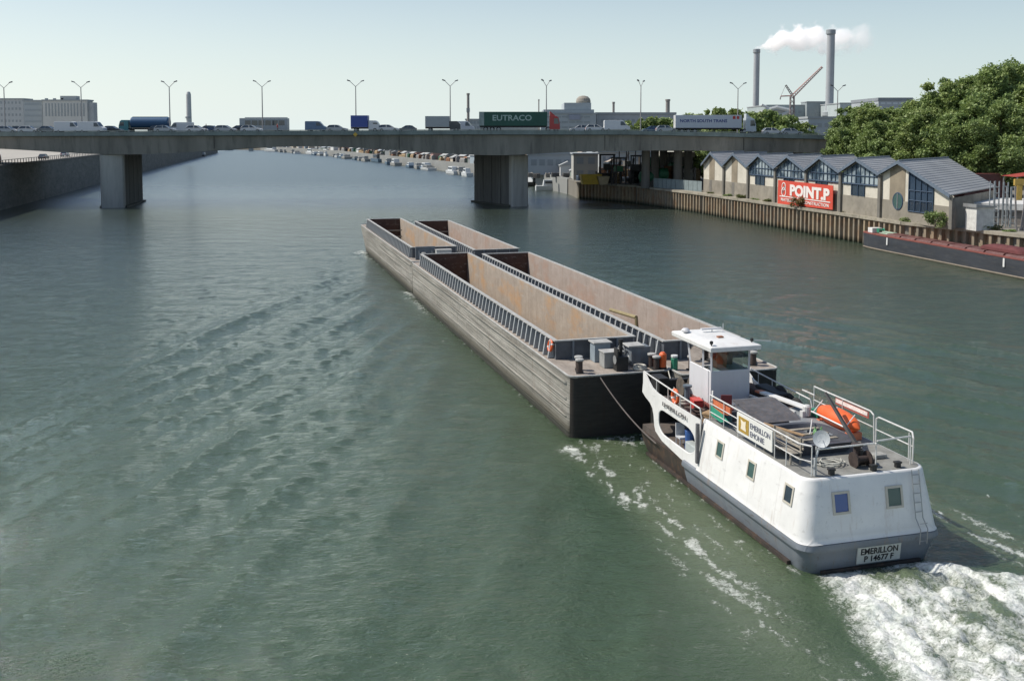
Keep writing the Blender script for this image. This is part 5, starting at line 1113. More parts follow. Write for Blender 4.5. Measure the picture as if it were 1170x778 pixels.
# crane
cr = empty('crane', (atY(905, 130, 400).x, 400, 3.6), 0, 'red lattice crane with a long raised jib between the two smokestacks', 'crane')
k_ = lambda px, y: Vector((atY(px, y, 400).x-cr.location.x, 0, atY(px, y, 400).z-3.6))
def lattice(name, a, b_, w0, w1, m, parent, n=14, r=.09):
    mb = MB(); d = (b_-a); s = d.normalized().cross(Vector((0, 1, 0))).normalized(); y_ = Vector((0, 1, 0)); P_ = []
    for i in range(n+1):
        c = a.lerp(b_, i/n); w_ = w0+(w1-w0)*i/n; P_.append([c+s*w_+y_*w_, c-s*w_+y_*w_, c-s*w_-y_*w_, c+s*w_-y_*w_])
    for i in range(n):
        for j in range(4): mb.tube(P_[i][j], P_[i+1][j], r, 4, cap=False); mb.tube(P_[i][j], P_[i+1][(j+1) % 4], r*.6, 4, cap=False)
    return mb.build(name, m, parent)
crm = haze_mat('crane', (.40, .13, .09)); crm2 = haze_mat('crane_dark', (.16, .10, .09))
lattice('mast', k_(904, 150), k_(906, 110), .8, .7, crm2, cr, 8, .18); lattice('jib', k_(906, 111), k_(942, 76), .55, .3, crm, cr, 16, .13); lattice('counter_jib', k_(906, 109), k_(899, 97.5), .35, .25, crm2, cr, 5, .1)
tubes('stay', [(k_(906, 110), k_(893, 110.5), .28)], crm, cr); tubes('hook_line', [(k_(893, 110.5), k_(892, 114.5), .22)], crm2, cr)
tubes('tie', [(k_(899, 97.5), k_(893, 110.5), .07)], crm2, cr)
# smoke plume: a cloud volume
sm_, nts, bb = new_mat('smoke'); nts.nodes.remove(bb)
pv = nd(nts, 'ShaderNodeVolumePrincipled'); nts.links.new(pv.outputs[0], nts.nodes['Material Output'].inputs['Volume'])
pv.inputs['Color'].default_value = (.97, .96, .95, 1); pv.inputs['Anisotropy'].default_value = 0; PVEM = 1; pv.inputs['Emission Color'].default_value = (.95, .96, 1, 1); scene.cycles.volume_bounces = 6; scene.cycles.max_bounces = 12
tc = nd(nts, 'ShaderNodeTexCoord'); sx = nd(nts, 'ShaderNodeSeparateXYZ'); nts.links.new(tc.outputs['Object'], sx.inputs[0])
def mth(op, *a):
    n = nd(nts, 'ShaderNodeMath', operation=op)
    for i, v in enumerate(a):
        if hasattr(v, 'is_output'): nts.links.new(v, n.inputs[i])
        else: n.inputs[i].default_value = v
    return n.outputs[0]
ps0 = atY(864, 54, 710); ps0.x *= 1.009; xx = sx.outputs[0]
mr = nd(nts, 'ShaderNodeMapRange'); nts.links.new(xx, mr.inputs[0]); mr.inputs[1].default_value = 0; mr.inputs[2].default_value = 16; mr.inputs[3].default_value = 1.6; mr.inputs[4].default_value = 9.0; mr.interpolation_type = 'SMOOTHSTEP'   # radius
n1_ = nd(nts, 'ShaderNodeTexNoise'); nts.links.new(tc.outputs['Object'], n1_.inputs['Vector']); n1_.inputs['Scale'].default_value = .11; n1_.inputs['Detail'].default_value = 5; n1_.inputs['Roughness'].default_value = .6
cz = nd(nts, 'ShaderNodeMapRange'); nts.links.new(xx, cz.inputs[0]); cz.inputs[1].default_value = 0; cz.inputs[2].default_value = 20; cz.inputs[3].default_value = 0; cz.inputs[4].default_value = 6.5; cz.interpolation_type = 'SMOOTHSTEP'
dz_ = mth('SUBTRACT', sx.outputs[2], cz.outputs[0]); dist_ = mth('SQRT', mth('ADD', mth('MULTIPLY', dz_, dz_), mth('MULTIPLY', mth('MULTIPLY', sx.outputs[1], .8), sx.outputs[1])))
rr_ = mth('DIVIDE', dist_, mr.outputs[0]); val = mth('ADD', mth('SUBTRACT', .95, rr_), mth('MULTIPLY', mth('SUBTRACT', n1_.outputs['Fac'], .52), 3.2))
fade = nd(nts, 'ShaderNodeMapRange'); nts.links.new(xx, fade.inputs[0]); fade.inputs[1].default_value = 40; fade.inputs[2].default_value = 84; fade.inputs[3].default_value = 1; fade.inputs[4].default_value = .0
st0 = nd(nts, 'ShaderNodeMapRange'); nts.links.new(xx, st0.inputs[0]); st0.inputs[1].default_value = -1.5; st0.inputs[2].default_value = 0
de = mth('MULTIPLY', mth('MULTIPLY', ramp(nts, val, .0, .5), fade.outputs[0]), mth('MULTIPLY', st0.outputs[0], .34)); nts.links.new(de, pv.inputs['Density']); nts.links.new(mth('MULTIPLY', de, .14), pv.inputs['Emission Strength'])  # weak emission stands in for light scattered many times inside the smoke
MBs = MB().box(-2, 86, -11, 11, -9, 20); so_ = MBs.build('smoke_plume', sm_); so_.location = ps0; tag(so_, 'billowing white smoke drifting right from the shorter smokestack', 'smoke')
sm_.cycles.volume_step_rate = 1.0

# ------------------------------------------------------------------ trees
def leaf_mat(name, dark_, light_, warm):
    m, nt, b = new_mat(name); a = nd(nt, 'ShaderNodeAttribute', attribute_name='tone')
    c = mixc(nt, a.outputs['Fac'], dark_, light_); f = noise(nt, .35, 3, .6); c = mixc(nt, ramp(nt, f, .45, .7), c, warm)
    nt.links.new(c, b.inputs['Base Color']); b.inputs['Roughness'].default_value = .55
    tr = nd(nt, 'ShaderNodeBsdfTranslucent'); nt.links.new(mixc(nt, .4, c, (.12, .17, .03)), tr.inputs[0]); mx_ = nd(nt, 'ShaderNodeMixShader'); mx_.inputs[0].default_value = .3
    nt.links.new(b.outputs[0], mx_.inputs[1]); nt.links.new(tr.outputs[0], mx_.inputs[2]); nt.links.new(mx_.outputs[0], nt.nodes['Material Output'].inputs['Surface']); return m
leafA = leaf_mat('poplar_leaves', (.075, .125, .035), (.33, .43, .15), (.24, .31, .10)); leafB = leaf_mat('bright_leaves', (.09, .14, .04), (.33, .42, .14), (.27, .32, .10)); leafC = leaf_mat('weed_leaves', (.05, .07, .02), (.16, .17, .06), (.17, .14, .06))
bark = mat('bark', (.12, .09, .065), .95, .4, 3)
def crown_mesh(seed, blobs, nleaf, ls, m):
    rng = np.random.RandomState(seed); C_ = []; T = []
    nb = len(blobs); w_ = np.array([b_[3]**2 for b_ in blobs]); w_ = w_/w_.sum(); cnt = (w_*nleaf).astype(int)
    for (x, y, z, r), k in zip(blobs, cnt):
        d = rng.normal(size=(k, 3)); d /= np.linalg.norm(d, axis=1)[:, None]; rad = r*(rng.rand(k)**.35)*(1+.22*rng.normal(size=k)); 
        p_ = d*rad[:, None]*np.array([1, 1, .85])+np.array([x, y, z]); C_.append(p_); bt_ = rng.rand()*.5
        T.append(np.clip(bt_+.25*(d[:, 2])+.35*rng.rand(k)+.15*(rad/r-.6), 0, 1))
    C_ = np.concatenate(C_); T = np.concatenate(T); n = len(C_)
    a = rng.normal(size=(n, 3)); a /= np.linalg.norm(a, axis=1)[:, None]; b_ = np.cross(a, rng.normal(size=(n, 3))); b_ /= np.linalg.norm(b_, axis=1)[:, None]
    s = ls*(.6+.9*rng.rand(n))[:, None]
    V_ = np.stack([C_-a*s, C_+b_*s*.55, C_+a*s, C_-b_*s*.55], 1).reshape(-1, 3)
    me = bpy.data.meshes.new('crown'); me.vertices.add(n*4); me.vertices.foreach_set('co', V_.reshape(-1).astype(np.float32)); me.loops.add(n*4); me.loops.foreach_set('vertex_index', np.arange(n*4, dtype=np.int32)); me.polygons.add(n); me.polygons.foreach_set('loop_start', np.arange(0, n*4, 4, dtype=np.int32)); me.update()
    at_ = me.attributes.new('tone', 'FLOAT', 'POINT'); at_.data.foreach_set('value', np.repeat(T, 4).astype(np.float32)); me.materials.append(m); return me
def tree(label, loc, seed, h=16, rad=5, m=None, nleaf=42000, ls=.20, name='broadleaf_tree', group=None, slim=1.0, low=.25):
    rng = random.Random(seed); e = empty(name, loc, 0, label, 'tree', group)
    blobs = []; limbs = []
    nb = 30
    for i in range(nb):
        t = (i+.5)/nb; z = h*(low+(1-low)*t*.97); env = rad*slim*(math.sin(math.pi*(t*.80+.17))**.7)*(1 if t < .7 else 1-(t-.7)*1.2)
        a = i*2.4+rng.random(); rr_ = env*(.25+.7*rng.random()); r = (.95+.9*rng.random())*rad/4.6*(1 if t < .75 else .72)
        blobs.append((rr_*math.cos(a), rr_*math.sin(a), z, r)); 
        if i % 3 == 0: limbs.append((rr_*math.cos(a), rr_*math.sin(a), z))
    for i in range(9):      # ragged upward shoots
        a = rng.random()*6.28; q2 = rad*slim*.75*rng.random(); blobs.append((q2*math.cos(a), q2*math.sin(a), h*(.86+.15*rng.random()), .45+.35*rng.random()))
    for i in range(12):
        a = rng.random()*6.28; q2 = rad*slim*(.85+.3*rng.random()); blobs.append((q2*math.cos(a), q2*math.sin(a), h*(low+.1+.5*rng.random()), .5+.5*rng.random()))
    mb = MB(); mb.tube((0, 0, 0), (.1, .05, h*.35), .32*h/16, 8, .24*h/16); mb.tube((.1, .05, h*.35), (-.1, 0, h*.85), .24*h/16, 8, .05)
    for x, y, z in limbs: mb.tube((0, 0, max(z-h*.22, h*.12)), (x*.9, y*.9, z), .11, 5, .03)
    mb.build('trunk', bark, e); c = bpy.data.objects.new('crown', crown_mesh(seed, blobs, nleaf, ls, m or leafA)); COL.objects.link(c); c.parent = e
    return e
GT = 'tall trees behind the quay building'
tp = [tree('x', (0, 0, 0), 11, 17, 5.2), tree('x', (0, 0, 0), 23, 18, 5.6), tree('x', (0, 0, 0), 37, 16, 5.0, leafB), tree('x', (0, 0, 0), 41, 19, 5.8)]
TL = [(982, 125, 178, 'leftmost of the trees behind the quay building, touching the bridge'), (988, 127, 170, 'low rounded tree second from the left of the bank trees'), (997, 122, 176, 'tree whose top stands before the pale green hall'), (1004, 128, 168, 'tree with bright leaves before the cream hall'), (1026, 126, 172, 'tree just below the dark-roofed office'), (1048, 120, 166, 'tree rising at the right of the dark-roofed office'),
      (1072, 110, 172, 'tree that hides the foot of the farthest lamp'), (1094, 98, 164, 'tall tree above the broad end roof of the quay building'), (1116, 88, 170, 'tall tree with ragged shoots, third from the right edge'), (1140, 80, 162, 'tallest tree near the right edge'), (1166, 74, 166, 'tree cut by the right edge of the picture'),
      (1060, 128, 150, 'shaded lower tree behind the ridge of the quay building'), (1092, 132, 146, 'lower tree close behind the broad end roof'), (1124, 112, 148, 'dark tree over the red canopy'), (1152, 118, 143, 'front tree overhanging the yellow post'), (1185, 100, 150, 'tree beyond the right edge reaching into the picture'), (1008, 140, 158, 'low tree close behind the glazed gables'), (1035, 140, 155, 'low tree right behind the seventh ridge')]
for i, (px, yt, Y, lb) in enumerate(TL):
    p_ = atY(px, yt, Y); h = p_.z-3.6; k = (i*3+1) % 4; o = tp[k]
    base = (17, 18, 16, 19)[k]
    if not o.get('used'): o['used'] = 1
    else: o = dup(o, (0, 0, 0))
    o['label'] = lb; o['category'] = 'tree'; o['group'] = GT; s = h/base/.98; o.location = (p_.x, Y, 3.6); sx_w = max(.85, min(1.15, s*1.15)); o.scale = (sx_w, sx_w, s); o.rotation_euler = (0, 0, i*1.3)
for o in bpy.data.objects:
    if 'used' in o: del o['used']
GB = 'trees beyond the bridge'
tq = tree('x', (0, 0, 0), 61, 14, 5.5, leafB, 9000, .42, low=.12); tq2 = tree('x', (0, 0, 0), 67, 14, 5.5, leafA, 9000, .42, low=.12)
BL = [(730, 140, 300, 0, 'light green tree at the left of the low group in mid bridge'), (745, 136, 304, 0, 'light green tree in the middle of the low group beyond mid bridge'), (762, 137, 300, 1, 'dark green tree just left of the white articulated lorry'), (822, 125.5, 300, 0, 'yellowish green tree above the end of the white lorry trailer'), (840, 127, 306, 0, 'yellowish green tree above the white lorry cab'), (862, 130, 300, 1, 'dark tree right of the white lorry cab'), (880, 128, 310, 1, 'dark tree below the sloping ducts'), (898, 134, 298, 1, 'dark tree at the foot of the crane'), (914, 142, 300, 1, 'small dark tree at the right of the crane'),
      (792, 132, 330, 1, 'dark tree barely topping the white lorry trailer'), (786, 168, 226, 0, 'bright tree seen under the bridge, left of the first gable'), (800, 166, 232, 1, 'darker tree under the bridge touching the first gable'), (771, 168, 240, 1, 'dark tree under the bridge behind the beige roof')]
for i, (px, yt, Y, k, lb) in enumerate(BL):
    p_ = atY(px, yt, Y); o = (tq, tq2)[k]
    if o['label'] != 'x': o = dup(o, (0, 0, 0))
    o['label'] = lb; o['group'] = GB; s = (p_.z-3.6)/14; o.location = (p_.x, Y, 3.6); o.scale = (max(.7, min(s, 1.2)),)*2+(s,); o.rotation_euler = (0, 0, i*1.7)

# ------------------------------------------------------------------ quay building with seven gables
B0 = Vector((35.75, 180.0, 3.62)); bd_ = Vector((.2031, -.9792, 0)); bn_ = Vector((-.9792, -.2031, 0))
qb = empty('quay_building', B0, 0, 'long building with seven blue-edged gables along the right quay', 'building')
def fp(s, z, o_=0.0): q2 = bd_*s+bn_*o_; return Vector((q2.x, q2.y, z-3.62))
PK = [(2.9, 10.93), (12.6, 10.95), (22.4, 10.97), (32.2, 11.0), (42.0, 11.05), (51.6, 10.98), (61.1, 10.9)]
VL = [(-1.2, 8.7), (8.2, 8.8), (18.0, 8.95), (27.8, 9.05), (37.6, 9.1), (47.2, 9.2), (56.8, 9.3), (71.4, 7.35)]
cream = mat('panel_cream', (.58, .545, .46), .85, .15, .4, dirt=.4, dirtcol=(.28, .25, .19)); browns = mat('panel_brown', (.26, .22, .16), .85, .25, .6); base_c = mat('panel_base', (.27, .245, .20), .9, .25, .5, dirt=.5, dirtcol=(.14, .13, .09))
bluefr = mat('blue_frame', (.035, .065, .11), .5, .2, 2); roofm = mat('seam_roof', (.34, .35, .355), .55, .18, .3, dirt=.3, dirtcol=(.14, .15, .17), stretch=(.3, .3, .3)); pil = mat('pilaster', (.17, .16, .14), .9, .25, 1)
def mk_rg():
    m, nt, b = new_mat('reflecting_glazing'); f = noise(nt, .35, 3, .6); c = mixc(nt, ramp(nt, f, .42, .58), (.05, .08, .11), (.34, .40, .42)); nt.links.new(c, b.inputs['Base Color']); b.inputs['Roughness'].default_value = .12; return m
glz = mk_rg()
def gz(s):   # gable outline height at s
    pts = [VL[0]]
    for i in range(7): pts += [PK[i], VL[i+1]]
    for (a, za), (b_, zb) in zip(pts, pts[1:]):
        if a <= s <= b_: return za+(zb-za)*(s-a)/(b_-a)
    return 8
rb_ = Vector((.616, .788, 0))        # direction the ridges run, away from the river
for i in range(7):
    s0, s1 = VL[i][0], VL[i+1][0]; sp_ = PK[i][0]
    w_ = MB().quad(fp(s0, 3.6), fp(s1, 3.6), fp(s1, VL[i+1][1]), fp(sp_, PK[i][1]), fp(s0, VL[i][1])); w_ = w_.build('gable_wall', cream, qb)
    def rect(name, a, b_, z0, z1, m, o_=.04, par=w_):
        zl, zr = (min(z1, gz(a)-.12), min(z1, gz(b_)-.12)); mb = MB(); pts = [(a, z0), (b_, z0), (b_, zr)]
        if a < sp_ < b_ and z1 > max(zl, zr): pts.append((sp_, min(z1, gz(sp_)-.12)))
        pts.append((a, zl)); mb.loft([[fp(s, z, 0.004) for s, z in pts], [fp(s, z, o_) for s, z in pts]]); return mb.build(name, m, par)
    rect('base_panel', s0+.02, s1-.02, 3.6, 6.15, base_c, .05)
    if i < 2:
        rect('centre_strip', sp_-1.5, sp_+.9, 6.15, 12, browns, .03); rect('centre_strip', sp_-1.3, sp_-.2, 3.7, 6.1, pil, .07)
    elif i < 6:
        g = rect('glazing', s0+.45, s1-.45, 7.9, 12, glz, .05); g2 = rect('glazing', sp_-1.7, sp_+1.4, 6.2, 7.9, glass, .06)
        mb = MB()
        for k in range(9):
            s = s0+.5+(s1-s0-1.0)*k/8; zt1 = gz(s)-.2
            if zt1 > 8.0: mb.tube(fp(s, 7.6, .12), fp(s, zt1, .12), .07, 4)
        for z in (7.75, 8.9): 
            xs_ = [s for s in np.linspace(s0+.5, s1-.5, 40) if gz(s)-.2 > z]
            mb.tube(fp(xs_[0], z, .12), fp(xs_[-1], z, .12), .12 if z < 8 else .07, 4)
        for s in (sp_-1.7, sp_-.15, sp_+1.4): mb.tube(fp(s, 6.2, .12), fp(s, 7.7, .12), .08, 4)
        mb.build('mullion', bluefr, g)
    else:
        rect('centre_strip', sp_-2.4, sp_+.9, 6.15, 12, browns, .03)
        cxs = 60.6; q3 = bn_.to_track_quat('Z', 'Y'); c0_ = fp(cxs, 6.1, .06); rw = MB().torus(c0_, 1.02, .10, q3, 28, 6).build('round_window', bluefr, w_); MB().lathe([(.95, .02), (.95, .06)], c0_, 24, q3).build('pane', glassg, rw)
        MB().box(-.06, .06, -.95, .95, .065, .12, frame(c0_, bd_, (0, 0, 1))).build('pane_bar', steel, rw)
        g = rect('glazing', 62.9, 67.7, 5.0, 12, glz if False else mk_glass('tall_glass', (.03, .05, .08)), .05)
        mb = MB()
        for s in (62.9, 64.1, 65.3, 66.5, 67.7): mb.tube(fp(s, 5.0, .12), fp(s, gz(s)-.2, .12), .08, 4)
        for z in (5.05, 6.4, 7.6): mb.tube(fp(62.9, z, .12), fp(67.7, min(z, gz(67.7)-.2), .12), .07, 4)
        mb.build('mullion', bluefr, g)
    # roof slopes
    Lr = 14 if i < 6 else 23; dv_ = rb_*Lr
    for (a, za), (b_, zb) in (((sp_, PK[i][1]), (s0, VL[i][1])), ((sp_, PK[i][1]), (s1, VL[i+1][1]))):
        A0, A1 = fp(a, za+.10, .55), fp(b_, zb+.10, .55); mb = MB(); lenr = (A1-A0).length
        up = Vector((0, 0, .12)); mb.loft([[A0, A1, A1+up, A0+up], [A0+dv_, A1+dv_, A1+dv_+up, A0+dv_+up]]); rf_ = mb.build('roof', roofm, qb)
        mb = MB(); ns = int(lenr/.65)
        for k in range(1, ns): mb.tube(A0.lerp(A1, k/ns)+up*1.1, A0.lerp(A1, k/ns)+up*1.1+dv_, .035, 4)
        mb.build('standing_seam', roofm, rf_)
        mb = MB(); mb.loft([[A0+bn_*.003-Vector((0, 0, .25)), A1+bn_*.003-Vector((0, 0, .25)), A1+up*1.3+bn_*.003, A0+up*1.3+bn_*.003], [A0+bn_*.09-Vector((0, 0, .25)), A1+bn_*.09-Vector((0, 0, .25)), A1+up*1.3+bn_*.09, A0+up*1.3+bn_*.09]]); mb.build('barge_board', mat('board_blue', (.13, .165, .21), .5, .2, 1), rf_)
    A0 = fp(sp_, PK[i][1]+.26, .5); MB().tube(A0, A0+dv_, .12, 6).build('ridge_cap', mat('ridge', (.28, .30, .32), .5), qb)
    # pilaster / downpipe at each valley
    sv = s1 if i < 6 else 71.3
    MB().loft([[fp(sv-.28, 3.6, .004), fp(sv+.28, 3.6, .004), fp(sv+.28, 3.6, .35), fp(sv-.28, 3.6, .35)], [fp(sv-.28, gz(sv)-.15, .004), fp(sv+.28, gz(sv)-.15, .004), fp(sv+.28, gz(sv)-.15, .35), fp(sv-.28, gz(sv)-.15, .35)]]).build('pilaster', pil, qb)
# end wall under the broad eave, and back walls
E0 = fp(71.4, 3.6); E1 = E0+rb_*21; MB().quad(E0, E1, E1+Vector((0, 0, 3.6)), E0+Vector((0, 0, 3.6))).build('end_wall', base_c, qb)
E0 = fp(-1.2, 3.6); E1 = E0+rb_*14; MB().quad(E0, E1, E1+Vector((0, 0, 5.0)), E0+Vector((0, 0, 5.0))).build('end_wall', cream, qb)
# red banner sign
sgn = empty('advertising_banner', B0, 0, 'big red banner reading POINT.P in white on the quay building', 'banner')
bred = mat('banner_tomato', (.58, .075, .045), .55, .1, 1)
MB().loft([[fp(s, z, o_) for s, z in ((29.6, 3.72), (46.0, 3.95), (46.0, 7.3), (29.6, 7.35))] for o_ in (.55, .62)]).build('cloth', bred, sgn)
bw = mat('banner_white', (.75, .70, .66), .6, .05)
Mt = frame(fp(39.4, 5.98, .66), bd_+Vector((0, 0, -.005)), (0, 0, 1)); text('lettering', 'POINT.P', 11.6, 1.75, Mt, bw, sgn, .05, .02, .0)
MB().loft([[fp(s, z, .64) for s, z in ((30.3, 4.86), (45.4, 4.86), (45.4, 5.0), (30.3, 5.0))], [fp(s, z, .67) for s, z in ((30.3, 4.86), (45.4, 4.86), (45.4, 5.0), (30.3, 5.0))]]).build('underline', bw, sgn)
Mt = frame(fp(37.9, 4.43, .66), bd_, (0, 0, 1)); text('lettering', 'MATERIAUX DE CONSTRUCTION', 14.2, .46, Mt, bw, sgn, .01, .02)
Mt = frame(fp(31.55, 6.05, .66), bd_, (0, 0, 1))
lg = MB(); q3 = bn_.to_track_quat('Z', 'Y'); c0_ = fp(31.6, 6.05, .66)
for (oy, rr__) in ((.42, .62), (-.42, .72)):
    k = 20; c1_ = c0_+Vector((0, 0, oy))
    for j in range(k):
        a0, a1 = 2*math.pi*j/k, 2*math.pi*(j+1)/k; f_ = lambda a, r: c1_+bd_*(r*math.cos(a)*1.05)+Vector((0, 0, r*math.sin(a)))
        lg.loft([[f_(a0, rr__), f_(a1, rr__), f_(a1, rr__-.16), f_(a0, rr__-.16)], [q4+bn_*.02 for q4 in (f_(a0, rr__), f_(a1, rr__), f_(a1, rr__-.16), f_(a0, rr__-.16))]])
lg.tube(c0_+bd_*-.35+Vector((0, 0, -.6)), c0_+bd_*.4+Vector((0, 0, .55)), .08, 4); lg.build('emblem', bw, sgn)
# shed and low wall right of it
sh = empty('white_shed', fp(72.9, 3.62)+B0+rb_*1.5, math.atan2(bd_.y, bd_.x), 'small white shed standing at the right end of the quay building', 'shed')
MB().box(0, 1.9, 0, 2.2, 0, 2.6).build('wall', mat('shed_white', (.62, .62, .58), .7), sh); MB().prism([(-.2, 2.61), (2.4, 2.61), (2.4, 2.75), (-.2, 3.0)], -.2, 2.1).build('roof', steel, sh)
lbld = empty('low_store', (0, 0, 0), 0, 'low building with a white fascia behind the steel frames at the right', 'building')
a_, b2 = atY(1105, 240, 118), atY(1230, 243, 112)
MB().loft([[(a_.x, a_.y, z), (b2.x, b2.y, z), (b2.x+3, b2.y+12, z), (a_.x+3, a_.y+12, z)] for z in (3.6, 5.4)]).build('wall', mat('store_wall', (.24, .22, .20), .9, .3), lbld); MB().loft([[(a_.x-.2, a_.y-.3, z), (b2.x, b2.y-.3, z), (b2.x+3, b2.y+12, z), (a_.x+3, a_.y+12, z)] for z in (5.41, 6.15)]).build('fascia', mat('fascia_white', (.66, .66, .64), .6), lbld)
# steel frames (lattice pylons)
GP = 'steel frames on the right quay'
for px, hh_, lb in ((1134, 5.4, 'first lattice frame from the left at the right end of the quay building'), (1144, 5.2, 'second lattice frame, close right of the first'), (1153, 4.7, 'third lattice frame, darker and leaning slightly')):
    p_ = atY(px, 262, 112.5 if px != 1144 else 114); e = empty('lattice_pylon', (p_.x, p_.y, 3.6), R(20), lb, 'steel frame', GP)
    mb = MB()
    for x in (-.42, .42):
        for y in (-.3, .3): mb.tube((x, y, 0), (x*.9, y, hh_), .07, 5)
    mb.build('post', mat('frame_steel', (.30, .33, .34), .5, .3), e)
    for k in range(7): MB().tube((-.42, -.3, .5+k*.7), (.42, -.3, .5+k*.7), .05, 4).build('rung', mat('frame_steel', (.30, .33, .34)), e)
for i, (px, h_) in enumerate(((1160, 5.0), (1165, 4.6), (1168, 5.6))):
    p_ = atY(px, 268, 108.5); mb = MB().tube((0, 0, 0), ((-.3, .5, 0)[i], 0, h_), .10, 6).lathe([(.14, 0), (.14, .3)], (0, 0, 0), 8); o = mb.build('steel_pole', mat('pole_rust', (.26, .24, .23), .6, .3)); o.location = (p_.x, p_.y, 3.6); tag(o, ('dull pole leaning left beside the lattice frames', 'dull pole leaning right beside the lattice frames', 'tall upright pole at the right picture edge')[i], 'pole', 'poles on the right quay')
# wire fence on the quay, right
fe = empty('quay_fence', (0, 0, 0), 0, 'grey wire fence running along the right quay behind the black barge', 'fence'); mb = MB(); pts = []
for i in range(9):
    x = 58.2+i*1.7-.0; y = 108.5-i*3.2*.95; mbp = MB().tube((x+1.0, y, 3.6), (x+1.0, y, 5.6), .05, 5).build('post', steel, fe); pts.append((x+1.0, y))
for z in (4.0, 4.5, 5.0, 5.5): mb.path([(x, y, z) for x, y in pts], .02, 4)
mb.build('wire', steel, fe)
# red canopy and yellow post, red machine under the trees
cn = empty('red_canopy', atY(1184, 200, 130), 0, 'red canopy on posts below the trees near the right edge', 'canopy'); cn.location.z = 3.6
MB().prism([(-3.5, 5.2), (3.5, 5.2), (0, 5.7)], -2, 2, 'y').build('cover', mat('canopy_red', (.33, .05, .035), .7), cn)
for x in (-3.2, 3.2): 
    for y in (-1.8, 1.8): MB().tube((x, y, 0), (x, y, 5.2), .1, 6).build('leg', steel, cn)
mc = empty('red_container', (atY(1120, 205, 140).x, 140, 3.6), R(20), 'dark red container in the shade under the trees right of the big roof', 'container')
MB().box(-4, 4, -1.3, 1.3, 0, 2.6).box(-4, 4, -1.3, 1.3, 2.65, 5.2).build('body', mat('container_red', (.13, .04, .035), .6, .2), mc, .04); MB().box(-4.05, -4.0, -1.2, 1.2, .1, 5.1).build('door', mat('container_red', (.13, .04, .035)), mc)
yp = MB().box(-.35, .35, -.3, .3, 0, 4.4).box(-.6, .6, -.2, .2, 4.4, 5.2).build('yellow_post', mat('post_yellow', (.42, .28, .06), .5), None, .04); yp.location = (atY(1166, 210, 122).x, 122, 3.6); tag(yp, 'yellow post at the right edge beside the red canopy', 'post')
# weeds and bushes on the quay edge
GW = 'weeds along the quay edge'
def bush(label, loc, seed, r, m, group=GW, tall=.8, n=900):
    e = empty('bush', loc, 0, label, 'bush', group); rng = random.Random(seed)
    blobs = [(rng.uniform(-r, r)*.8, rng.uniform(-r, r)*.6, r*tall*(.3+.7*rng.random()), r*.45) for _ in range(9)]
    c = bpy.data.objects.new('foliage', crown_mesh(seed, blobs, n, .10, m)); COL.objects.link(c); c.parent = e
    mb = MB()
    for k in range(5): a = k*1.3; mb.tube((0, 0, 0), (r*.5*math.cos(a), r*.4*math.sin(a), r*tall*.8), .03, 4)
    mb.build('stem', bark, e); return e
wl = [(806, 'left end of the quay edge'), (826, 'second gable'), (842, 'foot of the second gable strip'), (858, 'third gable'), (872, 'third gable, right part'), (893, 'left half of the red banner'), (960, 'right of the red banner'), (985, 'sixth gable'), (1004, 'left of the round window'), (1020, 'round window'), (1036, 'tall blue glazing'), (1050, 'right end of the tall blue glazing'), (1070, 'last cream panel'), (1112, 'steel shed'), (1125, 'first lattice frame'), (1145, 'second lattice frame')]
bproto = [bush('x', (0, 0, 0), 5, .9, leafC), bush('x', (0, 0, 0), 8, .9, leafA)]
for i, (px, lb) in enumerate(wl):
    t = None
    # point on the quay strip between wall and building
    if px < 975: a, b_ = Vector((*RS[0], 0)), Vector((*RS[1], 0))
    else: a, b_ = Vector((*RS2[1], 0)), Vector((*RS2[3], 0))
    best = min((abs((585+F*(a.lerp(b_, k/300).x)/(a.lerp(b_, k/300).y*cp+10.4*sp))-px), k) for k in range(301))[1]; p_ = a.lerp(b_, best/300)+Vector((.9, .1, 3.62)); o = bproto[i % 2]
    if o['label'] != 'x': o = dup(o, (0, 0, 0))
    o.location = p_; o['label'] = 'low weeds on the quay edge below the '+lb; s = .55+.4*((i*7) % 5)/4; o.scale = (s*1.5, s*1.5, s*.7); o.rotation_euler = (0, 0, i*.9)
bs = bush('rust-brown bush growing in front of the middle of the red banner', fp(37.2, 3.6, 1.2)+B0, 15, 1.1, leaf_mat('brown_leaves', (.09, .07, .02), (.22, .17, .06), (.2, .1, .04)), None, 1.2, 1400)
bs2 = bush('round green bush against the last cream panel left of the white shed', fp(69.5, 3.6, .9)+B0, 17, 1.2, leafA, None, 1.3, 1600)

# ------------------------------------------------------------------ black moored barge
mbx = Vector((44.5, 124.5, 0)); md_ = (Vector((51.0, 94.6, 0))-mbx).normalized(); yaw = math.atan2(-md_.y, -md_.x)-math.pi/2
bb_ = empty('moored_barge', mbx, yaw, 'black moored barge with red hatch covers lying at the right quay', 'barge')   # local +y towards its bow, hull runs to -y, +x away from camera
L_ = 62
def mring(z, dxy): 
    pts = [(0+dxy, -4.5), (.15+dxy, -2), (.5+dxy, -.4), (1.0, .1-dxy*.5), (1.5, .1-dxy*.5), (2.2-dxy, -1.5), (3.0-dxy, -5), (3.6-dxy, -10), (3.6-dxy, -L_), (dxy, -L_)]
    return [(x, y, z) for x, y in pts]
blk = mat('barge_black', (.045, .05, .06), .5, .3, .8, dirt=.4, dirtcol=(.12, .11, .1), stretch=(1, .3, 2))
MB().loft([mring(-.8, .3), mring(0, .08), mring(1.2, .0), mring(1.85, -.03)]).build('hull', blk, bb_)
MB().loft([mring(0.02, .0), mring(.12, -.05), mring(.22, .02)], False, False).build('boot_line', mat('boot_brown', (.20, .17, .13), .8), bb_)
MB().loft([mring(1.86, -.06), mring(1.98, -.06)]).build('gunwale', mat('gunwale_red', (.24, .075, .06), .6, .3, 1), bb_)
mb = MB()
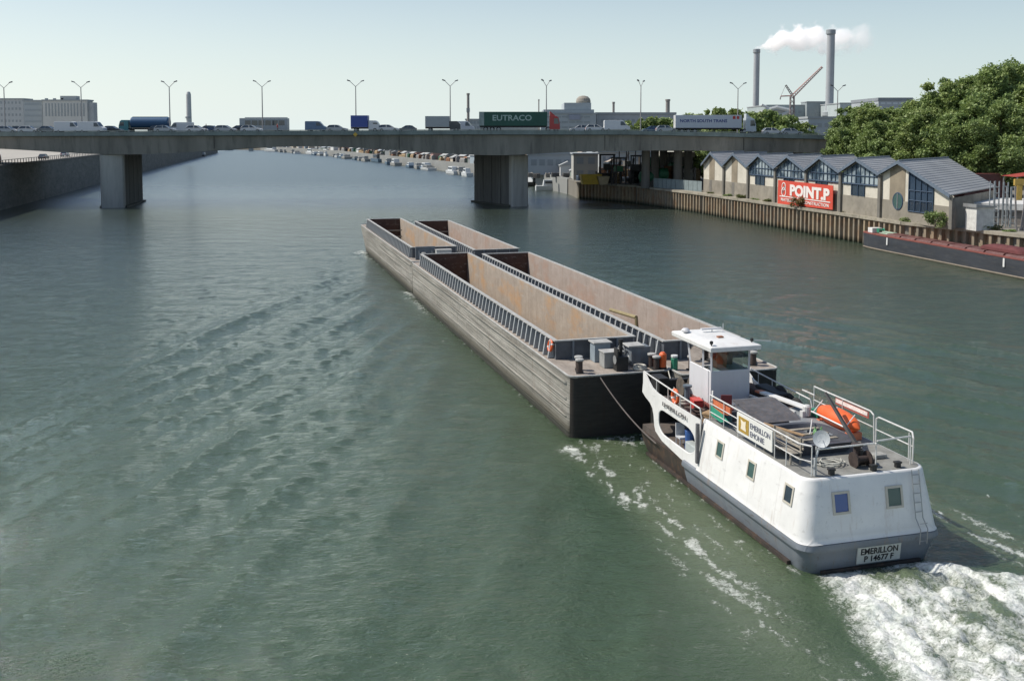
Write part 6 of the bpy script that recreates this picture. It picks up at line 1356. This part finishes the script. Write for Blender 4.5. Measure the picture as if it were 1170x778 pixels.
for k in range(18): MB().prism([(.4, 1.99), (2.7, 1.99), (2.5, 2.16), (1.6, 2.26), (.6, 2.16)], -8.2-k*3.0, -5.5-k*3.0, 'y').build('hatch_cover', mat('hatch_red', (.125, .05, .045), .6, .25, 1, dirt=.3, dirtcol=(.3, .25, .22)), bb_)
MB().box(.5, 1.9, -2.4, -1.4, 1.99, 2.6).build('bow_locker', white, bb_, .04); MB().lathe([(.3, -.4), (.15, -.35), (.15, .35), (.3, .4)], (1.3, -3.0, 2.35), 12, Vector((1, 0, 0)).to_track_quat('Z', 'Y')).build('windlass', green, bb_)
for y in (-6.5, -27): MB().box(-.09, -.04, y-.12, y+.12, .9, 1.8).build('draught_mark', white, bb_)
o = MB().loft([[(x, y, z) for x, y in plan(1.0*k, -3.4*k, 3.4*k, .8*k, .8*k)] for z, k in ((0, 1), (.3, .95), (.55, .6), (.62, .2))]).build('tarpaulin_heap', mat('tarp_maroon', (.12, .03, .03), .8, .3)); o.location = bb_.matrix_basis @ Vector((0, 0, 0)); 
bpy.context.view_layer.update(); o.location = bb_.matrix_world @ Vector((1.9, -25, 2.25)); o.rotation_euler = (0, 0, yaw); tag(o, 'dark maroon tarpaulin heaped on the hatch covers of the black barge', 'tarpaulin')
o = MB().box(-.7, .7, -1.2, 1.2, 0, .12).box(-.3, .3, -1.2, 1.2, .13, .3).build('upturned_dinghy', mat('dinghy_pale_green', (.33, .42, .33), .7), None, .05); o.location = bb_.matrix_world @ Vector((1.5, -4.6, 2.0)); o.rotation_euler = (0, 0, yaw); tag(o, 'pale green flat dinghy on the foredeck of the black barge', 'dinghy')

# ------------------------------------------------------------------ yard and boats under / beyond the bridge (right bank)
def yb(name, px0, px1, ytop, Y, depth, m, label, **k): return building(name, px0, px1, ytop, Y, depth, m, label, **k)
yb('depot_building', 655, 683, 176, 232, 9, haze_mat('yard1', (.36, .34, .29)), 'pale square depot building under the bridge behind the yellow skip', rows=2, cols=2, roofh=.3)
yb('depot_hall', 603, 654, 173, 262, 20, haze_mat('yard2', (.33, .36, .38)), 'bluish low hall under the bridge right of the right pier', rows=1, cols=5, roofh=1.2, win=(.7, .4), ybot=196)
yb('depot_hall', 684, 742, 172.5, 250, 20, haze_mat('yard3', (.40, .40, .38)), 'long whitish hall behind the gantries under the bridge', rows=1, cols=7, roofh=.6, win=(.45, .35), ybot=190)
yb('depot_hall', 762, 792, 174.5, 222, 12, haze_mat('yard4', (.10, .11, .10)), 'dark shed with a beige roof under the right end of the bridge', rows=0, cols=0, roofh=1.1, roofm=haze_mat('beige_roof', (.42, .38, .29)))
def skip(px, Y, m, label, w_=4.2, h=1.9):
    p_ = atY(px, 205, Y); e = empty('skip', (p_.x, Y, 3.6), R(8), label, 'skip'); mb = MB().prism([(-w_/2+.5, 0), (w_/2-.5, 0), (w_/2, h), (-w_/2, h)], -1.1, 1.1, 'y'); mb.build('body', m, e)
    for x in (-w_/2+.6, 0, w_/2-.6): MB().box(x-.07, x+.07, -1.18, -1.102, .1, h).build('stiffener', m, e)
    return e
skip(674, 212, mat('skip_yellow', (.60, .42, .05), .6, .2), 'yellow skip standing on the quay edge under the bridge', 4.6, 2.2)
skip(688, 211, mat('skip_cream', (.50, .42, .28), .7, .2), 'cream skip right of the yellow one', 2.6, 1.8)
def tank(px, Y, m, label, r=1.1, L2=3.2, z=1.9):
    p_ = atY(px, 195, Y); e = empty('green_tank', (p_.x, Y, 3.6), R(10), label, 'tank', 'green tanks in the yard'); q3 = Vector((1, 0, 0)).to_track_quat('Z', 'Y')
    MB().lathe([(r*.5, -L2/2), (r, -L2/2+.3), (r, L2/2-.3), (r*.5, L2/2)], (0, 0, z), 16, q3).build('drum', m, e)
    for x in (-L2/3, L2/3): MB().box(x-.15, x+.15, -r*.8, r*.8, 0, z-.3).build('support', cdk, e)
gk = mat('tank_green', (.03, .16, .09), .5, .3)
tank(738, 206, gk, 'green tank at the left of the yard under the bridge'); tank(756, 207, gk, 'green tank in the middle of the yard under the bridge', 1.3, 2.6, 2.4); tank(748, 216, gk, 'green tank raised behind the other two', 1.2, 3.6, 4.6); tank(770, 212, gk, 'green tank by the bridge columns', 1.5, 2.8, 3.4)
frm = mat('gantry_dark', (.07, .07, .075), .7, .3)
for i, (px, Y, h_, w_) in enumerate(((693, 214, 6.2, 3.0), (706, 208, 5.6, 2.2), (716, 222, 7.0, 3.4), (727, 212, 6.0, 2.2), (742, 222, 7.4, 3.6), (764, 214, 6.6, 2.6))):
    p_ = atY(px, 200, Y); e = empty('yard_gantry', (p_.x, Y, 3.6), R(i*23), 'dark steel gantry, %s in the yard under the bridge' % ('leftmost', 'second from the left', 'third from the left', 'fourth from the left', 'beside the green tanks', 'rightmost')[i], 'gantry', 'gantries in the yard')
    for x in (-w_/2, w_/2):
        for y in (-1, 1): MB().tube((x, y, 0), (x, y, h_), .12, 5).build('leg', frm, e)
    MB().box(-w_/2-.2, w_/2+.2, -1.15, 1.15, h_, h_+.3).build('top_beam', frm, e); MB().box(-w_/2, w_/2, -1.0, 1.0, h_*.5, h_*.5+.15).build('platform', frm, e)
    lattice('brace', Vector((-w_/2, 1, .4)), Vector((w_/2, 1, h_-.4)), .15, .15, frm, e, 3, .05)
    MB().box(-.8, .7, -.7, .7, h_*.5+.16, h_*.5+1.3).build('hopper', (frm, gk, mat('hopper_grey', (.25, .25, .24), .7))[i % 3], e)
fnc = mat('palisade', (.22, .27, .28), .6, .2, 1)
fe = empty('panel_fence', (0, 0, 0), 0, 'grey blue panel fence at the quay edge left of the first gable', 'fence')
for i, px in enumerate(range(746, 798, 5)):
    t = (px-746)/52; Y = 197-t*13; p_ = atY(px, 212, Y); p2 = atY(px+4.7, 212, Y-1.2); MB().loft([[(p_.x, p_.y, z), (p2.x, p2.y, z), (p2.x+.08, p2.y+.08, z), (p_.x+.08, p_.y+.08, z)] for z in (3.6, 5.6)]).build('panel', fnc, fe)
o = MB().lathe([(.18, 0), (.18, 2.2), (.25, 2.25), (.25, 2.5)], (0, 0, 0), 10).build('white_post', white_d); o.location = (36.2, 182, 3.65); tag(o, 'white post standing left of the first gable', 'post')
for i in range(16):
    px = 604+i*11+random.uniform(-3, 3); Y = 226-max(0, px-660)*.12+random.uniform(-2, 6); c_ = random.choice([(.30, .28, .25), (.12, .12, .12), (.35, .2, .12), (.1, .14, .2), (.4, .38, .33)]); w_ = random.uniform(.8, 2.2)
    if Y < 205: Y = 206
    px_ok = atY(px, 200, Y).x
    if px < 660 and Y < 240: Y = 240+random.uniform(0, 8)
    cn_ = {(.30, .28, .25): 'grey brown', (.12, .12, .12): 'black', (.35, .2, .12): 'rusty', (.1, .14, .2): 'dark blue', (.4, .38, .33): 'pale'}[c_]
    mb = MB().box(-w_/2, w_/2, -.6, .6, 0, .9).box(-w_/2+.1, w_/2-.1, -.5, .5, .93, 1.05).box(-w_/2, -w_/2+.12, -.62, .62, .0, 1.2).box(w_/2-.12, w_/2, -.62, .62, 0, 1.2)
    o = mb.build('pallet_crate', mat('crate_'+cn_.replace(' ', '_'), c_, .8, .3)); o.location = (atY(px, 200, Y).x, Y, 3.61); o.rotation_euler = (0, 0, random.uniform(0, 1)); tag(o, cn_+' crate among the clutter of the yard under the bridge', 'crate', cn_+' crates in the yard under the bridge')
random.seed(77)
sc = {'rusty': (.22, .11, .06), 'dark green': (.04, .11, .07), 'black': (.05, .05, .05), 'grey': (.25, .25, .24), 'timber coloured': (.33, .24, .14)}
for i in range(46):
    px = 688+random.random()*104; Y = random.uniform(205, 236) if px > 735 else random.uniform(216, 242); n_ = random.choice(list(sc)); w_, h_ = random.uniform(1.2, 3.6), random.uniform(1.0, 4.2); x_ = atY(px, 200, Y).x
    e = empty('material_stack', (x_, Y, 3.6), random.uniform(-.5, .5), n_+' stack of building materials in the crowded yard under the bridge', 'stack', n_+' stacks in the yard under the bridge'); k = int(h_/.45)+1
    mb = MB()
    for j in range(k): o_ = random.uniform(-.15, .15); mb.box(-w_/2+o_, w_/2+o_, -.7, .7, j*.45+.02, j*.45+.40)
    mb.build('layers', mat('stack_'+n_.replace(' ', '_'), sc[n_], .85, .35, 2), e)
    if h_ > 2: 
        for s in (-1, 1): MB().box(s*(w_/2+.2)-.06, s*(w_/2+.2)+.06, -.75, .75, 0, h_+.4).build('upright', frm, e)
random.seed(78)
for i, (p_, d) in enumerate(along([(8, 262), (3, 292), (-9, 341), (-28, 392), (-66, 502), (-114, 642)], 3.4)):
    q2 = p_+Vector((-d.y, d.x, 0))*-random.uniform(1.5, 6); n_ = random.choice(list(sc)); w_, h_ = random.uniform(1.2, 4.5), random.uniform(.7, 2.4)
    o = MB().box(-w_/2, w_/2, -.8, .8, 0, h_*.7).prism([(-.8, h_*.7+.01), (.8, h_*.7+.01), (.3, h_), (-.4, h_*.95)], -w_/2+.2, w_/2-.3, 'x').build('cargo_pile', mat('stack_'+n_.replace(' ', '_'), sc[n_], .85)); o.location = (q2.x, q2.y, 3.61); o.rotation_euler = (0, 0, math.atan2(d.y, d.x)+random.uniform(-.3, .3)); tag(o, n_+' pile of goods on the edge of the far right quay', 'pile', n_+' piles on the edge of the far right quay')
# boats
def boat(label, p_, yaw_, L2, hullm, cabm, group=None, kind='cabin_cruiser', w_=None, cabin=(.3, .75), h=1.0, ch=1.4):
    e = empty(kind, (p_.x, p_.y, 0), yaw_, label, 'boat', group); w_ = w_ or L2*.16; rg = []
    def o_(k, z): return [(x, y, z) for x, y in ((-L2/2, -w_*k), (L2*.25, -w_*k), (L2*.42, -w_*k*.55), (L2/2*(.9+.1*k), 0), (L2*.42, w_*k*.55), (L2*.25, w_*k), (-L2/2, w_*k))]
    MB().loft([o_(.75, -.4), o_(.92, .2), o_(1, h)]).build('hull', hullm, e); x0_, x1_ = -L2/2+L2*(1-cabin[1]), -L2/2+L2*(1-cabin[0])
    MB().loft([[(x0_, -w_*.75, h), (x1_, -w_*.7, h), (x1_, w_*.7, h), (x0_, w_*.75, h)], [(x0_+.2, -w_*.65, h+ch), (x1_-.6, -w_*.6, h+ch), (x1_-.6, w_*.6, h+ch), (x0_+.2, w_*.65, h+ch)]]).build('cabin', cabm, e)
    MB().box(x0_+.5, x1_-.9, -w_*.76, w_*.76, h+ch*.4, h+ch*.78).build('window', glass, e)
    return e
GBt = 'boats moored along the far right quay'; fw = mat('far_boat_white', (.60, .62, .62), .4, .1); fb = mat('far_boat_blue', (.10, .16, .22), .5, .1); fd2 = mat('far_boat_dark', (.10, .10, .10), .5, .1)
bo = [(628, 219, 7.5, fw, fw, 'white cabin boat moored at the piling right of the right pier', 5), (612, 214, 9, fd2, fw, 'dark hulled boat with white cabin just right of the right pier', 40), (518, 200.5, 12, fw, fw, 'long white open motorboat nearest to the right pier on its left', 112), (533, 203, 8, fw, fw, 'white cruiser touching the left edge of the right pier', 110), (487, 195.5, 12, fb, fw, 'blue hulled cruiser with white wheelhouse, left of the long white motorboat', 112), (466, 191, 9, fd2, fw, 'low dark boat between the two blue cruisers', 112), (434, 187.2, 20, fb, fd2, 'big dark blue barge end-on in the middle of the far quay', 112), (415, 183.5, 14, fw, fw, 'pale cruiser left of the dark blue barge', 115), (398, 182.0, 12, fw, fd2, 'pale boat with dark cabin on the far quay', 115), (376, 179.5, 22, fd2, fw, 'dark barge with white house farther along the quay', 115), (358, 178.5, 20, fw, fw, 'white houseboat, third from the far pillars', 118), (337, 176.3, 26, fd2, fd2, 'flat dark barge near the far bend', 118), (313, 175.3, 24, fw, fw, 'white houseboat farthest toward the bend', 130), (234, 181.0, 14, fd2, fw, 'small dark landing boat at the tip of the left quay', 100)]
random.seed(31); fgy = mat('far_boat_grey', (.33, .33, .31), .6, .2)
for i, (p_, d) in enumerate(along([(12.5, 240), (2, 292), (-10, 341), (-29, 392), (-67, 502), (-115, 642), (-186, 800)], 15)[1:]):
    if random.random() < .35: continue
    L2 = random.uniform(6, 17); o = boat('pale cabin boat moored in the line along the far right quay' if i % 3 else 'dark blue cabin boat moored in the line along the far right quay', p_+Vector((-3.0, -1, 0)), math.atan2(d.y, d.x)+random.uniform(-.1, .1), L2, random.choice((fw, fgy)) if i % 3 else fb, random.choice((fw, fgy, fgy)), 'white boats in the line along the far quay' if i % 3 else 'dark blue boats in the line along the far quay', h=random.uniform(.8, 1.4), ch=random.uniform(1, 1.7))
for px, y, L2, hm, cm, lb, hd in bo: boat(lb, at(px, y), R(hd), L2, hm, cm, GBt, h=1.2 if L2 < 15 else 1.8, ch=1.5 if L2 < 15 else 2.4)
for px, Y in ((236, 880), (262, 900), (266, 905), (289, 860)):
    p_ = atY(px, 172, Y); e = empty('river_pillar', (p_.x, Y, 0), 0, 'grey pillar standing in the far river bend, %s' % {236: 'leftmost of four', 262: 'second from the left', 266: 'third from the left', 289: 'rightmost of four'}[px], 'pillar', 'pillars in the far river bend')
    MB().box(-1.6, 1.6, -2, 2, -1, 5).build('shaft', haze_mat('grey', (.30, .34, .34)), e); MB().box(-2.2, 2.2, -2.5, 2.5, 5.01, 5.8).build('cap', haze_mat('grey', (.36, .38, .38)), e)
# far quay: row of sheds, stalls, containers, parked things
random.seed(12)
names = [('orange', (.40, .24, .12)), ('cream', (.55, .50, .40)), ('brick red', (.36, .13, .09)), ('white', (.62, .62, .60)), ('grey blue', (.22, .28, .33)), ('tan', (.45, .36, .25)), ('dark brown', (.14, .10, .08)), ('dark grey', (.12, .13, .13)), ('dull green', (.10, .15, .10))]
shore = [(13.5, 236), (3, 292), (-9, 341), (-28, 392), (-66, 502), (-114, 642), (-185, 800), (-227, 893)]
k = 0
for (p_, d) in along(shore, 6.5)[2:]:
    for row in range(3):
        off = 4+row*9+random.uniform(0, 4); n_, c_ = random.choice(names); q2 = p_+Vector((-d.y, d.x, 0))*(-off); w_, h_ = random.uniform(3, 7), random.uniform(1.4, 3.0)+row*1.7
        if 505 < p_.y < 1e9 and row == 0 and random.random() < .3: continue
        e = empty('quay_hut', (q2.x, q2.y, 3.6), math.atan2(d.y, d.x)+random.uniform(-.2, .2), n_+' hut on the far right quay beyond the bridge', 'hut', n_+' huts on the far right quay')
        MB().box(-w_/2, w_/2, -2, 2, 0, h_).build('wall', haze_mat('hut_'+n_.replace(' ', '_'), c_), e)
        MB().prism([(-2.4, h_), (2.4, h_), (0, h_+1.1)], -w_/2-.3, w_/2+.3, 'x').build('roof', haze_mat('hutroof_%d' % (k % 3), ((.30, .30, .29), (.40, .30, .22), (.24, .27, .30))[k % 3]), e)
        k += 1
# far bank stone wall line and distant tree rows seen under the bridge
fwv = empty('far_quay_wall', (0, 0, 0), 0, 'low pale quay wall along the far right bank beyond the bridge', 'quay wall'); mb = MB()
for (a, b_) in zip(shore, shore[1:]): mb.loft([[(a[0]-.25, a[1], z), (b_[0]-.25, b_[1], z), (b_[0]+1, b_[1], z), (a[0]+1, a[1], z)] for z in (-1, 3.75)])
mb.build('wall', haze_mat('farwall', (.15, .145, .125)), fwv)
for i, (p_, d) in enumerate(along(shore, 24)[1:]):
    q2 = p_+Vector((-d.y, d.x, 0))*-(32+random.uniform(0, 8)); o = dup(tq2 if i % 2 else tq, q2+Vector((0, 0, 3.6)), i*1.1, 'tree behind the huts of the far right quay beyond the bridge', 'trees behind the huts of the far right quay'); k = random.uniform(.45, .7); o.scale = (k*1.3, k*1.3, k)
tr = tree('x', (0, 0, 0), 71, 13, 6.5, leafA, 5000, .7, low=.1); first = True
for i, (px, Y) in enumerate(((250, 1080), (275, 1100), (300, 1060), (330, 980), (350, 960), (372, 900), (395, 860), (420, 760), (446, 720), (470, 640), (500, 560), (520, 520))):
    p_ = atY(px, 165, Y); o = tr if first else dup(tr, (0, 0, 0)); first = False
    o.location = (p_.x+10, Y, 3.6); o.scale = (1, 1, .8); o['label'] = 'distant tree in the row lining the far bank beyond the bridge'; o['group'] = 'distant trees lining the far bank'
